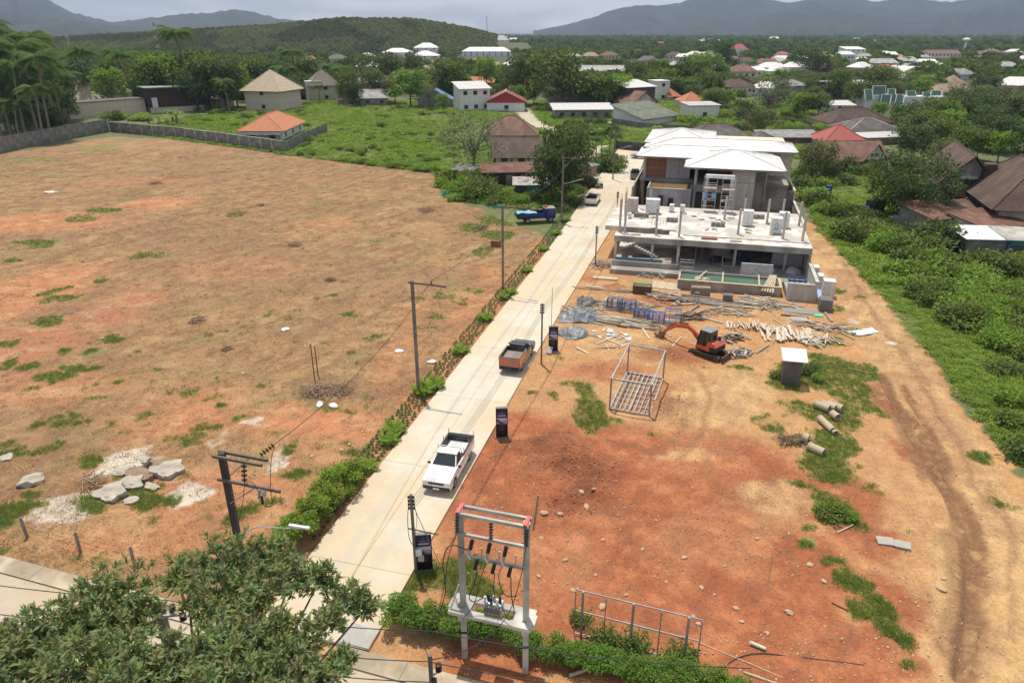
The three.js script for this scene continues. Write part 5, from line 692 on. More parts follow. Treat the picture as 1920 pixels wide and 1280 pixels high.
{ // the dark double arm pole over the big tree
  const p = V(-12.5, 0, -26.0), h = 9.4, t = thing('utility_pole', 'dark pole with doubled crossarms and a lamp arm above the big leafy tree', 'pole', p); mb().beam(V(0, -.3, 0), V(0, h, 0), .26, .26).mesh('shaft', M('pole_dark', [.085, .078, .072], .9, { map: TX.stain }), t);
  const d = V(Math.cos(armAng), 0, Math.sin(armAng)), at = (s, y, z = 0) => d.clone().multiplyScalar(s).add(V(-d.z * z, y, d.x * z));
  for (const z of [-.2, .2]) mb().beam(at(-.32, h - .1, z), at(2.15, h - .1, z), .1, .12).mesh('crossarm', mArm, t);
  mb().beam(at(-.3, h - 1.28, .19), at(2.85, h - 1.28, .19), .1, .12).mesh('crossarm', mArm, t);
  mb().bar(at(.1, h - 1.25, -.1), at(1.2, h - .2, -.2), .025, .025, 5).mesh('brace', mSteel, t); mb().bar(at(.1, h - 2.5, .15), at(1.6, h - 1.34, .19), .028, .028, 5).mesh('brace', mSteel, t);
  insulator(t, at(1.25, h - .2, .2), at(1.15, h - 1.1, .25), 4, .13); insulator(t, at(1.75, h + .02, -.25), at(2.0, h + .2, -.95), 5, .13);
  const c = mb(); c.bar(at(1.9, h - 1.3, .25), at(1.82, h - 1.75, .35), .07, .05, 8); c.bar(at(2.05, h - 1.4, .25), at(2.1, h - 1.6, .3), .09, .09, 8); c.mesh('fuse_cutout', mGalv, t); mb().bar(at(1.95, h - 1.62, .3), at(2.02, h - 1.95, .4), .06, .06, 8).mesh('fuse_tube', mRubber, t);
  hose('jumper_cable', [at(2.0, h + .2, -.95), at(2.3, h - .2, -.2), at(2.45, h - 1.2, .3), at(2.45, h - 2.0, .35), at(2.1, h - 2.05, .4)], .016, mCable, t); hose('jumper_cable', [at(1.15, h - 1.1, .25), at(1.6, h - 1.0, .3), at(1.9, h - 1.5, .35)], .014, mCable, t); hose('jumper_cable', [at(1.15, h - 1.1, .25), at(.9, h - 2.2, .3), at(.35, h - 3.6, .2), at(.2, h - 4.2, .16)], .014, mCable, t);
  const b0 = at(.15, h - 4.2, .12), b1 = at(1.3, h - 3.55, .1), b2 = at(3.9, h - 3.15, 0); mb().bar(b0, b1, .03, .03, 6).bar(b1, b2, .03, .028, 6).mesh('lamp_arm', mGalv, t); mb().beam(b1.clone().lerp(b2, .62).setY(b2.y + .02), b2.clone().setY(b2.y + .05), .12, .09).mesh('lamp_head', M('lamp_white', [.75, .75, .76], .4), t); mb().box(.25, .3, .22, .22, h - 4.35, .12).mesh('control_box', mGalv, t);
  for (let i = 0; i < 4; i++) mb().box(.12, .03, .03, .16, h - 2.0 - i * .22, .1).mesh('step_bolt', mSteel, t);
  const e = at(2.0, h + .2, -.95).add(p); cable('single overhead wire from the dark pole up to the first line pole', e, P1, .9, .018); cable('overhead wire between the first and second line poles', P1, P2, .8, .018, 'line along the planted strip'); cable('overhead wire between the second and third line poles', P2, P3, .8, .018, 'line along the planted strip'); cable('overhead wire between the third and last line poles', P3, P4, .8, .018);
}
// slim low voltage poles on the right of the road
function slimPole(label, p, h, box) {
  const t = thing('slim_pole', label, 'pole', p); mb().beam(V(0, -.2, 0), V(0, h, 0), .14, .14).mesh('shaft', mPole, t); const w = [];
  for (const s of [-1, 1]) for (let i = 0; i < 4; i++) { const q = V(s * .13, h - .15 - i * .22, .02); mb().bar(q.clone().setY(q.y - .06), q.clone().setY(q.y + .06), .055, .055, 7).mesh('spool', mInsul, t); }
  if (box) { mb().box(.3, .42, .2, .22, 1.35, .05).mesh('meter_box', mWhite, t); mb().box(.3, .3, .18, .32, 1.0, .12).mesh('meter_box', mConcPale, t); mb().beam(V(-.25, h - 2.0, .1), V(1.3, h - 2.15, .4), .05, .05).mesh('crossarm', mWoodDark, t); hose('jumper_cable', [V(-.1, h - .3, .1), V(-.22, h - 1.5, .15), V(-.16, h - 2.8, .12), V(.15, 1.6, .1)], .018, mCable, t); hose('jumper_cable', [V(.1, h - .3, .1), V(.25, h - 1.3, .15), V(.1, h - 2.4, .12)], .014, mCable, t); }
  return i => V(p.x + .13, h - .15 - i * .22, p.z + .02);
}
const S1 = slimPole('slim grey pole with white meter boxes near the junction', G(780, 1072), 4.9, true), S2 = slimPole('slim grey pole behind the black pickup', G(1015, 682), 5.5, false), S3 = slimPole('slim grey pole beside the stair end of the site', G(1116, 500), 5.0, false), S4 = slimPole('slim grey pole by the front corner columns of the building', AD(-11.3, 100), 5.4, false);
for (let i = 0; i < 4; i++) { cable('low voltage wire from the meter pole to the pole behind the black pickup', S1(i), S2(i), .5, .010, 'wires on the slim poles near'); cable('low voltage wire up to the slim pole by the stairs', S2(i), S3(i), .5, .010, 'wires on the slim poles middle'); cable('low voltage wire along the front of the building', S3(i), S4(i), .3, .010, 'wires on the slim poles far'); }
{ const p = G(1032, 600), t = mb().bar(V(0, -.2, 0), V(0, reach(1032, 655, 534) - .3, 0), .03, .025, 6).bar(V(0, 0, 0), V(0, .3, 0), .05, .05, 6).mesh('marker_rod', M('rod_red', [.36, .09, .04], .6)); t.position.copy(G(1033, 653)); tag(t, 'thin rusty red rod standing behind the far totem sign', 'rod'); }
{ // transformer frame on two poles
  const A = G(872, 1230), B = G(985, 1258), t = thing('transformer_frame', 'pale concrete two pole switch frame above the front hedge', 'electrical frame', A), D = B.clone().sub(A), L = D.length(); D.normalize(); const at = (s, y, z = 0) => D.clone().multiplyScalar(s).add(V(-D.z * z, y, D.x * z)), H0 = 8.1;
  for (const s of [0, L]) { mb().beam(at(s, -.4), at(s, H0, 0), .26, .26).mesh('pole', mPolePale, t); mb().box(.3, .12, .3, at(s, 1.6).x, 1.55, at(s, 1.6).z).mesh('band', mRubber, t); }
  for (const z of [-.3, .22]) mb().beam(at(-.12, H0 - .05, z), at(L + .12, H0 - .05, z), .12, .14).mesh('top_beam', mPolePale, t);
  for (const s of [0, L]) mb().beam(at(s, H0 - .02, -.36), at(s, H0 - .02, .28), .16, .19).mesh('beam_clamp', M('red_tape', [.55, .13, .11], .7), t);
  mb().beam(at(-.15, H0 - 1.05, .2), at(L + .12, H0 - 1.05, .2), .11, .12).mesh('crossarm', mPolePale, t); mb().beam(at(.1, H0 - 2.15, .2), at(L, H0 - 2.15, .2), .11, .12).mesh('crossarm', mPolePale, t);
  for (const s of [-.06, L / 2, L + .06]) insulator(t, at(s, H0 - .15, .25), at(s, H0 - .95, .3), 6, .1, M('porcelain_grey', [.10, .08, .075], .3));
  for (const s of [.62, 1.38, 2.08]) { const f = mb(); f.bar(at(s, H0 - 1.15, .3), at(s - .06, H0 - 1.55, .42), .09, .08, 8); f.mesh('fuse_cutout', mRubber, t); mb().bar(at(s - .06, H0 - 1.55, .42), at(s - .1, H0 - 1.95, .5), .06, .05, 8).bar(at(s - .18, H0 - 1.75, .5), at(s - .04, H0 - 1.95, .55), .05, .05, 6).mesh('fuse_holder', mGalv, t);
    mb().bar(at(s + .2, H0 - 2.1, .3), at(s + .1, H0 - 2.6, .36), .075, .085, 8).mesh('surge_arrester', mRubber, t); mb().beam(at(s + .38, H0 - 1.55, .2), at(s + .36, H0 - 2.05, .24), .06, .08).mesh('blade', mGalv, t); }
  const py = 3.0; // platform of two planks on brackets
  for (const z of [-.42, .42]) mb().beam(at(-.5, py, z), at(L + .35, py, z), .34, .16).mesh('platform_beam', mConcPale, t); for (const s of [-.4, .25, L - .3, L + .25]) mb().beam(at(s, py + .01, -.3), at(s, py + .01, .3), .4, .13).mesh('platform_plank', mConcPale, t); for (const s of [0, L]) { mb().beam(at(s, py - .25, -.5), at(s, py - .25, .5), .14, .3).mesh('bracket', mConcPale, t); } mb().beam(at(-.45, py, .45), at(-.1, py + 1.3, .16), .07, .05).mesh('stay', mPolePale, t);
  const x0 = 1.05; { const b = mb(), c = at(x0 + .38, py + .5); b.add(new RoundedBoxGeometry(.8, .5, .42, 2, .04), c.x, py + .4, c.z, 0, Math.atan2(-D.z, D.x)); const T2 = b.mesh('transformer_tank', mGalv, t); for (let i = 0; i < 9; i++) { const q = at(x0 + .03 + i * .09, py + .33, .27); mb().box(.02, .42, .14, q.x, q.y, q.z, Math.atan2(-D.z, D.x)).mesh('fin', mSteel, T2); } for (let i = 0; i < 3; i++) { const q = at(x0 + .12 + i * .26, 0); mb().bar(V(q.x, py + .64, q.z), V(q.x, py + .95, q.z), .07, .06, 8).mesh('bushing', i === 1 ? mConcPale : mRubber, t); mb().bar(at(x0 + .02 + i * .28, py + .5, .16), at(x0 + .02 + i * .28, py + .95, .16), .06, .055, 8).mesh('bushing', i === 1 ? mRubber : mWhite, t); } }
  hose('jumper_cable', [at(.82, H0 - 2.6, .36), at(.7, H0 - 3.3, .4), at(.45, H0 - 4.2, .4), at(.6, py + .7, .35), at(x0 + .1, py + .95, .1)], .022, mCable, t); hose('jumper_cable', [at(1.58, H0 - 2.6, .36), at(1.55, H0 - 3.4, .4), at(1.5, py + .95, .1)], .022, mCable, t); hose('jumper_cable', [at(2.28, H0 - 2.6, .36), at(2.35, H0 - 3.4, .5), at(2.45, H0 - 4.4, .5), at(2.2, py + .3, .5), at(1.8, py + .75, .2)], .022, mCable, t);
  hose('jumper_cable', [at(.55, H0 - 1.6, .45), at(-.3, H0 - 1.5, .5), at(-.6, H0 - 2.4, .6), at(-.45, H0 - 3.6, .8), at(-.8, H0 - 5.2, 1.2)], .022, mCable, t); hose('jumper_cable', [at(L + .06, H0 - .95, .3), at(L - .1, H0 - 2.4, .5), at(L - .6, H0 - 4.4, .6), at(L - .9, py + .2, .8)], .018, mCable, t); hose('jumper_cable', [at(1.3, H0 - 1.9, .5), at(1.05, H0 - 2.8, .5), at(.75, H0 - 4.2, .7), at(.4, py + .3, .9)], .018, mCable, t); hose('jumper_cable', [at(2.0, H0 - 1.9, .5), at(1.8, H0 - 2.6, .5), at(2.1, H0 - 3.5, .5), at(2.6, H0 - 3.4, .5)], .018, mCable, t); hose('jumper_cable', [at(-.06, H0 - .95, .3), at(-.35, H0 - 2.0, .5), at(-.7, H0 - 4.4, .9), at(-1.3, 2.2, 1.5)], .018, mCable, t);
  mb().bar(at(L + .25, H0 - .4, -.1), at(L + .4, H0 + 1.25, -.2), .045, .04, 6).mesh('extension_rod', mSteel, t);
  // overhead lines along the lane
  const z0 = G(300, 1150, 8.2), z1 = G(806, 1232, 7.6);
  const tp = thing('utility_pole', 'dark square pole top poking out of the big tree', 'pole', V(z0.x, 0, z0.z)); mb().beam(V(0, 0, 0), V(0, 8.6, 0), .26, .26).mesh('shaft', mPole, tp); insulator(tp, V(.5, 8.35, .1), V(.5, 8.7, .1), 3, .12); mb().beam(V(-.1, 8.2, .15), V(.7, 8.3, .15), .08, .08).mesh('crossarm', mGalv, tp); insulator(tp, V(.85, 8.1, .2), V(.85, 8.4, .2), 3, .12);
  const tq = thing('utility_pole', 'dark slim pole with brown insulators at the bottom edge', 'pole', V(z1.x, 0, z1.z)); mb().beam(V(0, 0, 0), V(0, 7.7, 0), .13, .13).mesh('shaft', mPole, tq); insulator(tq, V(.28, 7.15, .15), V(.28, 7.5, .15), 4, .11); mb().bar(V(.05, 6.9, .1), V(.28, 7.15, .15), .03, .03, 6).mesh('arm', mGalv, tq); insulator(tq, V(.12, 6.6, .2), V(.12, 6.9, .2), 3, .1);
  for (const [i, dy, dz] of [[0, 0, -.6], [1, -.3, .35], [2, -.55, .9]]) { const a = z0.clone().add(V(0, dy, dz)), b = z1.clone().add(V(0, dy + .5, dz)), dir = b.clone().sub(a); cable('overhead line following the old lane along the bottom', a.clone().addScaledVector(dir, -1.2), a, .25, .017, 'lines over the old lane left'); cable('overhead line spanning from the tree pole to the bottom edge pole', a, b, .3, .017, 'lines over the old lane middle'); cable('overhead line leaving past the bottom edge pole', b, b.clone().addScaledVector(dir, 1.1), .3, .017, 'lines over the old lane right'); }
  cable('guy wire slanting from the meter pole toward the switch frame', S1(3), A.clone().add(V(0, 3.2, .6)), .05, .018); cable('slack cable from the switch frame down to the bottom edge pole', A.clone().add(at(L - .9, py + .2, .8)), z1.clone().setY(7.5), .4, .018); cable('slack cable from the left frame pole to the bottom edge pole', A.clone().add(at(-1.3, 2.2, 1.5)), z1.clone().setY(7.4), .2, .018);
}
// ------------------------------------------------------------ totem signs
function signTex(k) {
  const c = document.createElement('canvas'); c.width = 256; c.height = 640; const x = c.getContext('2d'); x.fillStyle = k ? '#0d0f16' : '#0c1020'; x.fillRect(0, 0, 256, 640);
  x.fillStyle = '#1d2740'; x.fillRect(0, 0, 256, 190); x.strokeStyle = '#7d88a8'; x.lineWidth = 4; x.beginPath(); x.arc(128, 46, 18, 0, 6.3); x.stroke(); x.fillStyle = '#6f7a98'; x.fillRect(50, 84, 156, 12); x.fillRect(70, 104, 116, 7); x.fillStyle = '#a9b4d6'; x.fillRect(34, 132, 188, 28);
  x.fillStyle = '#9c93a8'; x.fillRect(6, 196, 244, 150); x.fillStyle = '#c4bccb'; x.fillRect(6, 196, 244, 60); x.fillStyle = '#2a2530'; x.beginPath(); x.moveTo(6, 206); x.lineTo(120, 300); x.lineTo(200, 318); x.lineTo(90, 322); x.lineTo(6, 260); x.fill(); x.fillStyle = '#6b5c58'; x.fillRect(6, 322, 244, 24);
  x.fillStyle = '#55505c'; for (let i = 0; i < 4; i++) x.fillRect(50, 372 + i * 20, 156 - i * 14, 7); x.fillStyle = '#8d8792'; x.fillRect(84, 462, 92, 8);
  const t = new THREE.CanvasTexture(c); t.colorSpace = THREE.SRGBColorSpace; return t;
}
const signMats = [0, 1].map(k => new THREE.MeshStandardMaterial({ map: signTex(k), roughness: .45 }));
function totem(label, p, k, turn) { const t = thing('totem_sign', label, 'sign', p, turn); mb().box(.82, 2.3, .2, 0, 1.15, 0).mesh('case', mBlack, t); const pl = new THREE.Mesh(new THREE.PlaneGeometry(.76, 2.2), signMats[k]); pl.name = 'printed_panel'; pl.position.set(0, 1.15, .104); addTo(t, pl); mb().box(.84, .05, .24, 0, 2.327, 0).mesh('cap', mGreyPaint, t); mb().box(1.0, .08, .4, 0, .02, 0).mesh('foot', mConcDark, t); }
totem('dark totem sign on the road edge above the red soil', G(941, 819), 0, .06); totem('dark totem sign beside the grey tarpaulins', G(1037, 657), 1, .0); totem('dark totem sign standing in grass by the meter pole', G(797, 1067), 1, .1);
// ------------------------------------------------------------ vehicles
const mTyre = M('tyre', [.022, .022, .023], .9), mRim = M('rim', [.34, .34, .35], .35, { metalness: .7 }), mLamp = M('headlamp_glass', [.55, .56, .58], .15), mTail = M('tail_lamp', [.25, .02, .02], .25), mPlate = M('plate', [.7, .7, .68], .6);
const paint = (k, c) => M('paint_' + k, c, .28, { phys: true, clearcoat: 1, clearcoatRoughness: .06 });
function wheel(parent, x, y, z, r, w) { const T2 = mb(); T2.add(new THREE.TorusGeometry(r - w * .32, w * .36, 8, 20), 0, 0, 0, 0, 0, 0, [1, 1, 1.35]); T2.add(new THREE.CylinderGeometry(r * .93, r * .93, w * .8, 20, 1, true).rotateX(Math.PI / 2)); const tm = T2.mesh('wheel', mTyre, parent); tm.position.set(x, y, z); const R = mb(); R.add(new THREE.CylinderGeometry(r * .62, r * .62, w * .9, 16).rotateX(Math.PI / 2)); for (let i = 0; i < 5; i++) R.box(r * .16, r * .5, w * .96, Math.cos(i * 1.2566) * r * .3, Math.sin(i * 1.2566) * r * .3, 0, 0, 0, i * 1.2566 + 1.57); R.mesh('rim', mRim, tm); return tm; }
function extr(pts, w, bevel = .05) { const s = new THREE.Shape(pts.map(p => new THREE.Vector2(...p))), g = new THREE.ExtrudeGeometry(s, { depth: w - bevel * 2, bevelEnabled: true, bevelSize: bevel, bevelThickness: bevel, bevelSegments: 2, curveSegments: 8 }); g.translate(0, 0, -(w - bevel * 2) / 2); return g; }
function arch(cx, r, y, dir = 1) { const o = []; for (let i = 0; i <= 8; i++) { const a = Math.PI * (dir > 0 ? i / 8 : 1 - i / 8); o.push([cx + Math.cos(a) * r, y + Math.sin(a) * r]); } return o; }
function pickup(label, p, turn, o) {
  const t = thing('pickup_truck', label, 'pickup', p, turn, o.group), cr = o.cabRear, W = 1.8, pm = o.paint, y0 = .42;
  const pts = [[-2.55, y0], ...arch(-1.62, .43, y0, -1), [1.1, y0 - .02], ...arch(1.55, .43, y0, -1), [2.45, y0], [2.52, .62], [2.48, .88], [2.35, .98], [1.1, 1.1], [cr, 1.08], [cr, .72], [-2.55, .72]];
  mb().add(extr(pts, W, .05)).mesh('body', pm, t);
  // greenhouse
  const b = 1.09, r = 1.66, wb = .82, wr = .64, xf = 1.12, xr = cr + .03, tf = .42, tr = cr + .12, Q = (x, y, z) => V(x, y, z), c = mb();
  const A = [Q(xf, b, wb), Q(xf, b, -wb), Q(xr, b, -wb), Q(xr, b, wb)], B = [Q(tf, r, wr), Q(tf, r, -wr), Q(tr, r, -wr), Q(tr, r, wr)];
  const cab = mb(); cab.quad(A[0], A[1], B[1], B[0]); cab.quad(A[1], A[2], B[2], B[1]); cab.quad(A[2], A[3], B[3], B[2]); cab.quad(A[3], A[0], B[0], B[3]); cab.mesh('cab', pm, t);
  mb().rbox(tf - tr + .12, .09, wr * 2 + .08, .04, (tf + tr) / 2, r + .01, 0).mesh('roof', pm, t);
  const inset = (a, b2, c2, d, k, off) => { const m = a.clone().add(b2).add(c2).add(d).multiplyScalar(.25), n = b2.clone().sub(a).cross(d.clone().sub(a)).normalize().multiplyScalar(off); return [a, b2, c2, d].map(v => v.clone().lerp(m, k).add(n)); };
  mb().quad(...inset(A[0], A[1], B[1], B[0], .09, .012)).mesh('windscreen', mGlass, t); mb().quad(...inset(A[2], A[3], B[3], B[2], .12, .012)).mesh('rear_window', mGlass, t);
  for (const s of [1, -1]) { const a = s > 0 ? [A[3], A[0], B[0], B[3]] : [A[1], A[2], B[2], B[1]]; const q = inset(...a, .12, .012); if (o.double) { const mids = (k) => q.map(v => v); const [e, f, g, h] = q; const m1 = e.clone().lerp(f, .48), m2 = h.clone().lerp(g, .48), n1 = e.clone().lerp(f, .54), n2 = h.clone().lerp(g, .54); mb().quad(e, m1, m2, h).mesh('side_window', mGlass, t); mb().quad(n1, f, g, n2).mesh('side_window', mGlass, t); } else mb().quad(...q).mesh('side_window', mGlass, t);
    mb().rbox(.1, .16, .2, .04, .95, 1.18, s * 1.0).mesh('mirror', mBlack, t); mb().box(.12, .03, .03, .1, .98, s * .905).mesh('door_handle', mBlack, t);
    mb().rbox(.2, .16, .34, .04, 2.38, .82, s * .66).mesh('headlight', mLamp, t); mb().rbox(.06, .3, .14, .02, -2.6, .82, s * .8).mesh('tail_light', mTail, t);
    wheel(t, 1.55, .36, s * .78, .36, .24); wheel(t, -1.62, .36, s * .78, .36, .24);
    mb().box(.9, .02, .03, 1.55, .84, s * .90).mesh('arch_trim', pm, t); }
  mb().rbox(.22, .3, 1.74, .06, 2.47, .5, 0).mesh('front_bumper', mBlack, t); mb().box(.05, .16, 1.0, 2.53, .78, 0).mesh('grille', mBlack, t); mb().box(.02, .12, .4, 2.59, .46, 0).mesh('number_plate', mPlate, t); mb().rbox(.16, .16, 1.6, .04, -2.66, .48, 0).mesh('rear_bumper', o.dark ? mBlack : mGalv, t);
  // load bed
  const bl = cr - .06, len = bl + 2.6, bh = o.bedH ?? .5, fl = .73, xm = bl - len / 2; mb().box(len - .16, .04, 1.58, xm, fl + (o.lift || 0), 0).mesh('bed_floor', o.floor || mBlack, t);
  if (o.floor) for (let i = 0; i < 10; i++) mb().box(len - .1, .015, .05, xm, fl + .028 + (o.lift || 0), -.68 + i * .15).mesh('floor_rib', o.floor, t);
  for (const s of [1, -1]) { mb().box(len, bh, .07, xm, fl + bh / 2, s * .855).mesh('bed_side', o.bed || pm, t); mb().box(len - .1, bh - .06, .02, xm, fl + bh / 2, s * .80).mesh('bed_liner', mBlack, t); mb().box(len + .02, .05, .11, xm, fl + bh + .027, s * .85).mesh('bed_rail', o.rail || mBlack, t); }
  mb().box(.07, bh, 1.64, -2.6, fl + bh / 2, 0).mesh('tailgate', o.gate || pm, t); mb().box(.03, bh - .08, 1.5, -2.53, fl + bh / 2, 0).mesh('bed_liner', mBlack, t); mb().box(.07, bh + .1, 1.64, bl, fl + bh / 2 + .05, 0).mesh('headboard', mBlack, t); mb().box(.09, .05, 1.64, -2.6, fl + bh + .027, 0).mesh('bed_rail', o.rail || mBlack, t);
  if (o.stakes) for (const [x, s] of [[-2.5, 1], [-2.5, -1], [bl - .1, 1], [bl - .1, -1], [xm, 1], [xm, -1]]) mb().box(.04, .45, .04, x, fl + bh + .25, s * .86).mesh('stake', mGalv, t);
  if (o.hoop) { mb().bar(V(bl + .02, fl + bh, -.8), V(bl + .02, 1.72, -.66), .03, .03, 6).bar(V(bl + .02, 1.72, -.66), V(bl + .02, 1.72, .66), .03, .03, 6).bar(V(bl + .02, 1.72, .66), V(bl + .02, fl + bh, .8), .03, .03, 6).mesh('roll_bar', mGalv, t); }
  return t;
}
const away = Math.atan2(-RD[1], RD[0]), toward = away + Math.PI, RY = .12;
pickup('white single cab pickup with black empty bed parked facing the camera', AD(-13.75, 36.0, RY), toward + .02, { paint: paint('white', [.78, .78, .78]), cabRear: -.25, floor: M('bed_grey', [.16, .16, .165], .7, { map: TX.streak }), hoop: true, stakes: true });
pickup('black pickup with high bed and orange tailgate driving away', AD(-13.7, 53.2, RY), away - .02, { paint: paint('black', [.012, .013, .015]), cabRear: -.35, dark: true, floor: M('bed_dusty', [.46, .40, .35], .9, { map: TX.stain }), bedH: .72, lift: .42, bed: paint('orange', [.42, .075, .02]), gate: paint('orange', [.42, .075, .02]), rail: M('rail_grey', [.10, .10, .09], .5) });
pickup('white double cab pickup parked on the left before the shacks', AD(-17.1, 115.6, RY), away, { paint: paint('cream_white', [.68, .67, .62]), cabRear: -.7, double: true, floor: mBlack });
pickup('grey pickup parked against the brick wall of the new building', AD(-12.7, 139.5, RY), away + .1, { paint: paint('slate', [.10, .12, .14]), cabRear: -.7, double: true });
pickup('silver double cab pickup at the far road bend', G(1205, 297, RY), Math.PI - .35, { paint: paint('silver', [.50, .51, .52]), cabRear: -.7, double: true });
for (const [u, v, l] of [[1195, 205, 'tiny white car parked in front of the dark grey block, farthest'], [1199, 214, 'tiny white car parked by the pinkish brown gabled house'], [1201, 224, 'white van parked on the pale yard, nearest of three'], [1860, 412, 'silver car under the porch of the large brown house']]) { const t = thing('parked_car', l, 'car', G(u, v), u > 1800 ? .4 : away); mb().add(extr([[-2.1, .3], ...arch(-1.3, .34, .3, -1), ...arch(1.3, .34, .3, -1), [2.1, .3], [2.15, .7], [1.1, .92], [-2.1, .95]], 1.7, .06)).mesh('body', paint('white', [.78, .78, .78]), t); mb().add(extr([[-1.8, .92], [1.0, .92], [.3, 1.45], [-1.4, 1.48]], 1.5, .1)).mesh('cabin', mGlass, t); mb().rbox(1.7, .08, 1.3, .03, -.5, 1.5, 0).mesh('roof', paint('white', [.78, .78, .78]), t); for (const x of [-1.3, 1.3]) for (const z of [-.75, .75]) wheel(t, x, .32, z, .32, .2); }
{ // blue six-wheel lorry
  const p0 = G(968, 420), p1 = G(1040, 412), t = thing('lorry', 'old dark blue flatbed lorry with blue tarp load in the weeds', 'truck', p0.clone().add(p1).multiplyScalar(.5), Math.atan2(-(p1.z - p0.z), p1.x - p0.x) - .22), bm = M('lorry_blue', [.012, .03, .16], .5, { map: TX.grain });
  mb().rbox(1.5, 1.5, 1.8, .1, 2.1, 1.35, 0).mesh('cab', bm, t); mb().quad(V(2.87, 1.4, .75), V(2.87, 1.4, -.75), V(2.862, 2.0, -.7), V(2.862, 2.0, .7)).mesh('windscreen', mGlass, t); for (const s of [1, -1]) { mb().box(.8, .5, .02, 2.2, 1.7, s * .912).mesh('side_window', mGlass, t); wheel(t, 2.1, .42, s * .8, .42, .26); wheel(t, -1.4, .42, s * .8, .42, .4); mb().box(4.2, .62, .07, -.9, 1.25, s * .98).mesh('bed_side', bm, t); for (let i = 0; i < 6; i++) mb().box(.07, .66, .03, -2.9 + i * .8, 1.25, s * 1.03).mesh('bed_post', bm, t); mb().rbox(.12, .2, .3, .03, 2.84, .85, s * .6).mesh('headlight', mLamp, t); }
  mb().box(4.2, .08, 1.9, -.9, .93, 0).mesh('bed_floor', bm, t); mb().box(.07, .62, 1.9, -3.0, 1.25, 0).mesh('tailgate', bm, t); mb().box(.08, .9, 1.9, 1.2, 1.4, 0).mesh('headboard', bm, t); mb().box(4.6, .2, .8, -.5, .7, 0).mesh('chassis', mBlack, t);
  const g = new THREE.PlaneGeometry(2.9, 1.8, 18, 10); g.rotateX(-Math.PI / 2); const q = g.attributes.position; for (let i = 0; i < q.count; i++) q.setY(i, fbm(q.getX(i) * 1.8 + 3, q.getZ(i) * 1.8, 3) * .5); g.computeVertexNormals(); mb().add(g, -1.45, 1.3, 0).mesh('tarp_load', M('tarp_light_blue', [.18, .42, .50], .5), t); for (const [x, z] of [[-.2, -.7], [1.5, .1]]) mb().add(new THREE.IcosahedronGeometry(.28, 1), x, x > 1 ? 2.3 : 1.75, z, 0, 0, 0, [1, .8, 1]).mesh('red_bundle', M('bundle_red', [.42, .08, .05], .8), t); mb().box(1.6, .06, 1.6, 2.0, 2.13, 0).mesh('roof_sheet', mSheetGrey, t);
}
{ // motorbike by the corner
  for (const [u, v, l] of [[1159, 314, 'dark motorbike standing by the corner shrub'], [1128, 352, 'motorbike with a pale sunshade sidecar near the parked white pickup']]) { const t = thing('motorbike', l, 'motorbike', G(u, v), away + .4); for (const x of [-.6, .6]) wheel(t, x, .3, 0, .3, .12); mb().rbox(.9, .28, .3, .08, 0, .55, 0).mesh('body', mBlack, t); mb().rbox(.7, .12, .26, .05, -.25, .78, 0).mesh('seat', mRubber, t); mb().bar(V(.6, .3, 0), V(.45, 1.0, 0), .04, .04, 6).bar(V(.42, 1.0, -.33), V(.42, 1.0, .33), .025, .025, 6).mesh('fork_and_handlebar', mGalv, t); if (v > 330) { mb().box(2.0, .05, 1.3, 0, 1.9, -.9, 0, .05).mesh('sunshade', mConcPale, t); for (const x of [-.8, .8]) mb().bar(V(x, .5, -.9), V(x, 1.9, -.9), .025, .025, 5).mesh('sunshade_post', mGalv, t); mb().box(1.4, .4, .9, 0, .55, -.9).mesh('sidecar', mSteel, t); } }
}
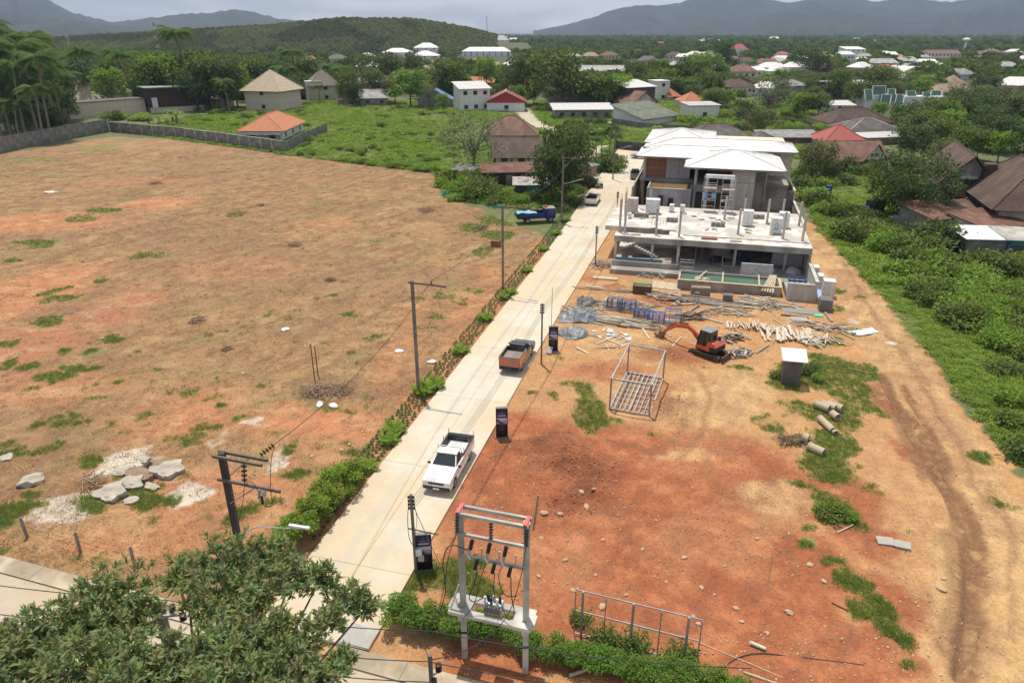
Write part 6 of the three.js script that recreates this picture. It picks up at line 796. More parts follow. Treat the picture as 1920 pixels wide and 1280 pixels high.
{ // mini excavator
  const p = G(1327, 667), turn = Math.atan2(-(G(1350, 673).z - G(1297, 657).z), G(1350, 673).x - G(1297, 657).x), t = thing('mini_excavator', 'orange mini excavator with black cab and bucket resting on the ground', 'excavator', p, turn), om = paint('excavator_orange', [.52, .085, .03]), bk = M('excavator_black', [.022, .021, .02], .6), mud = M('muddy_track', [.11, .075, .05], .95, { map: TX.grain });
  for (const s of [.72, -.72]) { const pts = [...Array(9).keys()].map(i => [-1.15 + Math.cos(Math.PI / 2 + i / 8 * Math.PI) * .29, .3 + Math.sin(Math.PI / 2 + i / 8 * Math.PI) * .29]).concat([...Array(9).keys()].map(i => [1.15 + Math.cos(-Math.PI / 2 + i / 8 * Math.PI) * .29, .3 + Math.sin(-Math.PI / 2 + i / 8 * Math.PI) * .29])); const tr = mb().add(extr(pts, .36, .02)).mesh('track', mud, t); tr.position.z = s; for (let i = 0; i < 20; i++) mb().box(.07, .03, .38, -1.2 + i * .126, .61, 0).mesh('track_pad', bk, tr); mb().box(2.0, .26, .38, 0, .3, 0).mesh('roller_frame', bk, tr); }
  mb().box(1.5, .3, 1.2, 0, .42, 0).mesh('undercarriage', bk, t); mb().bar(V(0, .5, 0), V(0, .78, 0), .5, .5, 18).mesh('slew_ring', bk, t);
  mb().rbox(.12, .55, 1.8, .03, 1.72, .36, 0).mesh('dozer_blade', mud, t); for (const z of [-.4, .4]) mb().beam(V(.7, .42, z), V(1.68, .4, z), .14, .16).mesh('blade_arm', bk, t);
  const u = new THREE.Group(); u.name = 'upper_body'; u.position.y = .8; u.rotation.y = -.12; t.add(u);
  mb().add(extr([[-.85, 0], [.55, 0], [1.0, .12], [1.08, .5], [.9, .78], [.35, .82], [.2, .28], [-.8, .24]], 1.5, .06)).mesh('bonnet', om, u); mb().add(extr([[.55, 0], [1.12, .1], [1.12, .42], [.55, .4]], 1.54, .05)).mesh('counterweight', bk, u);
  mb().add(extr([[-.75, .26], [.35, .26], [.48, .9], [.42, 1.62], [-.52, 1.62], [-.78, .85]], 1.12, .04), 0, 0, .12).mesh('cab', mGlass, u); mb().rbox(1.06, .09, 1.18, .04, -.04, 1.7, .12).mesh('cab_roof', M('cab_roof', [.20, .215, .24], .4), u); for (const [a, b] of [[V(-.76, .3, .70), V(-.54, 1.64, .68)], [V(-.76, .3, -.46), V(-.54, 1.64, -.44)], [V(.4, .3, .70), V(.44, 1.64, .68)], [V(-.1, .3, .71), V(-.06, 1.64, .69)]]) mb().beam(a, b, .07, .07).mesh('cab_pillar', bk, u);
  mb().bar(V(.75, .78, -.35), V(.75, 1.15, -.35), .14, .14, 12).mesh('air_filter', bk, u);
  // boom, arm, bucket reach left
  mb().rbox(.36, .6, .5, .05, -.88, .28, -.1).mesh('boom_bracket', bk, u);
  mb().add(extr([[-.8, .28], [-.82, .56], [-1.7, 1.12], [-2.25, 1.36], [-2.5, 1.3], [-2.4, 1.05], [-1.8, .85]], .24, .03), 0, 0, -.12).mesh('boom', om, u); mb().add(extr([[-2.2, 1.18], [-2.35, 1.40], [-3.55, 1.12], [-3.7, .9], [-3.5, .82], [-2.5, 1.02]], .22, .03), 0, 0, -.14).mesh('boom', om, u);
  mb().add(extr([[-3.25, 1.02], [-3.5, 1.2], [-4.5, .42], [-5.05, -.1], [-4.92, -.28], [-4.4, .2]], .2, .03), 0, 0, -.18).mesh('dipper_arm', om, u); mb().bar(V(-2.4, 1.48, -.15), V(-3.35, 1.26, -.16), .06, .045, 8).mesh('hydraulic_ram', bk, u); mb().bar(V(-3.6, 1.2, -.18), V(-4.65, .42, -.2), .055, .04, 8).mesh('hydraulic_ram', bk, u); mb().bar(V(-.95, .1, -.1), V(-1.85, .8, -.12), .08, .055, 8).mesh('hydraulic_ram', bk, u);
  mb().add(extr([[-4.85, -.05], [-5.05, -.75], [-5.35, -.8], [-5.75, -.55], [-5.85, -.38], [-5.4, -.5], [-5.25, -.3], [-5.2, .05]], .62, .02), 0, 0, -.22).mesh('bucket', M('bucket_mud', [.20, .14, .07], .9), u);
}
console.log('poles vehicles');
// ------------------------------------------------------------ the house under construction
rnd = mulberry(2024);
const D0 = 80, L2 = (a, d, y) => V(a, y, D0 - d);          // across, along, up -> the building's own axes
const bld = thing('construction_building', 'unfinished concrete house with white roofs, bare front deck and stub columns', 'building', AD(0, D0), ROADTURN);
const bb = (name, a0, a1, d0, d1, y0, y1, mat, parent = bld) => mb().box(a1 - a0, y1 - y0, d1 - d0, (a0 + a1) / 2, (y0 + y1) / 2, D0 - (d0 + d1) / 2).mesh(name, mat, parent);
const mDeck = M('deck_screed', [.74, .70, .65], .9, { map: TX.stain }), mRaw = M('raw_concrete', [.44, .40, .36], .92, { map: TX.stain, bumpMap: TX.bump, bumpScale: .006 }), mRawL = M('raw_concrete_light', [.60, .55, .50], .92, { map: TX.streak }), mBlockGrey = M('aac_block', [.50, .49, .495], .95, { map: TX.grain }), mMudFloor = M('muddy_floor', [.30, .20, .11], .9, { map: TX.stain });
// ground floor, pool terrace
bb('floor_slab', -9.4, 12.4, 79.6, 100, -.3, .55, mRaw); bb('mud_yard', -9.5, 12.5, 100.02, 106, -.3, .5, mMudFloor);
bb('retaining_wall', -9.4, -1.7, 81.2, 81.5, .55, 1.15, mRaw); bb('side_wall', 12.42, 12.66, 75.2, 100, -.3, 2.3, mRawL); bb('side_wall', 12.42, 12.66, 82.6, 99.5, 2.302, 3.35, mRaw); bb('coping', 12.36, 12.72, 75.1, 82.4, 2.302, 2.36, mConcPale); bb('front_wall', 9.75, 12.4, 75.2, 75.45, -.3, 1.9, mRawL); bb('coping', 9.7, 12.34, 75.14, 75.5, 1.902, 1.96, mConcPale); bb('terrace_slab', 9.75, 12.4, 75.47, 79.58, .3, .9, mConc);
{ const pool = new THREE.Group(); pool.name = 'pool'; bld.add(pool); bb('pool_wall', -1.5, 9.3, 76.0, 76.22, -.3, 1.1, mRaw, pool); bb('pool_wall', -1.5, 9.3, 79.3, 79.52, -.3, 1.1, mRaw, pool); bb('pool_wall', -1.5, -1.28, 76.24, 79.28, -.3, 1.1, mRaw, pool); bb('pool_wall', 9.08, 9.3, 76.24, 79.28, -.3, 1.1, mRaw, pool); bb('pool_coping', -1.55, 9.35, 75.95, 76.25, 1.102, 1.15, M('formwork', [.62, .50, .36], .85, { map: TX.wood }), pool); bb('pool_coping', 9.06, 9.36, 76.27, 79.25, 1.104, 1.15, MATS.formwork, pool); bb('pool_water', -1.27, 9.07, 76.23, 79.29, .2, .82, M('pool_water', [.09, .17, .12], .06), pool); }
// front deck: beam strip, well, main slab
bb('deck_beam', -9.4, -1.72, 82.2, 83.9, 3.35, 3.9, mDeck); bb('deck_slab', -11.1, -3.2, 86.6, 99, 3.35, 3.9, mDeck); bb('deck_slab', -3.19, -1.71, 83.91, 99, 3.35, 3.9, mDeck); bb('deck_slab', -1.7, 12.6, 82.25, 99, 3.36, 3.9, mDeck); bb('deck_fascia', -1.7, 12.6, 82.12, 82.245, 3.22, 3.9, mConc); bb('deck_fascia', -9.4, -1.72, 82.08, 82.19, 3.2, 3.88, mConc); bb('deck_upstand', -1.6, 12.5, 84.1, 84.16, 3.902, 4.02, mConcPale); bb('well_beam', -9.4, -3.2, 86.45, 86.59, 3.1, 3.88, mRaw);
for (const [a, d] of [[-9.2, 82.3], [-4.9, 82.5], [-1.9, 82.5], [-1.9, 87], [-6.4, 88], [4.6, 84.5], [4.6, 92], [10.2, 84.5], [10.2, 92], [-9.2, 88], [1.5, 95], [7, 95]]) bb('column', a - .14, a + .14, d - .14, d + .14, .55, 3.35, mRawL);
for (const [a, d, h] of [[-9.0, 83.8, 4.0], [-8.4, 83.8, 3.4], [-4.7, 83.6, 3.2], [-2.0, 83.5, 3.1], [4.7, 86.4, 3.05], [9.7, 85.8, 3.1], [11.8, 85.3, 3.1], [3.2, 93.5, 2.9], [8.3, 92.4, 3.1], [10.2, 94.3, 2.8], [12.1, 92.5, 3.0], [5.5, 93.1, 2.9], [-6.5, 96, 2.8], [-9.4, 93, 3.0]]) { const c = bb('stub_column', a - .13, a + .13, d - .13, d + .13, 3.902, 3.9 + h, mRawL); for (const [i, j] of [[-1, -1], [1, -1], [1, 1], [-1, 1]]) mb().bar(L2(a + i * .08, d + j * .08, 3.9 + h), L2(a + i * .08 + rr(-.03, .03), d + j * .08, 4.3 + h + rr(0, .4)), .012, .012, 4).mesh('rebar', mRust, c); }
// stairs: two flights
for (let i = 0; i < 9; i++) { const s = i / 9; bb('step', -8.2 + i * .36, -7.82 + i * .36, 83.95, 85.1, 2.05 + i * .165, 2.28 + i * .165, mConcPale); bb('step', -7.6 + i * .36, -7.22 + i * .36, 85.2, 86.3, 1.75 - i * .15, 1.98 - i * .15, mConcPale); } bb('landing', -9.0, -8.2, 83.95, 86.3, 1.95, 2.15, mConcPale); mb().beam(L2(-8.2, 84.5, 1.9), L2(-5.0, 84.5, 3.38), .9, .14).beam(L2(-7.6, 85.75, 1.62), L2(-4.5, 85.75, .5), .9, .14).mesh('stair_waist', mRaw, bld);
// inside the ground floor
bb('partition', -9.2, 12.2, 97.8, 98, .55, 3.35, mRaw); bb('partition', -8.8, -2.2, 90, 90.15, .55, 2.0, mBlockGrey); bb('partition', 5.2, 8.6, 80.6, 80.8, .552, 2.15, mBlockGrey); bb('partition', 8.9, 12.3, 86.2, 86.4, .552, 2.4, mBlockGrey); bb('partition', 2.0, 4.2, 88, 88.2, .55, 3.3, mRaw); bb('blue_panel', -9.1, -3.6, 81.55, 82.0, 1.16, 1.35, M('blue_sheet', [.05, .17, .26], .5));
// rear house: left wing
bb('road_wall', -10.0, -9.78, 106, 122, -.2, 5.0, mRaw); bb('wing_wall', -7.7, -1.4, 104.5, 104.7, .5, 5.15, M('render_lilac', [.47, .465, .475], .9, { map: TX.stain })); bb('wing_wall', -7.7, -7.5, 104.72, 111.5, .5, 5.15, MATS.render_lilac); bb('wing_wall', -1.6, -1.4, 104.72, 111.5, .5, 5.15, MATS.render_lilac); bb('wing_roof', -7.48, -1.62, 104.72, 111.5, 4.7, 4.9, mRaw); bb('roof_pond', -7.46, -1.64, 105.0, 111.2, 4.902, 5.0, M('muddy_water', [.22, .14, .06], .12)); bb('parapet', -7.72, -1.38, 104.46, 104.72, 5.152, 5.3, mConcPale);
for (const [a0, a1, y0, y1] of [[-5.95, -5.3, 1.9, 4.3], [-4.5, -3.85, .8, 4.0]]) { const f = bb('window', a0 - .06, a1 + .06, 104.40, 104.49, y0, y1, mConcDark); bb('pane', a0, a1, 104.36, 104.395, y0 + .05, y1 - .05, mDark, f); }
bb('drain_pipe', -4.75, -4.62, 104.25, 104.38, .5, 4.6, mGalv);
// upper storey
bb('upper_floor', -9.4, 12.3, 111.6, 128, 4.9, 5.25, mRaw); bb('brick_wall', -8.7, -5.6, 113, 113.2, 5.25, 8.3, M('brick_panel', [.40, .20, .13], .95, { map: noiseTex(256, (u, v) => { const row = Math.floor(v * 16), x = u * 8 + (row % 2) * .5, fx = x - Math.floor(x), fy = v * 16 - row; const m = fx < .06 || fy < .14 ? 1 : 0, h = HASH[(Math.floor(x) * 13 & 255) + ((row * 29 & 255) << 8)]; return m ? [.72, .68, .64] : [.85 + h * .15, .78 + h * .2, .75 + h * .2]; }, 1.6) })); bb('ring_beam', -8.72, -5.58, 112.96, 113.24, 6.6, 6.78, mRaw); bb('block_wall', -5.58, -2.3, 113, 113.2, 5.25, 8.3, mBlockGrey); bb('block_joint', -3.7, -3.62, 112.97, 112.995, 5.25, 8.3, mConcDark); bb('block_wall', -9.0, -8.8, 113.2, 127, 5.25, 8.4, mBrick);
for (const [a, d] of [[-8.85, 112.9], [-2.2, 112.9], [-1.0, 107], [-1.0, 112]]) bb('column', a - .18, a + .18, d - .18, d + .18, .5, 8.4, mRawL);
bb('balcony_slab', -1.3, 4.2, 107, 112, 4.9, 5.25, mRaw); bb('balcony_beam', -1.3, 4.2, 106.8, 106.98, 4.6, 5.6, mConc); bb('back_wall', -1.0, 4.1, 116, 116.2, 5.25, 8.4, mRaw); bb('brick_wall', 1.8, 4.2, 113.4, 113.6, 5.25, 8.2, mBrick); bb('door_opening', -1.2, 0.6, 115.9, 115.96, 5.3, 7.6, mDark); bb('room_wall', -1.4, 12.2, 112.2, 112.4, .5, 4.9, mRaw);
bb('tower_wall', 4.0, 7.15, 105.8, 106.0, .5, 8.4, mRawL); bb('tower_wall', 4.0, 4.2, 106.02, 112, .5, 8.4, mRawL); bb('tower_wall', 6.95, 7.15, 106.02, 112, .5, 8.4, mRaw); bb('tower_joint', 4.0, 7.15, 105.77, 105.795, 6.3, 6.36, mConcDark); bb('block_wall', 7.17, 9.2, 111, 111.2, .5, 8.2, mRaw); bb('gutter_pipe', 8.9, 9.02, 110.85, 110.97, .5, 8.2, mGalv);
bb('cream_wall', 9.2, 13.1, 119, 119.2, .4, 8.4, mCream); bb('cream_wall', 12.9, 13.1, 119.2, 130, .4, 8.6, mCream); { const f = bb('window', 10.6, 12.0, 118.92, 118.99, 3.4, 4.7, mConcDark); bb('pane', 10.7, 11.9, 118.88, 118.915, 3.5, 4.6, mDark, f); } bb('garden_wall', 8.4, 13.4, 113, 113.2, -.2, 4.1, mConcDark); bb('boundary_wall', 13.4, 13.62, 97, 126, -.2, 2.7, mRaw); bb('coping', 13.34, 13.68, 97, 126, 2.702, 2.78, mConcPale); bb('boundary_wall', 13.4, 13.62, 113.3, 126, 2.79, 4.2, mCream);
bb('rear_wall', -9.2, -9.0, 117.5, 135, .4, 9.2, mCream); bb('rear_wall', -9.0, 12.9, 118.6, 118.8, 8.41, 9.1, mCream); bb('rear_core', -8.8, 12.7, 127, 135, .4, 9.0, mCream);
// white sheet roofs: pressed ribs as courses running down the slope
function ribRoof(eL, eR, rR, rL, n) { const b = mb(), nv = eR.clone().sub(eL).cross(rL.clone().sub(eL)); if (nv.lengthSq() < 1e-6) nv.copy(eR.clone().sub(eL).cross(rR.clone().sub(eL))); nv.normalize(); if (nv.y < 0) nv.negate(); b.quad(eL, eR, rR, rL); for (let i = 1; i < n; i++) { const t = i / n, p = eL.clone().lerp(eR, t), q = rL.clone().lerp(rR, t); if (p.distanceTo(q) < .3) continue; const s = eR.clone().sub(eL).normalize().multiplyScalar(.03), u = nv.clone().multiplyScalar(.035); b.quad(p.clone().sub(s), p.clone().add(u), q.clone().add(u), q.clone().sub(s)); b.quad(p.clone().add(u), p.clone().add(s), q.clone().add(s), q.clone().add(u)); } return b; }
function hipRoof(name, a0, a1, d0, d1, y, ry, i0, i1, dr) { const g = new THREE.Group(); g.name = name; bld.add(g); const A = L2(a0, d0, y), B = L2(a1, d0, y), C = L2(a1, d1, y), D = L2(a0, d1, y), p = L2(i0, dr, ry), q = L2(i1, dr, ry); ribRoof(A, B, q, p, 26).mesh('roof_slope', mWhiteRoof, g); ribRoof(C, D, p, q, 26).mesh('roof_slope', mWhiteRoof, g); ribRoof(D, A, p, p, 14).mesh('roof_slope', mWhiteRoof, g); ribRoof(B, C, q, q, 14).mesh('roof_slope', mWhiteRoof, g);
  for (const [e, f] of [[A, p], [B, q], [C, q], [D, p], [p, q]]) if (e.distanceTo(f) > .05) mb().beam(e.clone().setY(e.y + .05), f.clone().setY(f.y + .05), .22, .06).mesh('ridge_cap', mWhiteRoof, g); for (const [e, f] of [[A, B], [B, C], [C, D], [D, A]]) mb().beam(e.clone().setY(y - .12), f.clone().setY(y - .12), .1, .2).mesh('fascia', mConcDark, g); const s = mb(); s.quad(A.clone().setY(y - .16), D.clone().setY(y - .16), C.clone().setY(y - .16), B.clone().setY(y - .16)); s.mesh('soffit', mGreyWall, g); }
hipRoof('rear_roof', -9.6, 13.6, 117.2, 127.5, 9.15, 10.1, -4.6, 10.3, 122.4); hipRoof('wing_roof', -9.9, 1.5, 121, 138, 9.35, 11.0, -4.55, -4.2, 127.5); hipRoof('left_roof', -10.1, 4, 110.6, 119.5, 8.75, 9.6, -6.5, 3.5, 117.0); hipRoof('centre_roof', -2.7, 11.0, 104.3, 118.5, 8.45, 9.95, 3.2, 5.0, 111.8);
// timber frame and scaffold tower in the middle of the deck
function scaffold(label, a, d, y, w, dp, lifts, lh, mat, group) { const t = thing('scaffold_tower', label, 'scaffold', AD(a, d, y), ROADTURN, group); for (let k = 0; k < lifts; k++) { for (const z of [0, -dp]) { mb().bar(V(0, k * lh, z), V(0, (k + 1) * lh, z), .024, .024, 6).mesh('standard', mat, t); mb().bar(V(w, k * lh, z), V(w, (k + 1) * lh, z), .024, .024, 6).mesh('standard', mat, t); for (const yy of [.35, .97]) mb().bar(V(0, (k + yy) * lh, z), V(w, (k + yy) * lh, z), .02, .02, 5).mesh('transom', mat, t); } for (const x of [0, w]) { mb().bar(V(x, k * lh + .15, 0), V(x, (k + 1) * lh - .1, -dp), .016, .016, 5).mesh('brace', mat, t); } if (k) mb().box(w - .05, .04, dp, w / 2, k * lh + .02, -dp / 2).mesh('deck_board', mWoodGrey, t); } return t; }
scaffold('grey scaffold tower below the white frame on the deck', .2, 97, 3.92, 1.7, 1.2, 3, 1.55, mGalv); scaffold('scaffold tower right of the white frame', 2.6, 97, 3.92, 1.6, 1.2, 3, 1.5, mGalv); scaffold('small steel trestle scaffold beside the pool', -1.5, 80, .57, 1.5, 1.0, 1, 1.4, mGalv); scaffold('low scaffold frame under the deck', .8, 84, .57, 1.3, 1.0, 1, 1.7, M('scaffold_blue', [.05, .11, .28], .5)); scaffold('low scaffold frame beside the interior column', 3.2, 82.5, .57, 1.2, 1.0, 1, 1.6, mGalv);
{ const t = thing('portal_frame_structure', 'white concrete portal frame standing above the scaffold', 'frame', AD(.6, 100.5, .5), ROADTURN); mb().box(.45, 7.3, .5, 0, 3.65, 0).mesh('upright', mConcPale, t); mb().box(.45, 7.3, .5, 3.3, 3.65, 0).mesh('upright', mConcPale, t); mb().box(3.75, .45, .52, 1.65, 7.525, 0).mesh('lintel', mWhite, t); }
for (const [a, l] of [[.5, 'left'], [1.6, 'right']]) { const t = thing('blue_barrel_rack', `light blue plastic drum hanging in the scaffold, ${l} one`, 'drum', AD(a, 97.6, 5.5), ROADTURN); mb().add(new THREE.LatheGeometry([[0, 0], [.26, 0], [.28, .1], [.28, .4], [.3, .42], [.28, .45], [.28, .8], [.2, .88], [0, .88]].map(p => new THREE.Vector2(...p)), 14)).mesh('drum', M('plastic_blue', [.18, .36, .62], .5), t); mb().bar(V(.1, .88, 0), V(.1, .94, 0), .05, .05, 8).mesh('cap', mBlack, t); }
// stacks of white aerated blocks
function blockStack(label, p, turn, nx, ny, nz, mat, bw = .6, bh = .3, bd = .4, print) { const t = thing('block_stack', label, 'block pallet', p, turn, undefined); for (let i = 0; i < 3; i++) mb().box(nx * bw, .1, .1, 0, .05, (i - 1) * nz * bd * .42).mesh('pallet_bar', mWoodGrey, t); for (let j = 0; j < ny; j++) for (let i = 0; i < nx; i++) for (let k = 0; k < nz; k++) { if (i > 0 && i < nx - 1 && k > 0 && k < nz - 1 && j < ny - 1) continue; mb().box(bw - .012, bh - .008, bd - .012, (i - (nx - 1) / 2) * bw + rr(-.008, .008), .1 + (j + .5) * bh, (k - (nz - 1) / 2) * bd + rr(-.008, .008)).mesh('block', mat, t); } if (print) { mb().add(new THREE.RingGeometry(.17, .23, 20), 0, ny * bh * .62, nz * bd / 2 + .012).mesh('printed_mark', M('print_blue', [.12, .18, .42], .8), t); for (let i = 0; i < 2; i++) mb().box(.7 - i * .2, .07, .004, 0, ny * bh * .4 - i * .13, nz * bd / 2 + .012).mesh('printed_mark', MATS.print_blue, t); } return t; }
blockStack('white block pallet alone on the deck centre right', AD(5.9, 91.0, 3.92), ROADTURN, 2, 6, 3, mBlockWhite); blockStack('white block pallet with blue printed ring on the deck', AD(9.0, 88.0, 3.92), ROADTURN, 2, 6, 3, mBlockWhite, .62, .3, .4, true); blockStack('white block pallet behind the printed pallet', AD(10.1, 91.0, 3.92), ROADTURN, 2, 6, 3, mBlockWhite); blockStack('tall white block stack behind the left stub columns', AD(-6.0, 94.5, 3.92), ROADTURN + .1, 3, 6, 3, mBlockWhite); blockStack('pinkish block stack at the left end of the deck', AD(-8.6, 94.5, 3.92), ROADTURN - .1, 2, 6, 3, M('block_pink', [.60, .50, .48], .95, { map: TX.grain }));
blockStack('small white block pile left of the scaffold', AD(-3.6, 96, 3.92), ROADTURN, 1, 3, 2, mBlockWhite); blockStack('low white block pile near the scaffold foot', AD(-2.2, 96, 3.92), ROADTURN, 1, 3, 2, mBlockWhite); blockStack('two little white block piles on the deck front left', AD(-8.6, 91, 3.92), ROADTURN, 1, 2, 2, mBlockWhite, .4, .3, .3);
blockStack('white block stack outside the side wall, farthest of three', AD(13.5, 83.4, 0), ROADTURN, 1, 5, 3, mBlockWhite); blockStack('white block stack outside the side wall, middle of three', AD(13.6, 80.3, 0), ROADTURN, 1, 5, 3, mBlockWhite); blockStack('white block stack outside the side wall beside the blue sheet', AD(14.1, 77.6, 0), ROADTURN, 2, 6, 3, mBlockWhite);
blockStack('dark grey block stack beside the grassy corner', AD(13.3, 73.2, 0), ROADTURN, 2, 4, 3, mConcDark); blockStack('pile of brown clay blocks in front of the pool wall', AD(1.0, 73.9, 0), ROADTURN + .1, 4, 5, 2, M('clay_block', [.27, .21, .14], .95, { map: TX.grain }), .5, .22, .4); blockStack('smaller grey block pile right of the clay blocks', AD(3.8, 72.9, 0), ROADTURN - .05, 2, 4, 2, M('block_grey_brown', [.17, .15, .13], .95, { map: TX.grain }), .5, .22, .4);
for (const [u, v, w, l] of [[1192, 440, .6, 'flat tan board lying on the deck by the well'], [1255, 432, .9, 'pile of thin boards beside the small block piles'], [1380, 452, .7, 'small orange brown board on the deck front edge'], [1330, 448, 1.0, 'dark red plank bundle on the deck edge']]) { const p = G(u, v, 3.92), t = thing('board_pile', l, 'boards', p, ROADTURN + .05); for (let i = 0; i < 4; i++) mb().box(w * 1.8, .05, .26, rr(-.05, .05), .03 + (i > 1 ? .055 : 0), (i % 2 - .5) * .3, rr(-.06, .06)).mesh('board', l.includes('red') ? M('board_red', [.20, .06, .045], .8) : mWoodPale, t); }
{ const p = AD(-5.0, 89.5, 3.9); for (let i = 0; i < 4; i++) { const t = thing('starter_bar_row', 'row of short steel starter bars on the deck, ' + ['first', 'second', 'third', 'fourth'][i] + ' from the front', 'rebar', AD(-5.6, 88.2 + i * .35, 3.9), ROADTURN); for (let k = 0; k < 6; k++) mb().bar(V(k * .35, 0, 0), V(k * .35 + .05, .55, 0), .012, .012, 4).mesh('bar', mRust, t); } }
// ------------------------------------------------------------ clutter under the deck
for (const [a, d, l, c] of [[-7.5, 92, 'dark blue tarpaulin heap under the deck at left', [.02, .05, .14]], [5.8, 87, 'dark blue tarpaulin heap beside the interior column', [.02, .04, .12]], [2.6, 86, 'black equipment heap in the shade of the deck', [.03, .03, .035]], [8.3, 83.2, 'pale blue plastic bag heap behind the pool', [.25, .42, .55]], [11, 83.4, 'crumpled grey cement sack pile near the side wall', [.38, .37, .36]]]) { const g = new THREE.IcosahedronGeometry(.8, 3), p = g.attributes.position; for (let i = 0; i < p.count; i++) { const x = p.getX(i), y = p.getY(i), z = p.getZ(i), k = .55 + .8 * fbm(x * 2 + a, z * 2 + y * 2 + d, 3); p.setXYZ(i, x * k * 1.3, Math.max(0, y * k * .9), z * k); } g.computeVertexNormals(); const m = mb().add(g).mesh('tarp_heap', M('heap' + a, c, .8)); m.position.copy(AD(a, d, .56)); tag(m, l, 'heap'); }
{ const t = thing('blue_crate', 'blue open lattice crate on the terrace slab', 'crate', AD(10.9, 77.3, .9), ROADTURN), cm = M('crate_blue', [.04, .10, .30], .5); for (const y of [.1, .5, .9]) { for (const z of [-.5, .5]) mb().box(1.7, .12, .06, 0, y, z).mesh('slat', cm, t); for (const x of [-.82, .82]) mb().box(.06, .12, .94, x, y, 0).mesh('slat', cm, t); } for (const x of [-.82, -.28, .28, .82]) for (const z of [-.545, .545]) mb().box(.1, 1.0, .03, x, .5, z).mesh('stile', cm, t); }
for (let i = 0; i < 5; i++) { const t = mb().beam(V(0, 0, 0), V(-.9 + i * .12, -1.0, 2.6 + i * .1), .16, .05).mesh('plank', mWoodPale); t.position.copy(AD(8.2 + i * .14, 78.2, 1.75)); t.rotation.y = ROADTURN; tag(t, 'pale plank leaning over the pool edge in a fan', 'plank', 'planks fanned over the pool corner'); }
for (const [a, l] of [[.3, 'slanting pale plank across the left end of the pool'], [3.2, 'narrow plank across the middle of the pool'], [7.0, 'wide plank across the right part of the pool']]) { const t = mb().beam(V(0, 0, 0), V(a < 1 ? 1.2 : .1, 0, -3.9), .18, .05).mesh('plank', mWoodPale); t.position.copy(AD(a, 75.8, 1.19)); t.rotation.y = ROADTURN; tag(t, l, 'plank'); }
// ------------------------------------------------------------ material dumps on the soil
function sticks(name, label, cat, p, turn, n, L, spread, dirJ, mats, th = [.05, .12], stack = .5, part = 'plank') { const t = thing(name, label, cat, p, turn); for (let i = 0; i < n; i++) { const a = rr(-dirJ, dirJ), l = L * rr(.55, 1), x = rr(-spread[0], spread[0]), z = rr(-spread[1], spread[1]), y = .06 + (i / n) * stack * (1 - .7 * Math.abs(z) / (spread[1] + .01)), dx = Math.cos(a) * l / 2, dz = Math.sin(a) * l / 2, dy = rr(-.06, .06) * l * .3; mb().beam(V(x - dx, Math.max(.04, y - dy), z - dz), V(x + dx, Math.max(.04, y + dy), z + dz), rr(...th) * 1.3, rr(...th) * .6).mesh(part, pick(mats), t); } return t; }
const wA = [mWoodPale, mWoodGrey, M('timber_bleached', [.60, .54, .46], .9, { map: TX.wood }), mWoodGrey], wB = [MATS.timber_bleached, mWoodPale, M('timber_white', [.68, .63, .56], .9, { map: TX.wood })];
sticks('timber_pile', 'fan of bleached white planks laid side by side behind the grey shed', 'timber pile', G(1475, 628), 1.35, 34, 3.6, [.6, 2.3], .12, wB, [.1, .18], .35);
sticks('timber_pile', 'heap of short white battens left of the plank fan', 'timber pile', G(1412, 615), 1.3, 46, 1.7, [.5, 2.4], .35, wB, [.07, .12], .6); sticks('timber_pile', 'tangled white timber offcuts right of the plank fan', 'timber pile', G(1535, 640), .3, 34, 1.6, [1.8, 1.2], 1.5, wB, [.06, .14], .4);
sticks('scrap_pile', 'small dark scrap heap behind the excavator', 'scrap pile', G(1375, 635), .4, 34, 1.3, [1.0, .7], 1.6, [mWoodGrey, mWoodDark, mConcDark, mWoodPale], [.06, .18], .5); sticks('scrap_pile', 'grey metal and wood scrap heap beside the excavator blade', 'scrap pile', G(1382, 664), .5, 30, 1.5, [.9, .8], 1.2, [mSteel, mWoodGrey, mWoodPale, mConcDark], [.05, .16], .5);
sticks('timber_pile', 'long grey planks lying in front of the clay blocks', 'timber pile', G(1330, 566), -.3, 24, 9, [1.5, .9], .1, wA, [.08, .16], .35); sticks('timber_pile', 'mixed grey planks stretching below the pool wall', 'timber pile', G(1385, 570), -.25, 26, 5, [2.6, .6], .2, wA, [.08, .14], .4); sticks('timber_pile', 'white splintered board heap near the front corner wall', 'timber pile', G(1425, 568), -.2, 34, 1.8, [1.9, .6], .9, wB, [.08, .2], .7);
sticks('timber_pile', 'sprawling grey planks in the middle dump', 'timber pile', G(1165, 605), -.38, 46, 4.6, [2.6, 1.1], .16, wA, [.07, .13], .5); sticks('timber_pile', 'loose thin poles left of the blue trestles', 'timber pile', G(1120, 570), -.3, 40, 2.4, [1.8, .9], .8, wA, [.04, .08], .6); sticks('timber_pile', 'brown brushwood heap right of the blue trestles', 'timber pile', G(1295, 595), .2, 40, 2.2, [1.3, .8], .7, [mWoodGrey, mWoodPale, mWoodDark], [.05, .1], .6);
{ const t = mb().beam(V(-1.7, .3, -.6), V(1.7, .1, .9), .45, .06).mesh('plank', wB[2]); t.position.copy(G(1192, 608)); tag(t, 'single wide pale plank slanting over the middle dump', 'plank'); }
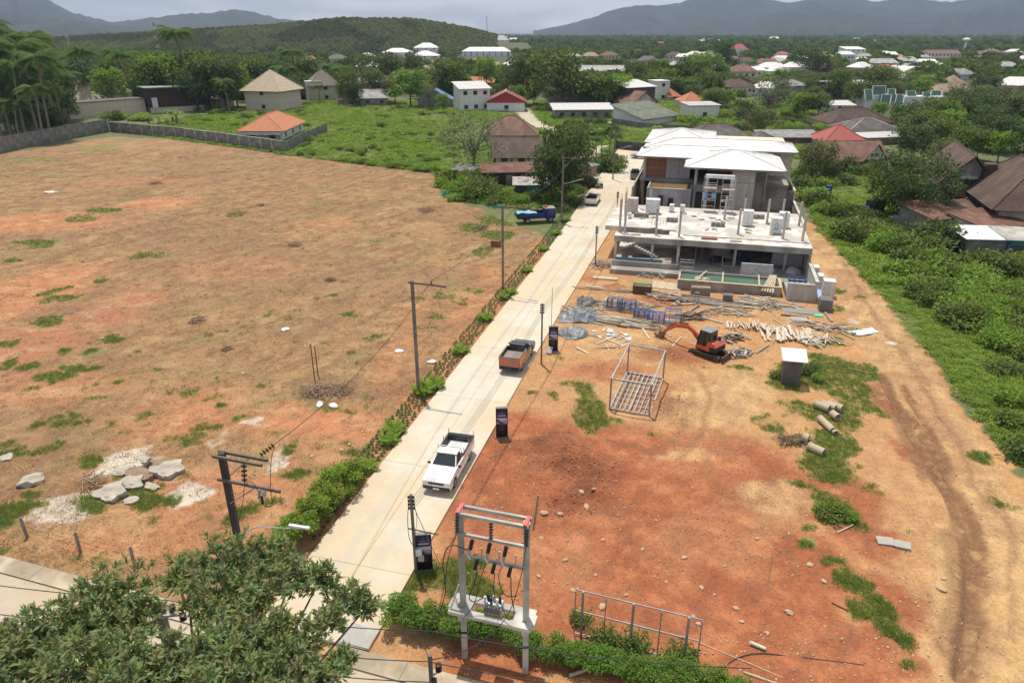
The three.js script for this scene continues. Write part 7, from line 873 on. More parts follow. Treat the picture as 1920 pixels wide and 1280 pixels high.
sticks('timber_pile', 'two long thin planks lying near the site entrance', 'timber pile', G(1140, 543), -.28, 5, 6.5, [.8, .5], .06, wA, [.09, .16], .1); sticks('timber_pile', 'jumbled poles and pipes by the stair corner', 'timber pile', G(1140, 498), -.1, 46, 2.2, [1.8, 1.0], 1.4, [mGalv, mWoodGrey, mSteel, mWoodPale], [.04, .08], 1.0); sticks('timber_pile', 'grey scrap poles in front of the stairs', 'timber pile', G(1220, 518), -.2, 40, 1.5, [1.7, .6], 1.3, [mGalv, mWoodGrey, mConcPale], [.05, .1], .6);
sticks('trash_scatter', 'white paper and plastic scraps beside the middle dump', 'litter', G(1110, 628), 0, 46, .4, [2.2, 1.1], 1.6, [mWhite, mConcPale, M('plastic_bluish', [.55, .62, .70], .6)], [.14, .3], .04, 'scrap'); sticks('trash_scatter', 'white paper scraps near the steel box frame', 'litter', G(1165, 633), 0, 16, .4, [.9, .9], 1.6, [mWhite, mConcPale], [.14, .3], .04, 'scrap');
for (const [u, v, w, d2, rz, l, m] of [[1135, 522, 2.8, .9, 0, 'pale plywood sheet lying by the road edge', mWoodPale], [1250, 538, 3.2, 1.5, .1, 'large pale plywood sheet leaning on the pool wall', mWoodPale], [1180, 510, 3.4, .8, .05, 'dark red steel sheet bundle in front of the stairs', M('sheet_maroon', [.16, .055, .05], .7)], [1500, 586, 3.4, .9, .1, 'grey concrete slab fragment by the corner wall', mConc], [1498, 600, 1.6, .6, .1, 'pale stone slab in front of the corner wall', mConcPale], [1535, 592, .8, .7, 0, 'bright green plastic sheet on the ground', M('plastic_green', [.10, .55, .32], .6)], [1530, 555, 1.5, 1.6, .2, 'light blue sheet draped beside the block stack', M('sheet_sky', [.30, .42, .68], .6)], [1490, 594, 2.6, .3, 0, 'dark pipe lying near the plank fan', mBlack], [1660, 1017, .9, .6, .05, 'pale broken slab in the grassy strip left of the other', mConcPale], [1692, 1024, .8, .55, .05, 'pale broken slab in the grassy strip right of the other', mConcPale], [1030, 662, .5, .7, .3, 'white stone panel leaning by the slim pole', mConcPale]]) { const t = thing('sheet_material', l, 'sheet', G(u, v), ROADTURN + rr(-.1, .1)); mb().box(w, .06, d2, 0, .08 + rz * .8, 0, 0, rz * 2).mesh('sheet', m, t); mb().box(w * .96, .05, d2 * .94, .03, .02, .02, .04).mesh('sheet', m, t); }
{ const p = G(1204, 548), t = thing('dumpster_box', 'dark wooden box with green lid by the site path', 'box', p, ROADTURN); for (let i = 0; i < 4; i++) { mb().box(1.9, .2, .08, 0, .14 + i * .22, .55).mesh('board', mWoodDark, t); mb().box(.08, .2, 1.0, .95, .14 + i * .22, 0).mesh('board', mWoodDark, t); mb().box(.08, .2, 1.0, -.95, .14 + i * .22, 0).mesh('board', mWoodDark, t); } mb().box(1.8, .05, .95, 0, .75, 0).mesh('fill', mWoodGrey, t); mb().box(2.0, .06, .5, -.1, .98, -.42, .03).mesh('lid', M('lid_green', [.10, .32, .06], .7), t); }
function trestle(label, p, turn, n, W, h, mat, group) { const t = thing('frame_bundle', label, 'scaffold frames', p, turn, group); for (let i = 0; i < n; i++) { const z = i * .16, tilt = rr(.0, .2), top = V(0, h, z - tilt); mb().bar(V(0, 0, z), V(0, h, z - tilt), .024, .024, 5).bar(V(W, 0, z), V(W, h, z - tilt), .024, .024, 5).bar(V(0, h, z - tilt), V(W, h, z - tilt), .024, .024, 5).bar(V(0, h * .55, z - tilt * .5), V(W, h * .55, z - tilt * .5), .02, .02, 5).bar(V(0, h * .15, z), V(W, h * .15, z), .02, .02, 5).bar(V(W * .3, h * .15, z), V(W * .3, h, z - tilt), .018, .018, 5).bar(V(W * .7, h * .15, z), V(W * .7, h, z - tilt), .018, .018, 5).mesh('frame', mat, t); } return t; }
const sb = M('scaffold_blue', [.05, .11, .28], .5), sb2 = M('scaffold_bluegrey', [.13, .17, .26], .5), sb3 = M('scaffold_bright', [.06, .16, .42], .5);
trestle('bundle of blue grey scaffold frames, leftmost of the middle dump', G(1140, 575), -.3, 7, 1.5, 1.2, sb2); trestle('bundle of dark blue scaffold frames beside the leftmost bundle', G(1163, 578), -.3, 8, 1.6, 1.1, sb2); trestle('low bundle of blue scaffold frames in the dump centre', G(1190, 590), -.3, 7, 1.5, .8, sb); trestle('bright blue scaffold frame bundle at the right of the dump', G(1215, 598), -.3, 8, 1.6, .9, sb3); trestle('upright blue scaffold frame bundle nearest the excavator', G(1246, 604), -.25, 7, 1.5, 1.5, sb3); trestle('lone rusty steel frames standing by the wooden path', G(1238, 567), -.3, 2, .5, 1.0, mSteel); trestle('lone steel frame pair standing right of the wooden path', G(1268, 570), -.3, 2, .5, 1.0, mSteel); trestle('lone tall steel frame near the clay blocks', G(1300, 572), -.3, 2, .5, 1.4, mSteel);
// grey tarpaulins by the road edge
function tarp(label, p, turn, w, d, h, seed, mat) { const g = new THREE.PlaneGeometry(w, d, 40, 30); g.rotateX(-Math.PI / 2); const q = g.attributes.position; for (let i = 0; i < q.count; i++) { const x = q.getX(i), z = q.getZ(i), e = Math.hypot(x / w * 2, z / d * 2); const ridge = 1 - Math.abs(fbm(x * 1.1 + seed, z * 1.1, 3) * 2 - 1); q.setXYZ(i, x + (fbm(x + seed * 3, z, 2) - .5) * .9, Math.max(.03, (ridge * .8 + fbm(x * 3 + seed, z * 3, 2) * .25) * h * (1 - .85 * Math.pow(e, 3)) + .03), z + (fbm(x, z + seed * 5, 2) - .5) * .9); } g.computeVertexNormals(); const m = mb().add(g).mesh('tarpaulin', mat); m.position.copy(p); m.rotation.y = turn; tag(m, label, 'tarpaulin'); }
const mTarp = M('tarp_grey_blue', [.30, .33, .37], .45, { side: THREE.DoubleSide, map: TX.stain }); tarp('crumpled blue grey tarpaulin by the road edge, largest', G(1092, 598), -.2, 4.2, 2.6, 1.0, 3, mTarp); tarp('blue grey tarpaulin spread nearest the totem sign', G(1075, 626), .3, 2.6, 2.2, .8, 11, mTarp); tarp('heaped grey tarpaulin at the head of the dump', G(1097, 570), -.3, 2.0, 2.2, 1.0, 19, M('tarp_grey', [.26, .25, .245], .7, { side: THREE.DoubleSide, map: TX.stain }));
tarp('white plastic sacking heap before the clay blocks', G(1290, 540), -.2, 2.2, 1.3, .8, 29, M('tarp_white', [.66, .65, .64], .7, { side: THREE.DoubleSide })); tarp('clear plastic sheet on the dirt track', G(1622, 622), .3, 2.8, 1.0, .25, 37, MATS.tarp_white); tarp('beige canvas heap over the clay blocks', G(1312, 536), -.2, 3.0, 1.2, 1.1, 43, M('tarp_beige', [.55, .47, .38], .9, { side: THREE.DoubleSide }));
// steel box frame
{ const A = G(1143, 768), B = G(1217, 781), C = G(1243, 712), D = G(1176, 700), t = thing('steel_box_frame', 'open grey steel box frame with gridded floor on the soil', 'steel frame', A), h = 2.55, o = v => v.clone().sub(A), P = [A, B, C, D].map(o), y = (v, k) => v.clone().setY(k);
  for (let i = 0; i < 4; i++) { const p = P[i], q = P[(i + 1) % 4]; mb().beam(y(p, 0), y(p, h), .11, .11).mesh('post', mSteel, t); mb().beam(y(p, h + .05), y(q, h + .05), .1, .1).mesh('top_rail', mGalv, t); mb().beam(y(p, .12), y(q, .12), .11, .11).mesh('base_rail', mGalv, t); }
  for (let i = 1; i < 8; i++) mb().beam(y(P[0].clone().lerp(P[3], i / 8), .2), y(P[1].clone().lerp(P[2], i / 8), .2), .07, .06).mesh('floor_bar', mGalv, t); for (let i = 1; i < 8; i++) mb().beam(y(P[0].clone().lerp(P[1], i / 8), .27), y(P[3].clone().lerp(P[2], i / 8), .27), i === 4 ? .11 : .06, .06).mesh('floor_bar', mGalv, t); }
// grey site shed
{ const p = G(1480, 716), t = thing('site_shed', 'narrow grey site toilet shed with tilted pale sheet roof', 'shed', p, -.22); const sm = M('shed_grey', [.145, .15, .16], .7, { map: TX.stain }); mb().box(1.35, 2.2, .05, 0, 1.1, .6).mesh('front_panel', sm, t); mb().box(1.35, 2.2, .05, 0, 1.1, -.6).mesh('back_panel', sm, t); for (const x of [-.66, .66]) mb().box(.05, 2.2, 1.14, x, 1.1, 0).mesh('side_panel', sm, t); mb().box(1.4, .1, 1.3, 0, .03, 0).mesh('base', mRust, t); mb().box(1.32, .03, .03, 0, 1.05, .64).mesh('trim', mConcDark, t); const r = mb(); r.box(1.9, .05, 1.75, .05, 2.42, .05, 0, .24); for (let i = 0; i < 7; i++) r.box(.05, .05, 1.75, -.8 + i * .28, 2.46, .05, 0, .24); r.mesh('roof', M('roof_pale_sheet', [.62, .66, .70], .4, { metalness: .3 }), t); }
// concrete pipes
function pipe(label, u, v, r, L, turn, group) { const g = mb(), pr = [[r * .8, -L / 2], [r, -L / 2], [r, L / 2 - .1], [r * 1.06, L / 2 - .1], [r * 1.06, L / 2], [r * .8, L / 2], [r * .8, -L / 2]]; const lg = new THREE.LatheGeometry(pr.map(p => new THREE.Vector2(...p)), 28).rotateZ(Math.PI / 2).toNonIndexed(); lg.computeVertexNormals(); g.add(lg); const t = g.mesh('concrete_pipe', M('pipe_concrete', [.74, .63, .46], .9, { map: TX.stain })); t.position.copy(G(u, v)).setY(r - .02); t.rotation.y = turn; tag(t, label, 'pipe', group); }
pipe('pale concrete pipe, left of the three lying abreast', 1541, 767, .28, 1.1, -.85); pipe('pale concrete pipe, middle of the three lying abreast', 1553, 766, .28, 1.1, -.85); pipe('pale concrete pipe, right of the three lying abreast', 1565, 767, .28, 1.1, -.85); pipe('short concrete pipe lying in front of the three abreast', 1565, 784, .27, .65, -1.3); pipe('long concrete pipe pointing at the camera', 1549, 800, .24, 1.8, -1.45); pipe('thin concrete pipe beside the long one', 1558, 804, .16, 1.5, -1.45); pipe('small pipe stub at the near end of the pipes', 1563, 812, .18, .5, -1.45);
pipe('dark concrete ring half buried in the weeds', 1510, 828, .32, .4, -.6); pipe('leaning concrete pipe with dark mouth in the weeds', 1530, 848, .28, 1.1, -.9); sticks('brush_heap', 'dark brush heap around the half buried ring', 'brush heap', G(1490, 828), 0, 60, 1.2, [1.1, .6], 1.6, [mWoodDark, mWoodGrey, mWoodDark], [.02, .05], .5, 'twig');
// shoring props, site clutter
for (let i = 0; i < 34; i++) { const a = rr(-1.2, 12), d = rr(83, 96); const pr = mb(); pr.bar(L2(a, d, .56), L2(a + rr(-.04, .04), d, 2.2), .03, .03, 6).bar(L2(a, d, 2.2), L2(a, d, 3.33), .022, .022, 6); pr.mesh('shoring_prop', pick([mSteel, sb2, mRust]), bld); }
for (let i = 0; i < 10; i++) { const a = rr(-9, -2), d = rr(87, 96); mb().bar(L2(a, d, .56), L2(a, d, 3.33), .028, .028, 6).mesh('shoring_prop', pick([mSteel, mWoodGrey]), bld); }
for (let i = 0; i < 30; i++) { const t = mb().beam(V(-rr(.6, 1.8), 0, 0), V(rr(.6, 1.8), rr(0, .12), rr(-.2, .2)), rr(.1, .3), .04).mesh('loose_board', pick(wA)); const p = G(rr(1090, 1560), rr(535, 660)), [aa, dd] = toAD(p.x, p.z); if (aa < -11 || dd > 76) p.copy(AD(rr(-8, 12), rr(62, 72))); t.position.copy(p).setY(.07); t.rotation.y = rr(0, 3.1); tag(t, 'loose weathered board lying on the building site soil', 'board', 'loose boards on the site'); }
for (const [u, v, n, l] of [[1200, 575, 30, 'tangle of grey poles between the blue frames and the wooden box'], [1250, 556, 34, 'wide spill of pale boards below the leaning plywood'], [1360, 585, 26, 'thin spill of boards behind the excavator'], [1460, 575, 30, 'short timber spill by the corner wall'], [1545, 615, 30, 'scattered white timber near the dirt track'], [1095, 585, 30, 'poles and rods half under the grey tarpaulins']]) sticks('timber_pile', l, 'timber pile', G(u, v), rr(-.5, .1), n, 2.6, [2.0, .9], .9, wA, [.05, .13], .4);
for (let i = 0; i < 22; i++) { const a = rr(-8, 12), d = rr(86, 97), t = thing('offcut_bundle', 'small offcut bundle scattered on the concrete deck', 'offcuts', AD(a, d, 3.9), rr(0, 3), 'offcuts on the deck'); for (let k = 0; k < 4; k++) mb().box(rr(.3, .9), .05, rr(.08, .2), rr(-.2, .2), .03 + k * .03, rr(-.2, .2), rr(-.5, .5)).mesh('offcut', pick([mWoodPale, mWoodGrey, mBlockWhite, mRust]), t); }
for (const [a, d, w, l] of [[-7.2, 92, 1.6, 'grey cement bag stack behind the left stub columns'], [-3.2, 90.5, 1.2, 'grey cement bag stack near the deck well'], [2.4, 89.5, 1.4, 'grey cement bag stack in front of the scaffold towers'], [7.4, 95, 1.3, 'grey cement bag stack at the back of the deck']]) { const t = thing('bag_stack', l, 'bags', AD(a, d, 3.91), ROADTURN); for (let j = 0; j < 4; j++) for (let i = 0; i < 3; i++) mb().rbox(w / 2.6, .14, .42, .06, (i - 1) * w / 2.5, .07 + j * .135, rr(-.04, .04)).mesh('bag', mConc, t); }
console.log('building');
// ------------------------------------------------------------ planting near the camera
rnd = mulberry(31337);
const fBig = leafMat('leaf_big_tree', [.125, .155, .062], .7), fHedge = leafMat('leaf_hedge', [.085, .15, .024]), fBorder = leafMat('leaf_border', [.105, .145, .06], .7), fGrass = leafMat('grass_blade', [.135, .18, .038]), fDry = leafMat('dry_blade', [.30, .215, .115], .95), fTwig = leafMat('twig_blade', [.16, .10, .065], .95);
{ // the big leafy tree over the lane
  const base = V(-8.0, 0, -11.8), t = thing('leafy_tree', 'big leafy tree filling the lower left corner over the old lane', 'tree', base), tr = mb(), L = new Leaves(), fork = V(.2, 7.6, -.2);
  tr.bar(V(0, -.3, 0), V(.1, 4, 0), .32, .27, 10).bar(V(.1, 4, 0), fork, .27, .22, 9);
  const lobes = [[215, 1120, 12.9, 1.05], [160, 1160, 12.8, 1.0], [250, 1170, 12.6, .8], [95, 1200, 12.6, 1.05], [30, 1230, 12.4, 1.05], [-40, 1240, 12.3, 1.0], [185, 1240, 13.0, 1.1], [280, 1255, 12.8, .95], [370, 1245, 12.6, 1.0], [350, 1085, 12.2, .75], [430, 1050, 12.3, .95], [400, 1120, 12.6, .9], [500, 1050, 12.1, .85], [545, 1085, 11.9, .75], [480, 1110, 12.5, .9], [600, 1085, 11.4, .6], [650, 1120, 11.0, .65], [690, 1135, 10.8, .45], [620, 1160, 11.2, .55], [490, 1190, 12.3, .85], [420, 1200, 12.6, .8], [560, 1210, 11.9, .75], [530, 1265, 12.1, .9], [450, 1275, 12.6, .95], [600, 1275, 11.6, .7], [100, 1290, 12.8, 1.1], [230, 1310, 13, 1.1], [380, 1320, 12.8, 1.1], [0, 1300, 12.5, 1.1], [520, 1330, 12.2, 1.0], [640, 1240, 11.0, .4]];
  for (const [u, v, y, R] of lobes) {
    const c = G(u, v, y).sub(base), mid = fork.clone().lerp(c, .5).add(V(rr(-.3, .3), rr(.0, .5), rr(-.3, .3))); tr.bar(fork.clone().lerp(mid, .05), mid, .085, .055, 6).bar(mid, c, .055, .02, 5);
    const n = Math.round(86 * R * R + 30);
    for (let k = 0; k < n; k++) { const o = rdir(); o.y = o.y * .75 + .2; const q = R * Math.pow(rnd(), .45), e = c.clone().addScaledVector(o, q), s = c.clone().lerp(e, .35).add(V(0, -.12, 0)); if (k % 3 === 0) tr.bar(s, e, .012, .005, 3);
      const ax = o.clone().multiplyScalar(.7).add(V(rr(-.3, .3), .65, rr(-.3, .3))).normalize(), g = [rr(.85, 1.15), rr(.88, 1.12), rr(.85, 1.15)];
      for (let m = 0; m < 13; m++) { const d = rdir().multiplyScalar(.85).addScaledVector(ax, .75).normalize(), sd = rnd() < .75 ? V(-d.z + rr(-.4, .4), rr(-.4, .4), d.x + rr(-.4, .4)).normalize() : rdir().cross(d).normalize(), tn = tint(.15), k2 = rr(.7, 1.2); L.leaf(e.clone().addScaledVector(ax, -rnd() * .22), d, sd, .215 * k2, .036 * k2, [tn[0] * g[0], tn[1] * g[1], tn[2] * g[2]], .3); } }
  }
  tr.mesh('trunk', M('bark_grey', [.20, .165, .13], .95), t); L.mesh('crown', fBig, t);
}
function hedge(label, pts, w, h, n, len, mat) { const t = thing('hedge', label, 'hedge', pts[0]), L = new Leaves(), s = mb(), curve = new THREE.CatmullRomCurve3(pts.map(p => p.clone().sub(pts[0]))), K = Math.ceil(curve.getLength() / .3); for (let i = 0; i <= K; i++) { const p = curve.getPointAt(i / K), bump = .82 + .3 * fbm(i * .35, n, 2); for (let q = 0; q < 5; q++) spray(L, V(p.x + rr(-w, w) * .42, h * rr(.35, .82) * bump, p.z + rr(-w, w) * .42), .34 * bump, Math.round(n / K / 5), len, len * .24, .9); if (i % 3 === 0) s.bar(V(p.x, -.1, p.z), V(p.x + rr(-.2, .2), h * .6, p.z + rr(-.2, .2)), .025, .01, 4); } s.mesh('stem', M('bark', [.13, .10, .075], .95), t); L.mesh('foliage', mat, t); return t; }
hedge('bushy green hedge at the junction left of the switch frame', [G(748, 1170), G(800, 1180), G(870, 1195), G(940, 1202)], 1.5, 1.6, 26000, .12, fHedge);
hedge('bushy green hedge below the steel fence frame', [G(968, 1218), G(1040, 1238), G(1110, 1254), G(1200, 1274), G(1300, 1296), G(1390, 1318)], 1.25, 1.25, 30000, .12, fHedge);
hedge('yellow green hedge beside the road by the dark pole', [G(550, 1030), G(580, 992), G(612, 955), G(650, 918)], 2.0, 2.2, 15000, .17, leafMat('leaf_hedge_yellow', [.12, .175, .025]));
for (const [u, v, s, l] of [[1090, 1165, .45, 'small shrub at the left post of the steel fence frame'], [1130, 1205, .6, 'shrub inside the steel fence frame, left'], [1185, 1215, .65, 'shrub at the middle post of the steel fence frame'], [1275, 1240, .65, 'shrub at the right post of the steel fence frame']]) { const c = copy(BUSH.mid, G(u, v), rr(0, 6), s * .8, l); }
{ // rosettes of the border and taller ornamental palms
  const pt = pattern(() => { const t = thing('border_plant', 'x', 'plant', [0, 0, 0], 0, 'rosettes of the planted strip'), L = new Leaves(); for (let i = 0; i < 30; i++) { const a = i * 2.4, el = lerp(1.25, .1, i / 30), d = V(Math.cos(a) * Math.cos(el), Math.sin(el), Math.sin(a) * Math.cos(el)), s = V(-Math.sin(a), 0, Math.cos(a)); L.leaf(V(d.x * .03, .05 + .12 * (1 - i / 30), d.z * .03), d, s, rr(.18, .26), .045, tint(.25), .2); } L.mesh('leaves', fBorder, t); return t; });
  const spots = []; for (let d = 28; d < 112; d += .46) for (let r = 0; r < 4; r++) { if (rnd() < .06) continue; const a = roadL(d) - .42 - r * .44 + rr(-.1, .1); spots.push([a, d + (r % 2) * .23 + rr(-.08, .08), rr(.62, .95)]); }
  spots.sort((p, q) => p[1] - q[1]); spots.slice(0, 300).forEach(([a, d, s]) => copy(pt, AD(a, d, .0), rr(0, 6), s, 'small green rosette plant in the roadside planted strip'));
  const rest = spots.slice(300), im = new THREE.InstancedMesh(pt.children[0].geometry, fBorder, rest.length); rest.forEach(([a, d, s], i) => { im.setMatrixAt(i, _m.compose(AD(a, d, 0), _q.setFromEuler(_e.set(0, rr(0, 6), 0)), V(s, s, s))); im.setColorAt(i, new THREE.Color(1, 1, 1)); }); im.name = 'far_border_plants'; im.userData = { kind: 'stuff', label: 'farther rosettes of the roadside planted strip', category: 'plants' }; im.castShadow = im.receiveShadow = true; scene.add(im);
  const op = pattern(() => { const t = thing('ornamental_palm', 'x', 'palm', [0, 0, 0], 0, 'feathery palms along the planted strip'), L = new Leaves(), s = mb(); for (let i = 0; i < 15; i++) frond(L, V(rr(-.12, .12), .1, rr(-.12, .12)), i * 2.4, rr(1.0, 1.5), lerp(1.35, .7, i / 15), lerp(.55, .6, i / 15), 13, .32, tint(.2)); s.bar(V(0, -.1, 0), V(0, .3, 0), .08, .05, 6); s.mesh('stem', M('palm_bark', [.2, .17, .14], .95), t); L.mesh('fronds', fBright, t); return t; });
  for (const [u, v, s] of [[795, 738, 1.25], [815, 728, 1.2], [740, 812, 1.15], [730, 830, 1.0], [690, 880, 1.0], [865, 662, 1.1], [912, 600, 1.1], [957, 552, 1.0], [945, 560, 1.0], [988, 510, 1.0], [1020, 470, 1.0], [1043, 440, 1.1], [1060, 415, 1.1], [660, 905, 1.0]]) copy(op, G(u, v), rr(0, 6), s * .66, 'feathery young palm rising from the planted strip');
}
// ------------------------------------------------------------ grass, weeds, straw, stones
function tuft(n, h, spread, w) { const L = new Leaves(); for (let i = 0; i < n; i++) { const a = rr(0, 6.28), q = spread * Math.sqrt(rnd()), d = V(Math.cos(a) * rr(.2, .8), 1, Math.sin(a) * rr(.2, .8)).normalize(), s = V(-Math.sin(a), 0, Math.cos(a)); L.leaf(V(Math.cos(a) * q, -.01, Math.sin(a) * q), d, s, h * rr(.5, 1.1), w, tint(.25), .1); } return L.geometry(); }
function scatter(name, label, cat, geo, mat, list) { const im = new THREE.InstancedMesh(geo, mat, list.length), c = new THREE.Color(); list.forEach(([x, y, z, s, sy, k = 1, tilt = 0], i) => { im.setMatrixAt(i, _m.compose(V(x, y, z), _q.setFromEuler(_e.set(tilt, rr(0, 6.28), tilt * .6)), V(s, sy, s))); im.setColorAt(i, c.setRGB(k * rr(.9, 1.12), k, k * rr(.85, 1.1))); }); im.name = numbered(name); im.userData = { kind: 'stuff', label, category: cat }; im.castShadow = im.receiveShadow = true; scene.add(im); console.log(name, list.length); }
const tmp = [0, 0, 0];
{ const near = [], N = 620000; for (let i = 0; i < N && near.length < 70000; i++) { const z = -16 - 100 * Math.pow(rnd(), 1.2), x = rr(-.9, .9) * (-z + 16); if (sample('field', x, z) < .5 && sample('sgrass', x, z) < .1) continue; const g = soil(x, z, tmp); if (g < .3 || rnd() > g) continue; const [a] = toAD(x, z); if (a > -18.5 && a < -12.5) continue; near.push([x, relief(x, z), z, rr(.7, 1.3), rr(.6, 1.4), rr(.8, 1.15)]); } scatter('grass', 'patchy green grass over the bare ground', 'grass', tuft(14, .20, .16, .011), fGrass, near); }
{ const gf = []; for (let i = 0; i < 260000 && gf.length < 72000; i++) { const z = -28 - 282 * Math.pow(rnd(), 1.2), x = rr(-.8, .85) * (-z + 16); const m = sample('green', x, z); if (m < .5) continue; const px = 960 + FOC * x / (-z * CP + 26 * SP); const dn = fbm(x * .08, z * .08, 3); if (dn < .36 && rnd() < .6) continue; if (sample('track', x, z) > .3) continue; const [a, d] = toAD(x, z); if (a > -21 && a < 14 && d > 70 && d < 142) continue; if (a > -21 && a < -11 && d < 185) continue; const q = z > -75 ? .5 : 1; gf.push([x, 0, z, rr(.8, 1.7) * q, rr(.5, 1.2) * (.5 + dn) * q, rr(.7, 1.2)]); if (q < 1) for (let r = 0; r < 2; r++) gf.push([x + rr(-.7, .7), 0, z + rr(-.7, .7), rr(.5, .8), rr(.2, .5), rr(.7, 1.2)]); } scatter('weeds', 'tall weeds and grass covering the green ground', 'weeds', (() => { const L = new Leaves(); for (let i = 0; i < 20; i++) { const a = rr(0, 6.28), q = .45 * Math.sqrt(rnd()), d = V(Math.cos(a) * rr(.2, .9), rr(.4, 1), Math.sin(a) * rr(.2, .9)).normalize(), s = V(-Math.sin(a), rr(-.3, .3), Math.cos(a)).normalize(); L.leaf(V(Math.cos(a) * q, rr(0, .35), Math.sin(a) * q), d, s, rr(.25, .5), .07, tint(.28), .15); } return L.geometry(); })(), fWeed, gf); }
{ const dry = [], tw = []; for (let i = 0; i < 150000; i++) { const z = -24 - 150 * Math.pow(rnd(), 1.35), x = rr(-.85, .15) * (-z + 16); if (sample('field', x, z) < .6) continue; const [a] = toAD(x, z); if (a > -20.3) continue; const red = sample('fred', x, z), n = fbm(x * .4, z * .4, 3); if (rnd() < red * .75 || n < .36) continue; const far2 = Math.max(1, -z / 60); if (dry.length < 42000 && rnd() < .62) dry.push([x, relief(x, z), z, rr(.6, 1.3) * far2, rr(.35, .9), rr(.6, 1.2)]); else if (tw.length < 16000 && rnd() < .4) tw.push([x, relief(x, z) + .01, z, rr(.7, 1.6) * far2, rr(.3, .7), rr(.6, 1.1)]); } scatter('straw', 'short dry straw stubble over the mown field', 'straw', tuft(12, .13, .2, .012), fDry, dry); scatter('dead_stalks', 'dark dead stalks scattered over the mown field', 'stalks', tuft(12, .2, .16, .012), fTwig, tw); }
const rockGeo = (seed, det = 1, flat = .7) => { const g = mergeVertices(new THREE.IcosahedronGeometry(1, det).deleteAttribute('uv').deleteAttribute('normal')), p = g.attributes.position; for (let i = 0; i < p.count; i++) { const x = p.getX(i), y = p.getY(i), z = p.getZ(i), k = .6 + .8 * vn(x * 1.7 + seed, y * 1.7 + z * 2.3 + seed * 3); p.setXYZ(i, x * k, y * k * flat, z * k * .85); } const h = g.toNonIndexed(); h.computeVertexNormals(); return h; };
const mStone = M('stone_pale', [.54, .40, .26], .95, { map: TX.grain }), mClod = M('clod_red', [.34, .135, .066], 1), mRock = M('rock_white', [.68, .62, .53], .95, { map: TX.stain });
{ const st = [], cl = []; for (let i = 0; i < 60000 && st.length < 5200; i++) { const z = -20 - 50 * Math.pow(rnd(), 1.4), x = lerp(-8, 34, rnd()) * (-z + 8) / 50; if (sample('site', x, z) < .7) continue; const [a] = toAD(x, z); if (a < -12) continue; if (sample('red', x, z) < .3 && rnd() < .75) continue; if (fbm(x * .3 + 4, z * .3, 3) < .42) continue; const s = .018 + .07 * Math.pow(rnd(), 4); st.push([x, relief(x, z) + s * .2, z, s, s, rr(.7, 1.25), rr(0, 3)]); }
  for (let i = 0; i < 9000; i++) { const z = -24 - 120 * Math.pow(rnd(), 1.6), x = rr(-.8, -.02) * (-z + 12); if (sample('field', x, z) < .7) continue; const [a] = toAD(x, z); if (a > -20.5) continue; const s = .02 + .07 * Math.pow(rnd(), 4); if (rnd() < .4) st.push([x, relief(x, z) + s * .2, z, s, s, rr(.7, 1.3), rr(0, 3)]); }
  for (let i = 0; i < 90000 && cl.length < 9000; i++) { const z = -20 - 45 * rnd(), x = rr(-8, 26); const c = sample('clods', x, z), rd = sample('red', x, z); if (rnd() > c * .9 + rd * .05) continue; const [a] = toAD(x, z); if (a < -12) continue; const s = .012 + .075 * Math.pow(rnd(), 3); cl.push([x, relief(x, z) + s * .2, z, s, s, rr(.7, 1.3), rr(0, 3)]); }
  { const cr = [[], [], []]; for (let i = 0; i < 150000; i++) { const z = -20 - 55 * Math.pow(rnd(), 1.3), x = rr(-.82, .86) * (-z + 12), [a] = toAD(x, z); if (a > -18.6 && a < -12.2) continue; const st2 = sample('site', x, z), fi = sample('field', x, z); if (st2 < .6 && fi < .6) continue; const s = .010 + .034 * Math.pow(rnd(), 3); const k = st2 > .6 ? (sample('red', x, z) > .45 ? 0 : 1) : 2; if (cr[k].length < 26000) cr[k].push([x, relief(x, z) + s * .2, z, s * (-z / 40), s * (-z / 40), rr(.6, 1.3), rr(0, 3)]); } const cg = rockGeo(5, 0); scatter('soil_crumbs', 'fine red crumbs of the red soil', 'soil', cg, M('crumb_red', [.33, .13, .062], 1), cr[0]); scatter('soil_crumbs', 'fine tan crumbs of the tan soil', 'soil', cg, M('crumb_tan', [.44, .27, .14], 1), cr[1]); scatter('soil_crumbs', 'fine brown crumbs of the mown field', 'soil', cg, M('crumb_brown', [.28, .17, .10], 1), cr[2]); }
  scatter('gravel', 'small pale stones strewn over red soil and field', 'gravel', rockGeo(3, 0), mStone, st); scatter('soil_clods', 'crumbly red soil clods of the fresh digging', 'clods', rockGeo(9, 0), mClod, cl); }
const rocks = [0, 1, 2, 3].map(k => rockGeo(20 + k * 7, 1, .65));
function rock(label, u, v, s, mat = mStone, flat = 1, group, k = Math.floor(rnd() * 4)) { const m = new THREE.Mesh(rocks[k], mat); m.name = 'stone'; addTo(scene, m); const p = G(u, v); m.position.copy(p).setY(relief(p.x, p.z) + s * flat * .28); m.scale.set(s, s * flat, s * rr(.7, 1)); m.rotation.y = rr(0, 6); m.rotation.x = rr(-.15, .15); return tag(m, label, 'stone', group); }
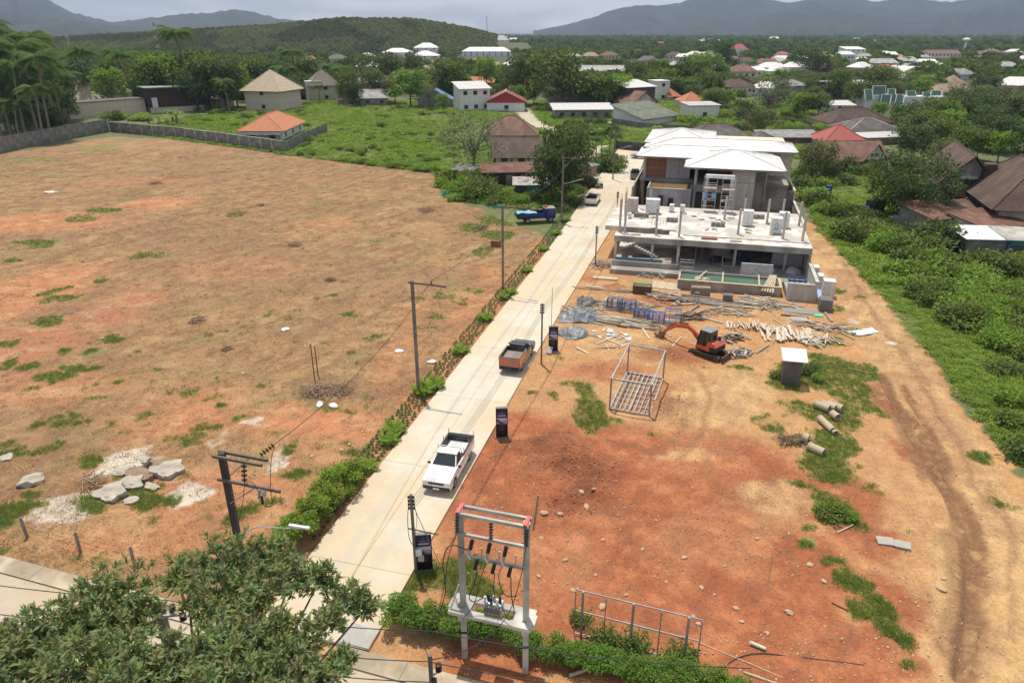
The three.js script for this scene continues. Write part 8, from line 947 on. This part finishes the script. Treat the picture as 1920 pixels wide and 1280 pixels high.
const slabGeos = [0, 1, 2].map(k => { const g = mergeVertices(new THREE.IcosahedronGeometry(1, 5).deleteAttribute('uv').deleteAttribute('normal')), p = g.attributes.position; for (let i = 0; i < p.count; i++) { const x = p.getX(i), y = p.getY(i), z = p.getZ(i), a = Math.atan2(z, x), R = (.72 + .5 * vn(Math.cos(a) * 1.9 + k * 9, Math.sin(a) * 1.9 + 5) + .16 * (vn(Math.cos(a) * 6 + k * 5, Math.sin(a) * 6) - .5)), e = Math.hypot(x, z), f = Math.min(1, e * 1.25), top = Math.sign(y) * Math.min(1, Math.abs(y) * 2.2); p.setXYZ(i, x / (e || 1) * f * R, top * .5 + (vn(x * 3 + k, z * 3) - .5) * .42 + (vn(x * 8, z * 8 + k) - .5) * .16, z / (e || 1) * f * R); } const h = g.toNonIndexed(); h.computeVertexNormals(); return h; });
let slabN = 0; function slab(label, u, v, w, d, th, mat, rx = 0, rz = 0, lift = 0) { const m = mb().add(slabGeos[slabN++ % 3], 0, 0, 0, 0, slabN * 1.9, 0).mesh('flat_stone', mat); const p = G(u, v); m.position.copy(p).setY(relief(p.x, p.z) + th * .35 + lift); m.scale.set(w * 1.05, th, d * 1.05); m.rotation.set(rx, rr(-.4, .4), rz); return tag(m, label, 'stone'); }
const mSlabBrown = M('rock_brown', [.42, .31, .20], .95, { map: TX.stain });
slab('large tilted white rock slab at the front of the boulder group', 208, 926, 1.0, .75, .35, mRock, .3, .12, .12); slab('white rock slab touching the largest slab on its right', 247, 908, .75, .6, .28, mRock, .2, -.05, .1); slab('brown topped flat rock in the middle of the boulder group', 262, 893, 1.0, .6, .3, mSlabBrown, .12, .05, .1); slab('broad pale rock at the right end of the boulder group', 316, 886, .95, .8, .4, mRock, .18, -.12, .08); slab('brown slab behind the broad pale rock', 300, 872, .8, .5, .25, mSlabBrown, .1, .1, .05); slab('small white stone in front of the boulder group', 246, 938, .5, .32, .2, mRock, .1, .1); slab('long white stone below the broad pale rock', 284, 912, .5, .3, .18, mRock, .1, -.1); slab('small pale stone on top of the boulder group', 274, 872, .35, .28, .2, mRock, .2, .2, .35); slab('pale slab at the left of the boulder group', 232, 884, .7, .5, .2, mRock, .15, .1); rock('single rounded white boulder left of the boulder group', 60, 902, .75, mRock, .75, undefined, 2); slab('flat pale stone at the left picture edge', 12, 858, .5, .4, .15, mRock);
for (const [u, v, s] of [[1130, 1138, .28], [1100, 955, .3], [1050, 968, .22], [1283, 1045, .2], [1316, 1102, .22], [1060, 1050, .2], [1117, 1078, .16], [1132, 1012, .18], [1480, 1150, .3], [1380, 1140, .2], [1340, 1115, .14], [1205, 1030, .16], [1090, 930, .26], [1113, 930, .2], [1020, 965, .3], [1310, 1170, .18], [1175, 1115, .16], [1440, 1188, .18], [1545, 1090, .2], [1520, 1060, .22], [1765, 1105, .3], [1770, 1085, .2], [1420, 1010, .16], [1075, 1108, .2], [1300, 1155, .15], [1250, 1090, .14], [1360, 1060, .14], [1230, 975, .12], [1480, 1000, .14], [1390, 1165, .16], [1010, 1080, .16], [1015, 1010, .18]]) rock('pale stone lying on the red soil', u, v, s * .8, mStone, .8, 'pale stones on the red soil');
for (const [u, v, s] of [[655, 835, .24], [672, 862, .2], [645, 860, .16], [585, 858, .18], [640, 845, .2], [660, 795, .14], [690, 790, .16], [680, 810, .14], [720, 790, .12], [710, 700, .12], [555, 640, .12], [600, 935, .14], [165, 690, .2], [190, 635, .3], [110, 592, .22], [455, 700, .25], [130, 610, .2]]) rock('pale stone lying in the mown field', u, v, s * .8, mStone, .8, 'pale stones in the field');
for (const [u, v, l] of [[600, 760, 'white plastic bag bundle beside the brush heap, left'], [625, 762, 'white plastic bag bundle beside the brush heap, right'], [747, 660, 'white plastic bag in the field near the first line pole'], [810, 680, 'white plastic scrap by the planted strip'], [535, 619, 'blue white plastic scrap in the mown field'], [95, 362, 'white plastic sheet far left in the field']]) { const g = rockGeo(u, 2, .6), m = mb().add(g).mesh('plastic_bag', M('plastic_white', [.72, .72, .72], .5)); m.position.copy(G(u, v)).setY(.12); { const q = u === 95 ? 1.1 : .42; m.scale.set(q, q * .45, q * .7); } m.rotation.y = rr(0, 6); tag(m, l, 'bag'); }
// brush heap with two standing posts
sticks('brush_heap', 'wide brown brush heap around two thin posts in the field', 'brush heap', G(612, 735), .2, 200, 1.9, [1.9, 1.0], 1.6, [M('twig', [.20, .125, .08], .95), M('twig', [.20, .125, .08], .95), M('twig_light', [.32, .22, .14], .95)], [.012, .03], .6, 'twig');
for (const [u, v, vt, l] of [[590, 715, 645, 'rusty thin post in the brush heap, taller left one'], [596, 705, 648, 'thin post in the brush heap, right one']]) { const h = reach(u, v, vt), m = mb().bar(V(0, -.2, 0), V(.02, h, 0), .05, .045, 6).bar(V(.02, h * .97, 0), V(.02, h, 0), .06, .06, 6).mesh('thin_post', M('twig', [.15, .09, .06], .95)); m.position.copy(G(u, v)); tag(m, l, 'post'); }
for (const [u, v, s, l] of [[370, 602, 1.0, 'small twig heap in the middle of the mown field'], [800, 395, 1.6, 'brush heap near the far edge of the mown field'], [900, 428, 1.4, 'brush heap left of the blue lorry'], [490, 385, .8, 'tiny dark twig heap far across the field'], [425, 655, .6, 'tiny twig heap below the middle twig heap'], [170, 905, 1.1, 'dark brush heap beside the boulder group'], [290, 345, 1.6, 'dark brush line at the bank in the far field'], [550, 460, 1.2, 'dark twig heap in the upper field'], [620, 525, .8, 'dark twig heap in the centre field']]) sticks('brush_heap', l, 'brush heap', G(u, v), rr(0, 3), 46, 1.3 * s, [.7 * s, .5 * s], 1.6, [MATS.twig, mWoodDark, MATS.twig_light], [.015, .04], .4 * s, 'twig');
{ const t = thing('brick_stack', 'stack of red clay bricks beside the second line pole', 'brick stack', G(930, 462), ROADTURN); for (let j = 0; j < 5; j++) for (let i = 0; i < 4; i++) for (let k = 0; k < 2; k++) mb().box(.29, .155, .42, (i - 1.5) * .3 + rr(-.01, .01), .09 + j * .16, (k - .5) * .44).mesh('brick', j === 4 ? mTilePink : mBrick, t); }
// fence posts with wire
{ const ps = [[50, 1006], [150, 1034], [252, 1062], [356, 1090], [-60, 980]], tops = []; ps.forEach(([u, v], i) => { const p = G(u, v), m = mb().beam(V(0, -.2, 0), V(0, 1.25, 0), .12, .12).beam(V(0, 1.25, 0), V(0, 1.32, 0), .09, .09).mesh('fence_post', M('post_concrete', [.36, .33, .30], .9, { map: TX.stain })); m.position.copy(p); m.rotation.z = rr(-.03, .03); tag(m, 'short concrete fence post by the old lane, ' + ['second from the left', 'third from the left', 'fourth from the left', 'hidden by the big tree', 'at the left picture edge'][i], 'post'); tops.push(p); }); const o = [4, 0, 1, 2, 3]; for (let i = 0; i < 4; i++) for (const y of [.4, .75, 1.1]) cable('thin fence wire strung between the short concrete posts', tops[o[i]].clone().setY(y), tops[o[i + 1]].clone().setY(y), .04, .006, 'fence wires', scene, 'fence_wire'); }
// steel fence frame
{ const A = G(1076, 1192), B = G(1305, 1252), t = thing('steel_fence_frame', 'unfinished dark steel fence frame behind the hedge', 'fence frame', A), D = B.clone().sub(A), h = reach(1090, 1197, 1112), P = (s, y) => D.clone().multiplyScalar(s).setY(y); for (const s of [.06, .47, .90]) mb().beam(P(s, -.2), P(s, h + .05), .1, .1).mesh('post', mSteel, t); for (const s of [0, .25, .69, 1]) mb().beam(P(s, .12), P(s, h), .045, .045).mesh('upright', mSteel, t); for (const y of [.12, h * .55, h]) { const q = mb().beam(P(0, y).add(V(0, 0, -.08)), P(1, y).add(V(0, 0, -.08)), .05, .05).mesh('rail', mSteel, t); } }
for (const [a, b, r, m, l] of [[[1070, 1268], [1125, 1250], .09, mWoodPale, 'pale log lying behind the hedge'], [[1310, 1205], [1485, 1278], .03, mWoodPale, 'long thin pole lying right of the steel fence frame'], [[1395, 1262], [1460, 1285], .06, mWoodPale, 'pale timber lying near the lower edge'], [[1408, 1208], [1436, 1220], .1, MATS.timber_white, 'white timber block on the red soil'], [[1440, 1095], [1450, 1040], .02, MATS.twig, 'thin stick on the red soil'], [[1570, 1000], [1600, 985], .05, mWoodPale, 'pale stick in the grassy strip'], [[1560, 1130], [1590, 1145], .04, MATS.twig, 'brown stick below the grassy strip'], [[1515, 715], [1565, 718], .03, MATS.twig_light, 'thin rod lying right of the grey shed'], [[1590, 690], [1635, 700], .03, mWoodPale, 'thin pale rod near the dirt track']]) { const p = G(...a), q = G(...b), m2 = mb().bar(V(0, r, 0), q.clone().sub(p).setY(r * 1.1), r, r * .85, 7).bar(V(0, r, 0), V(.01, r + .012, .01), r * 1.05, r, 7).mesh('log', m); m2.position.copy(p); tag(m2, l, 'log'); }
{ const m = hose('rubber_hose', [G(1352, 1258), G(1380, 1236), G(1420, 1226), G(1470, 1230), G(1540, 1238), G(1620, 1248)].map(p => p.setY(.05)), .022, mCable, scene); tag(m, 'black hose snaking over the red soil at the lower right', 'hose'); }
{ const p = G(984, 205), t = thing('flag_pole', 'pole with a small red flag beside the red gabled hall', 'pole', p), h = reach(984, 205, 148); mb().bar(V(0, 0, 0), V(0, h, 0), .12, .07, 6).mesh('shaft', M('pole_yellow', [.5, .4, .1], .7), t); mb().box(1.6, .8, .05, .9, h - .5, 0).mesh('flag', mRedWall, t); }
// small yard things on the right
{ const bx = (u, v, w, h, d, m, l, c) => { const t = thing('yard_box', l, c, G(u, v), .2); mb().rbox(w, h, d, .04, 0, h / 2, 0).mesh('body', m, t); mb().box(w + .06, .06, d + .06, 0, h + .032, 0).mesh('lid', m, t); }; bx(1622, 405, 1.2, 1.5, .8, M('plastic_royal', [.02, .06, .35], .5), 'royal blue plastic cabinet beside the dark hut', 'cabinet'); bx(1638, 404, 2.2, 2.3, 1.6, M('hut_dark', [.05, .05, .052], .7), 'dark hut with pale door panels under the large tree', 'hut'); bx(1553, 366, .8, 1.6, .6, MATS.plastic_royal, 'blue drum cabinet in the green yard', 'cabinet'); tarp('crumpled black and beige sheet beside the blue cabinet', G(1596, 408), 0, 4.2, 1.6, 1.0, 51, M('tarp_dark', [.07, .065, .06], .8, { side: THREE.DoubleSide })); tarp('patchwork of blue and white tarps before the shacks', G(1700, 412), 0, 7, 3, .7, 57, MATS.tarp_white); tarp('green net screen at the field edge', G(836, 368), 0, 2.0, 1.0, 1.2, 61, MATS.tarp_green); tarp('green net heap near the shack bushes', G(935, 388), 0, 3.0, .9, .5, 67, MATS.tarp_green); }
console.log('near');
// alike neighbours are told apart by their place from left to right
{ const by = {}; for (const o of scene.children) { const l = o.userData && o.userData.label; if (!l || o.userData.kind) continue; const z = -o.position.z * CP + (CAM_H - o.position.y) * SP, u = 960 + FOC * o.position.x / z; (by[l] = by[l] || []).push([u, o]); }
  const ORD = ['leftmost', 'second from the left', 'third from the left', 'fourth from the left', 'fifth from the left', 'sixth from the left', 'seventh from the left', 'eighth from the left', 'ninth from the left', 'tenth from the left', 'eleventh from the left', 'twelfth from the left', 'thirteenth from the left', 'fourteenth from the left'];
  for (const l in by) { const g = by[l].filter(([u, o]) => !o.isMesh || o.name.indexOf('wire') < 0 && o.name.indexOf('cable') < 0); if (g.length < 2 || g.length > 14 || l.split(' ').length > 12) continue; g.sort((a, b) => a[0] - b[0]); g.forEach(([u, o], i) => { o.userData.label = l + ', ' + (i === g.length - 1 ? 'rightmost' : ORD[i]); }); } }
console.log('end');
renderer.render(scene, camera);
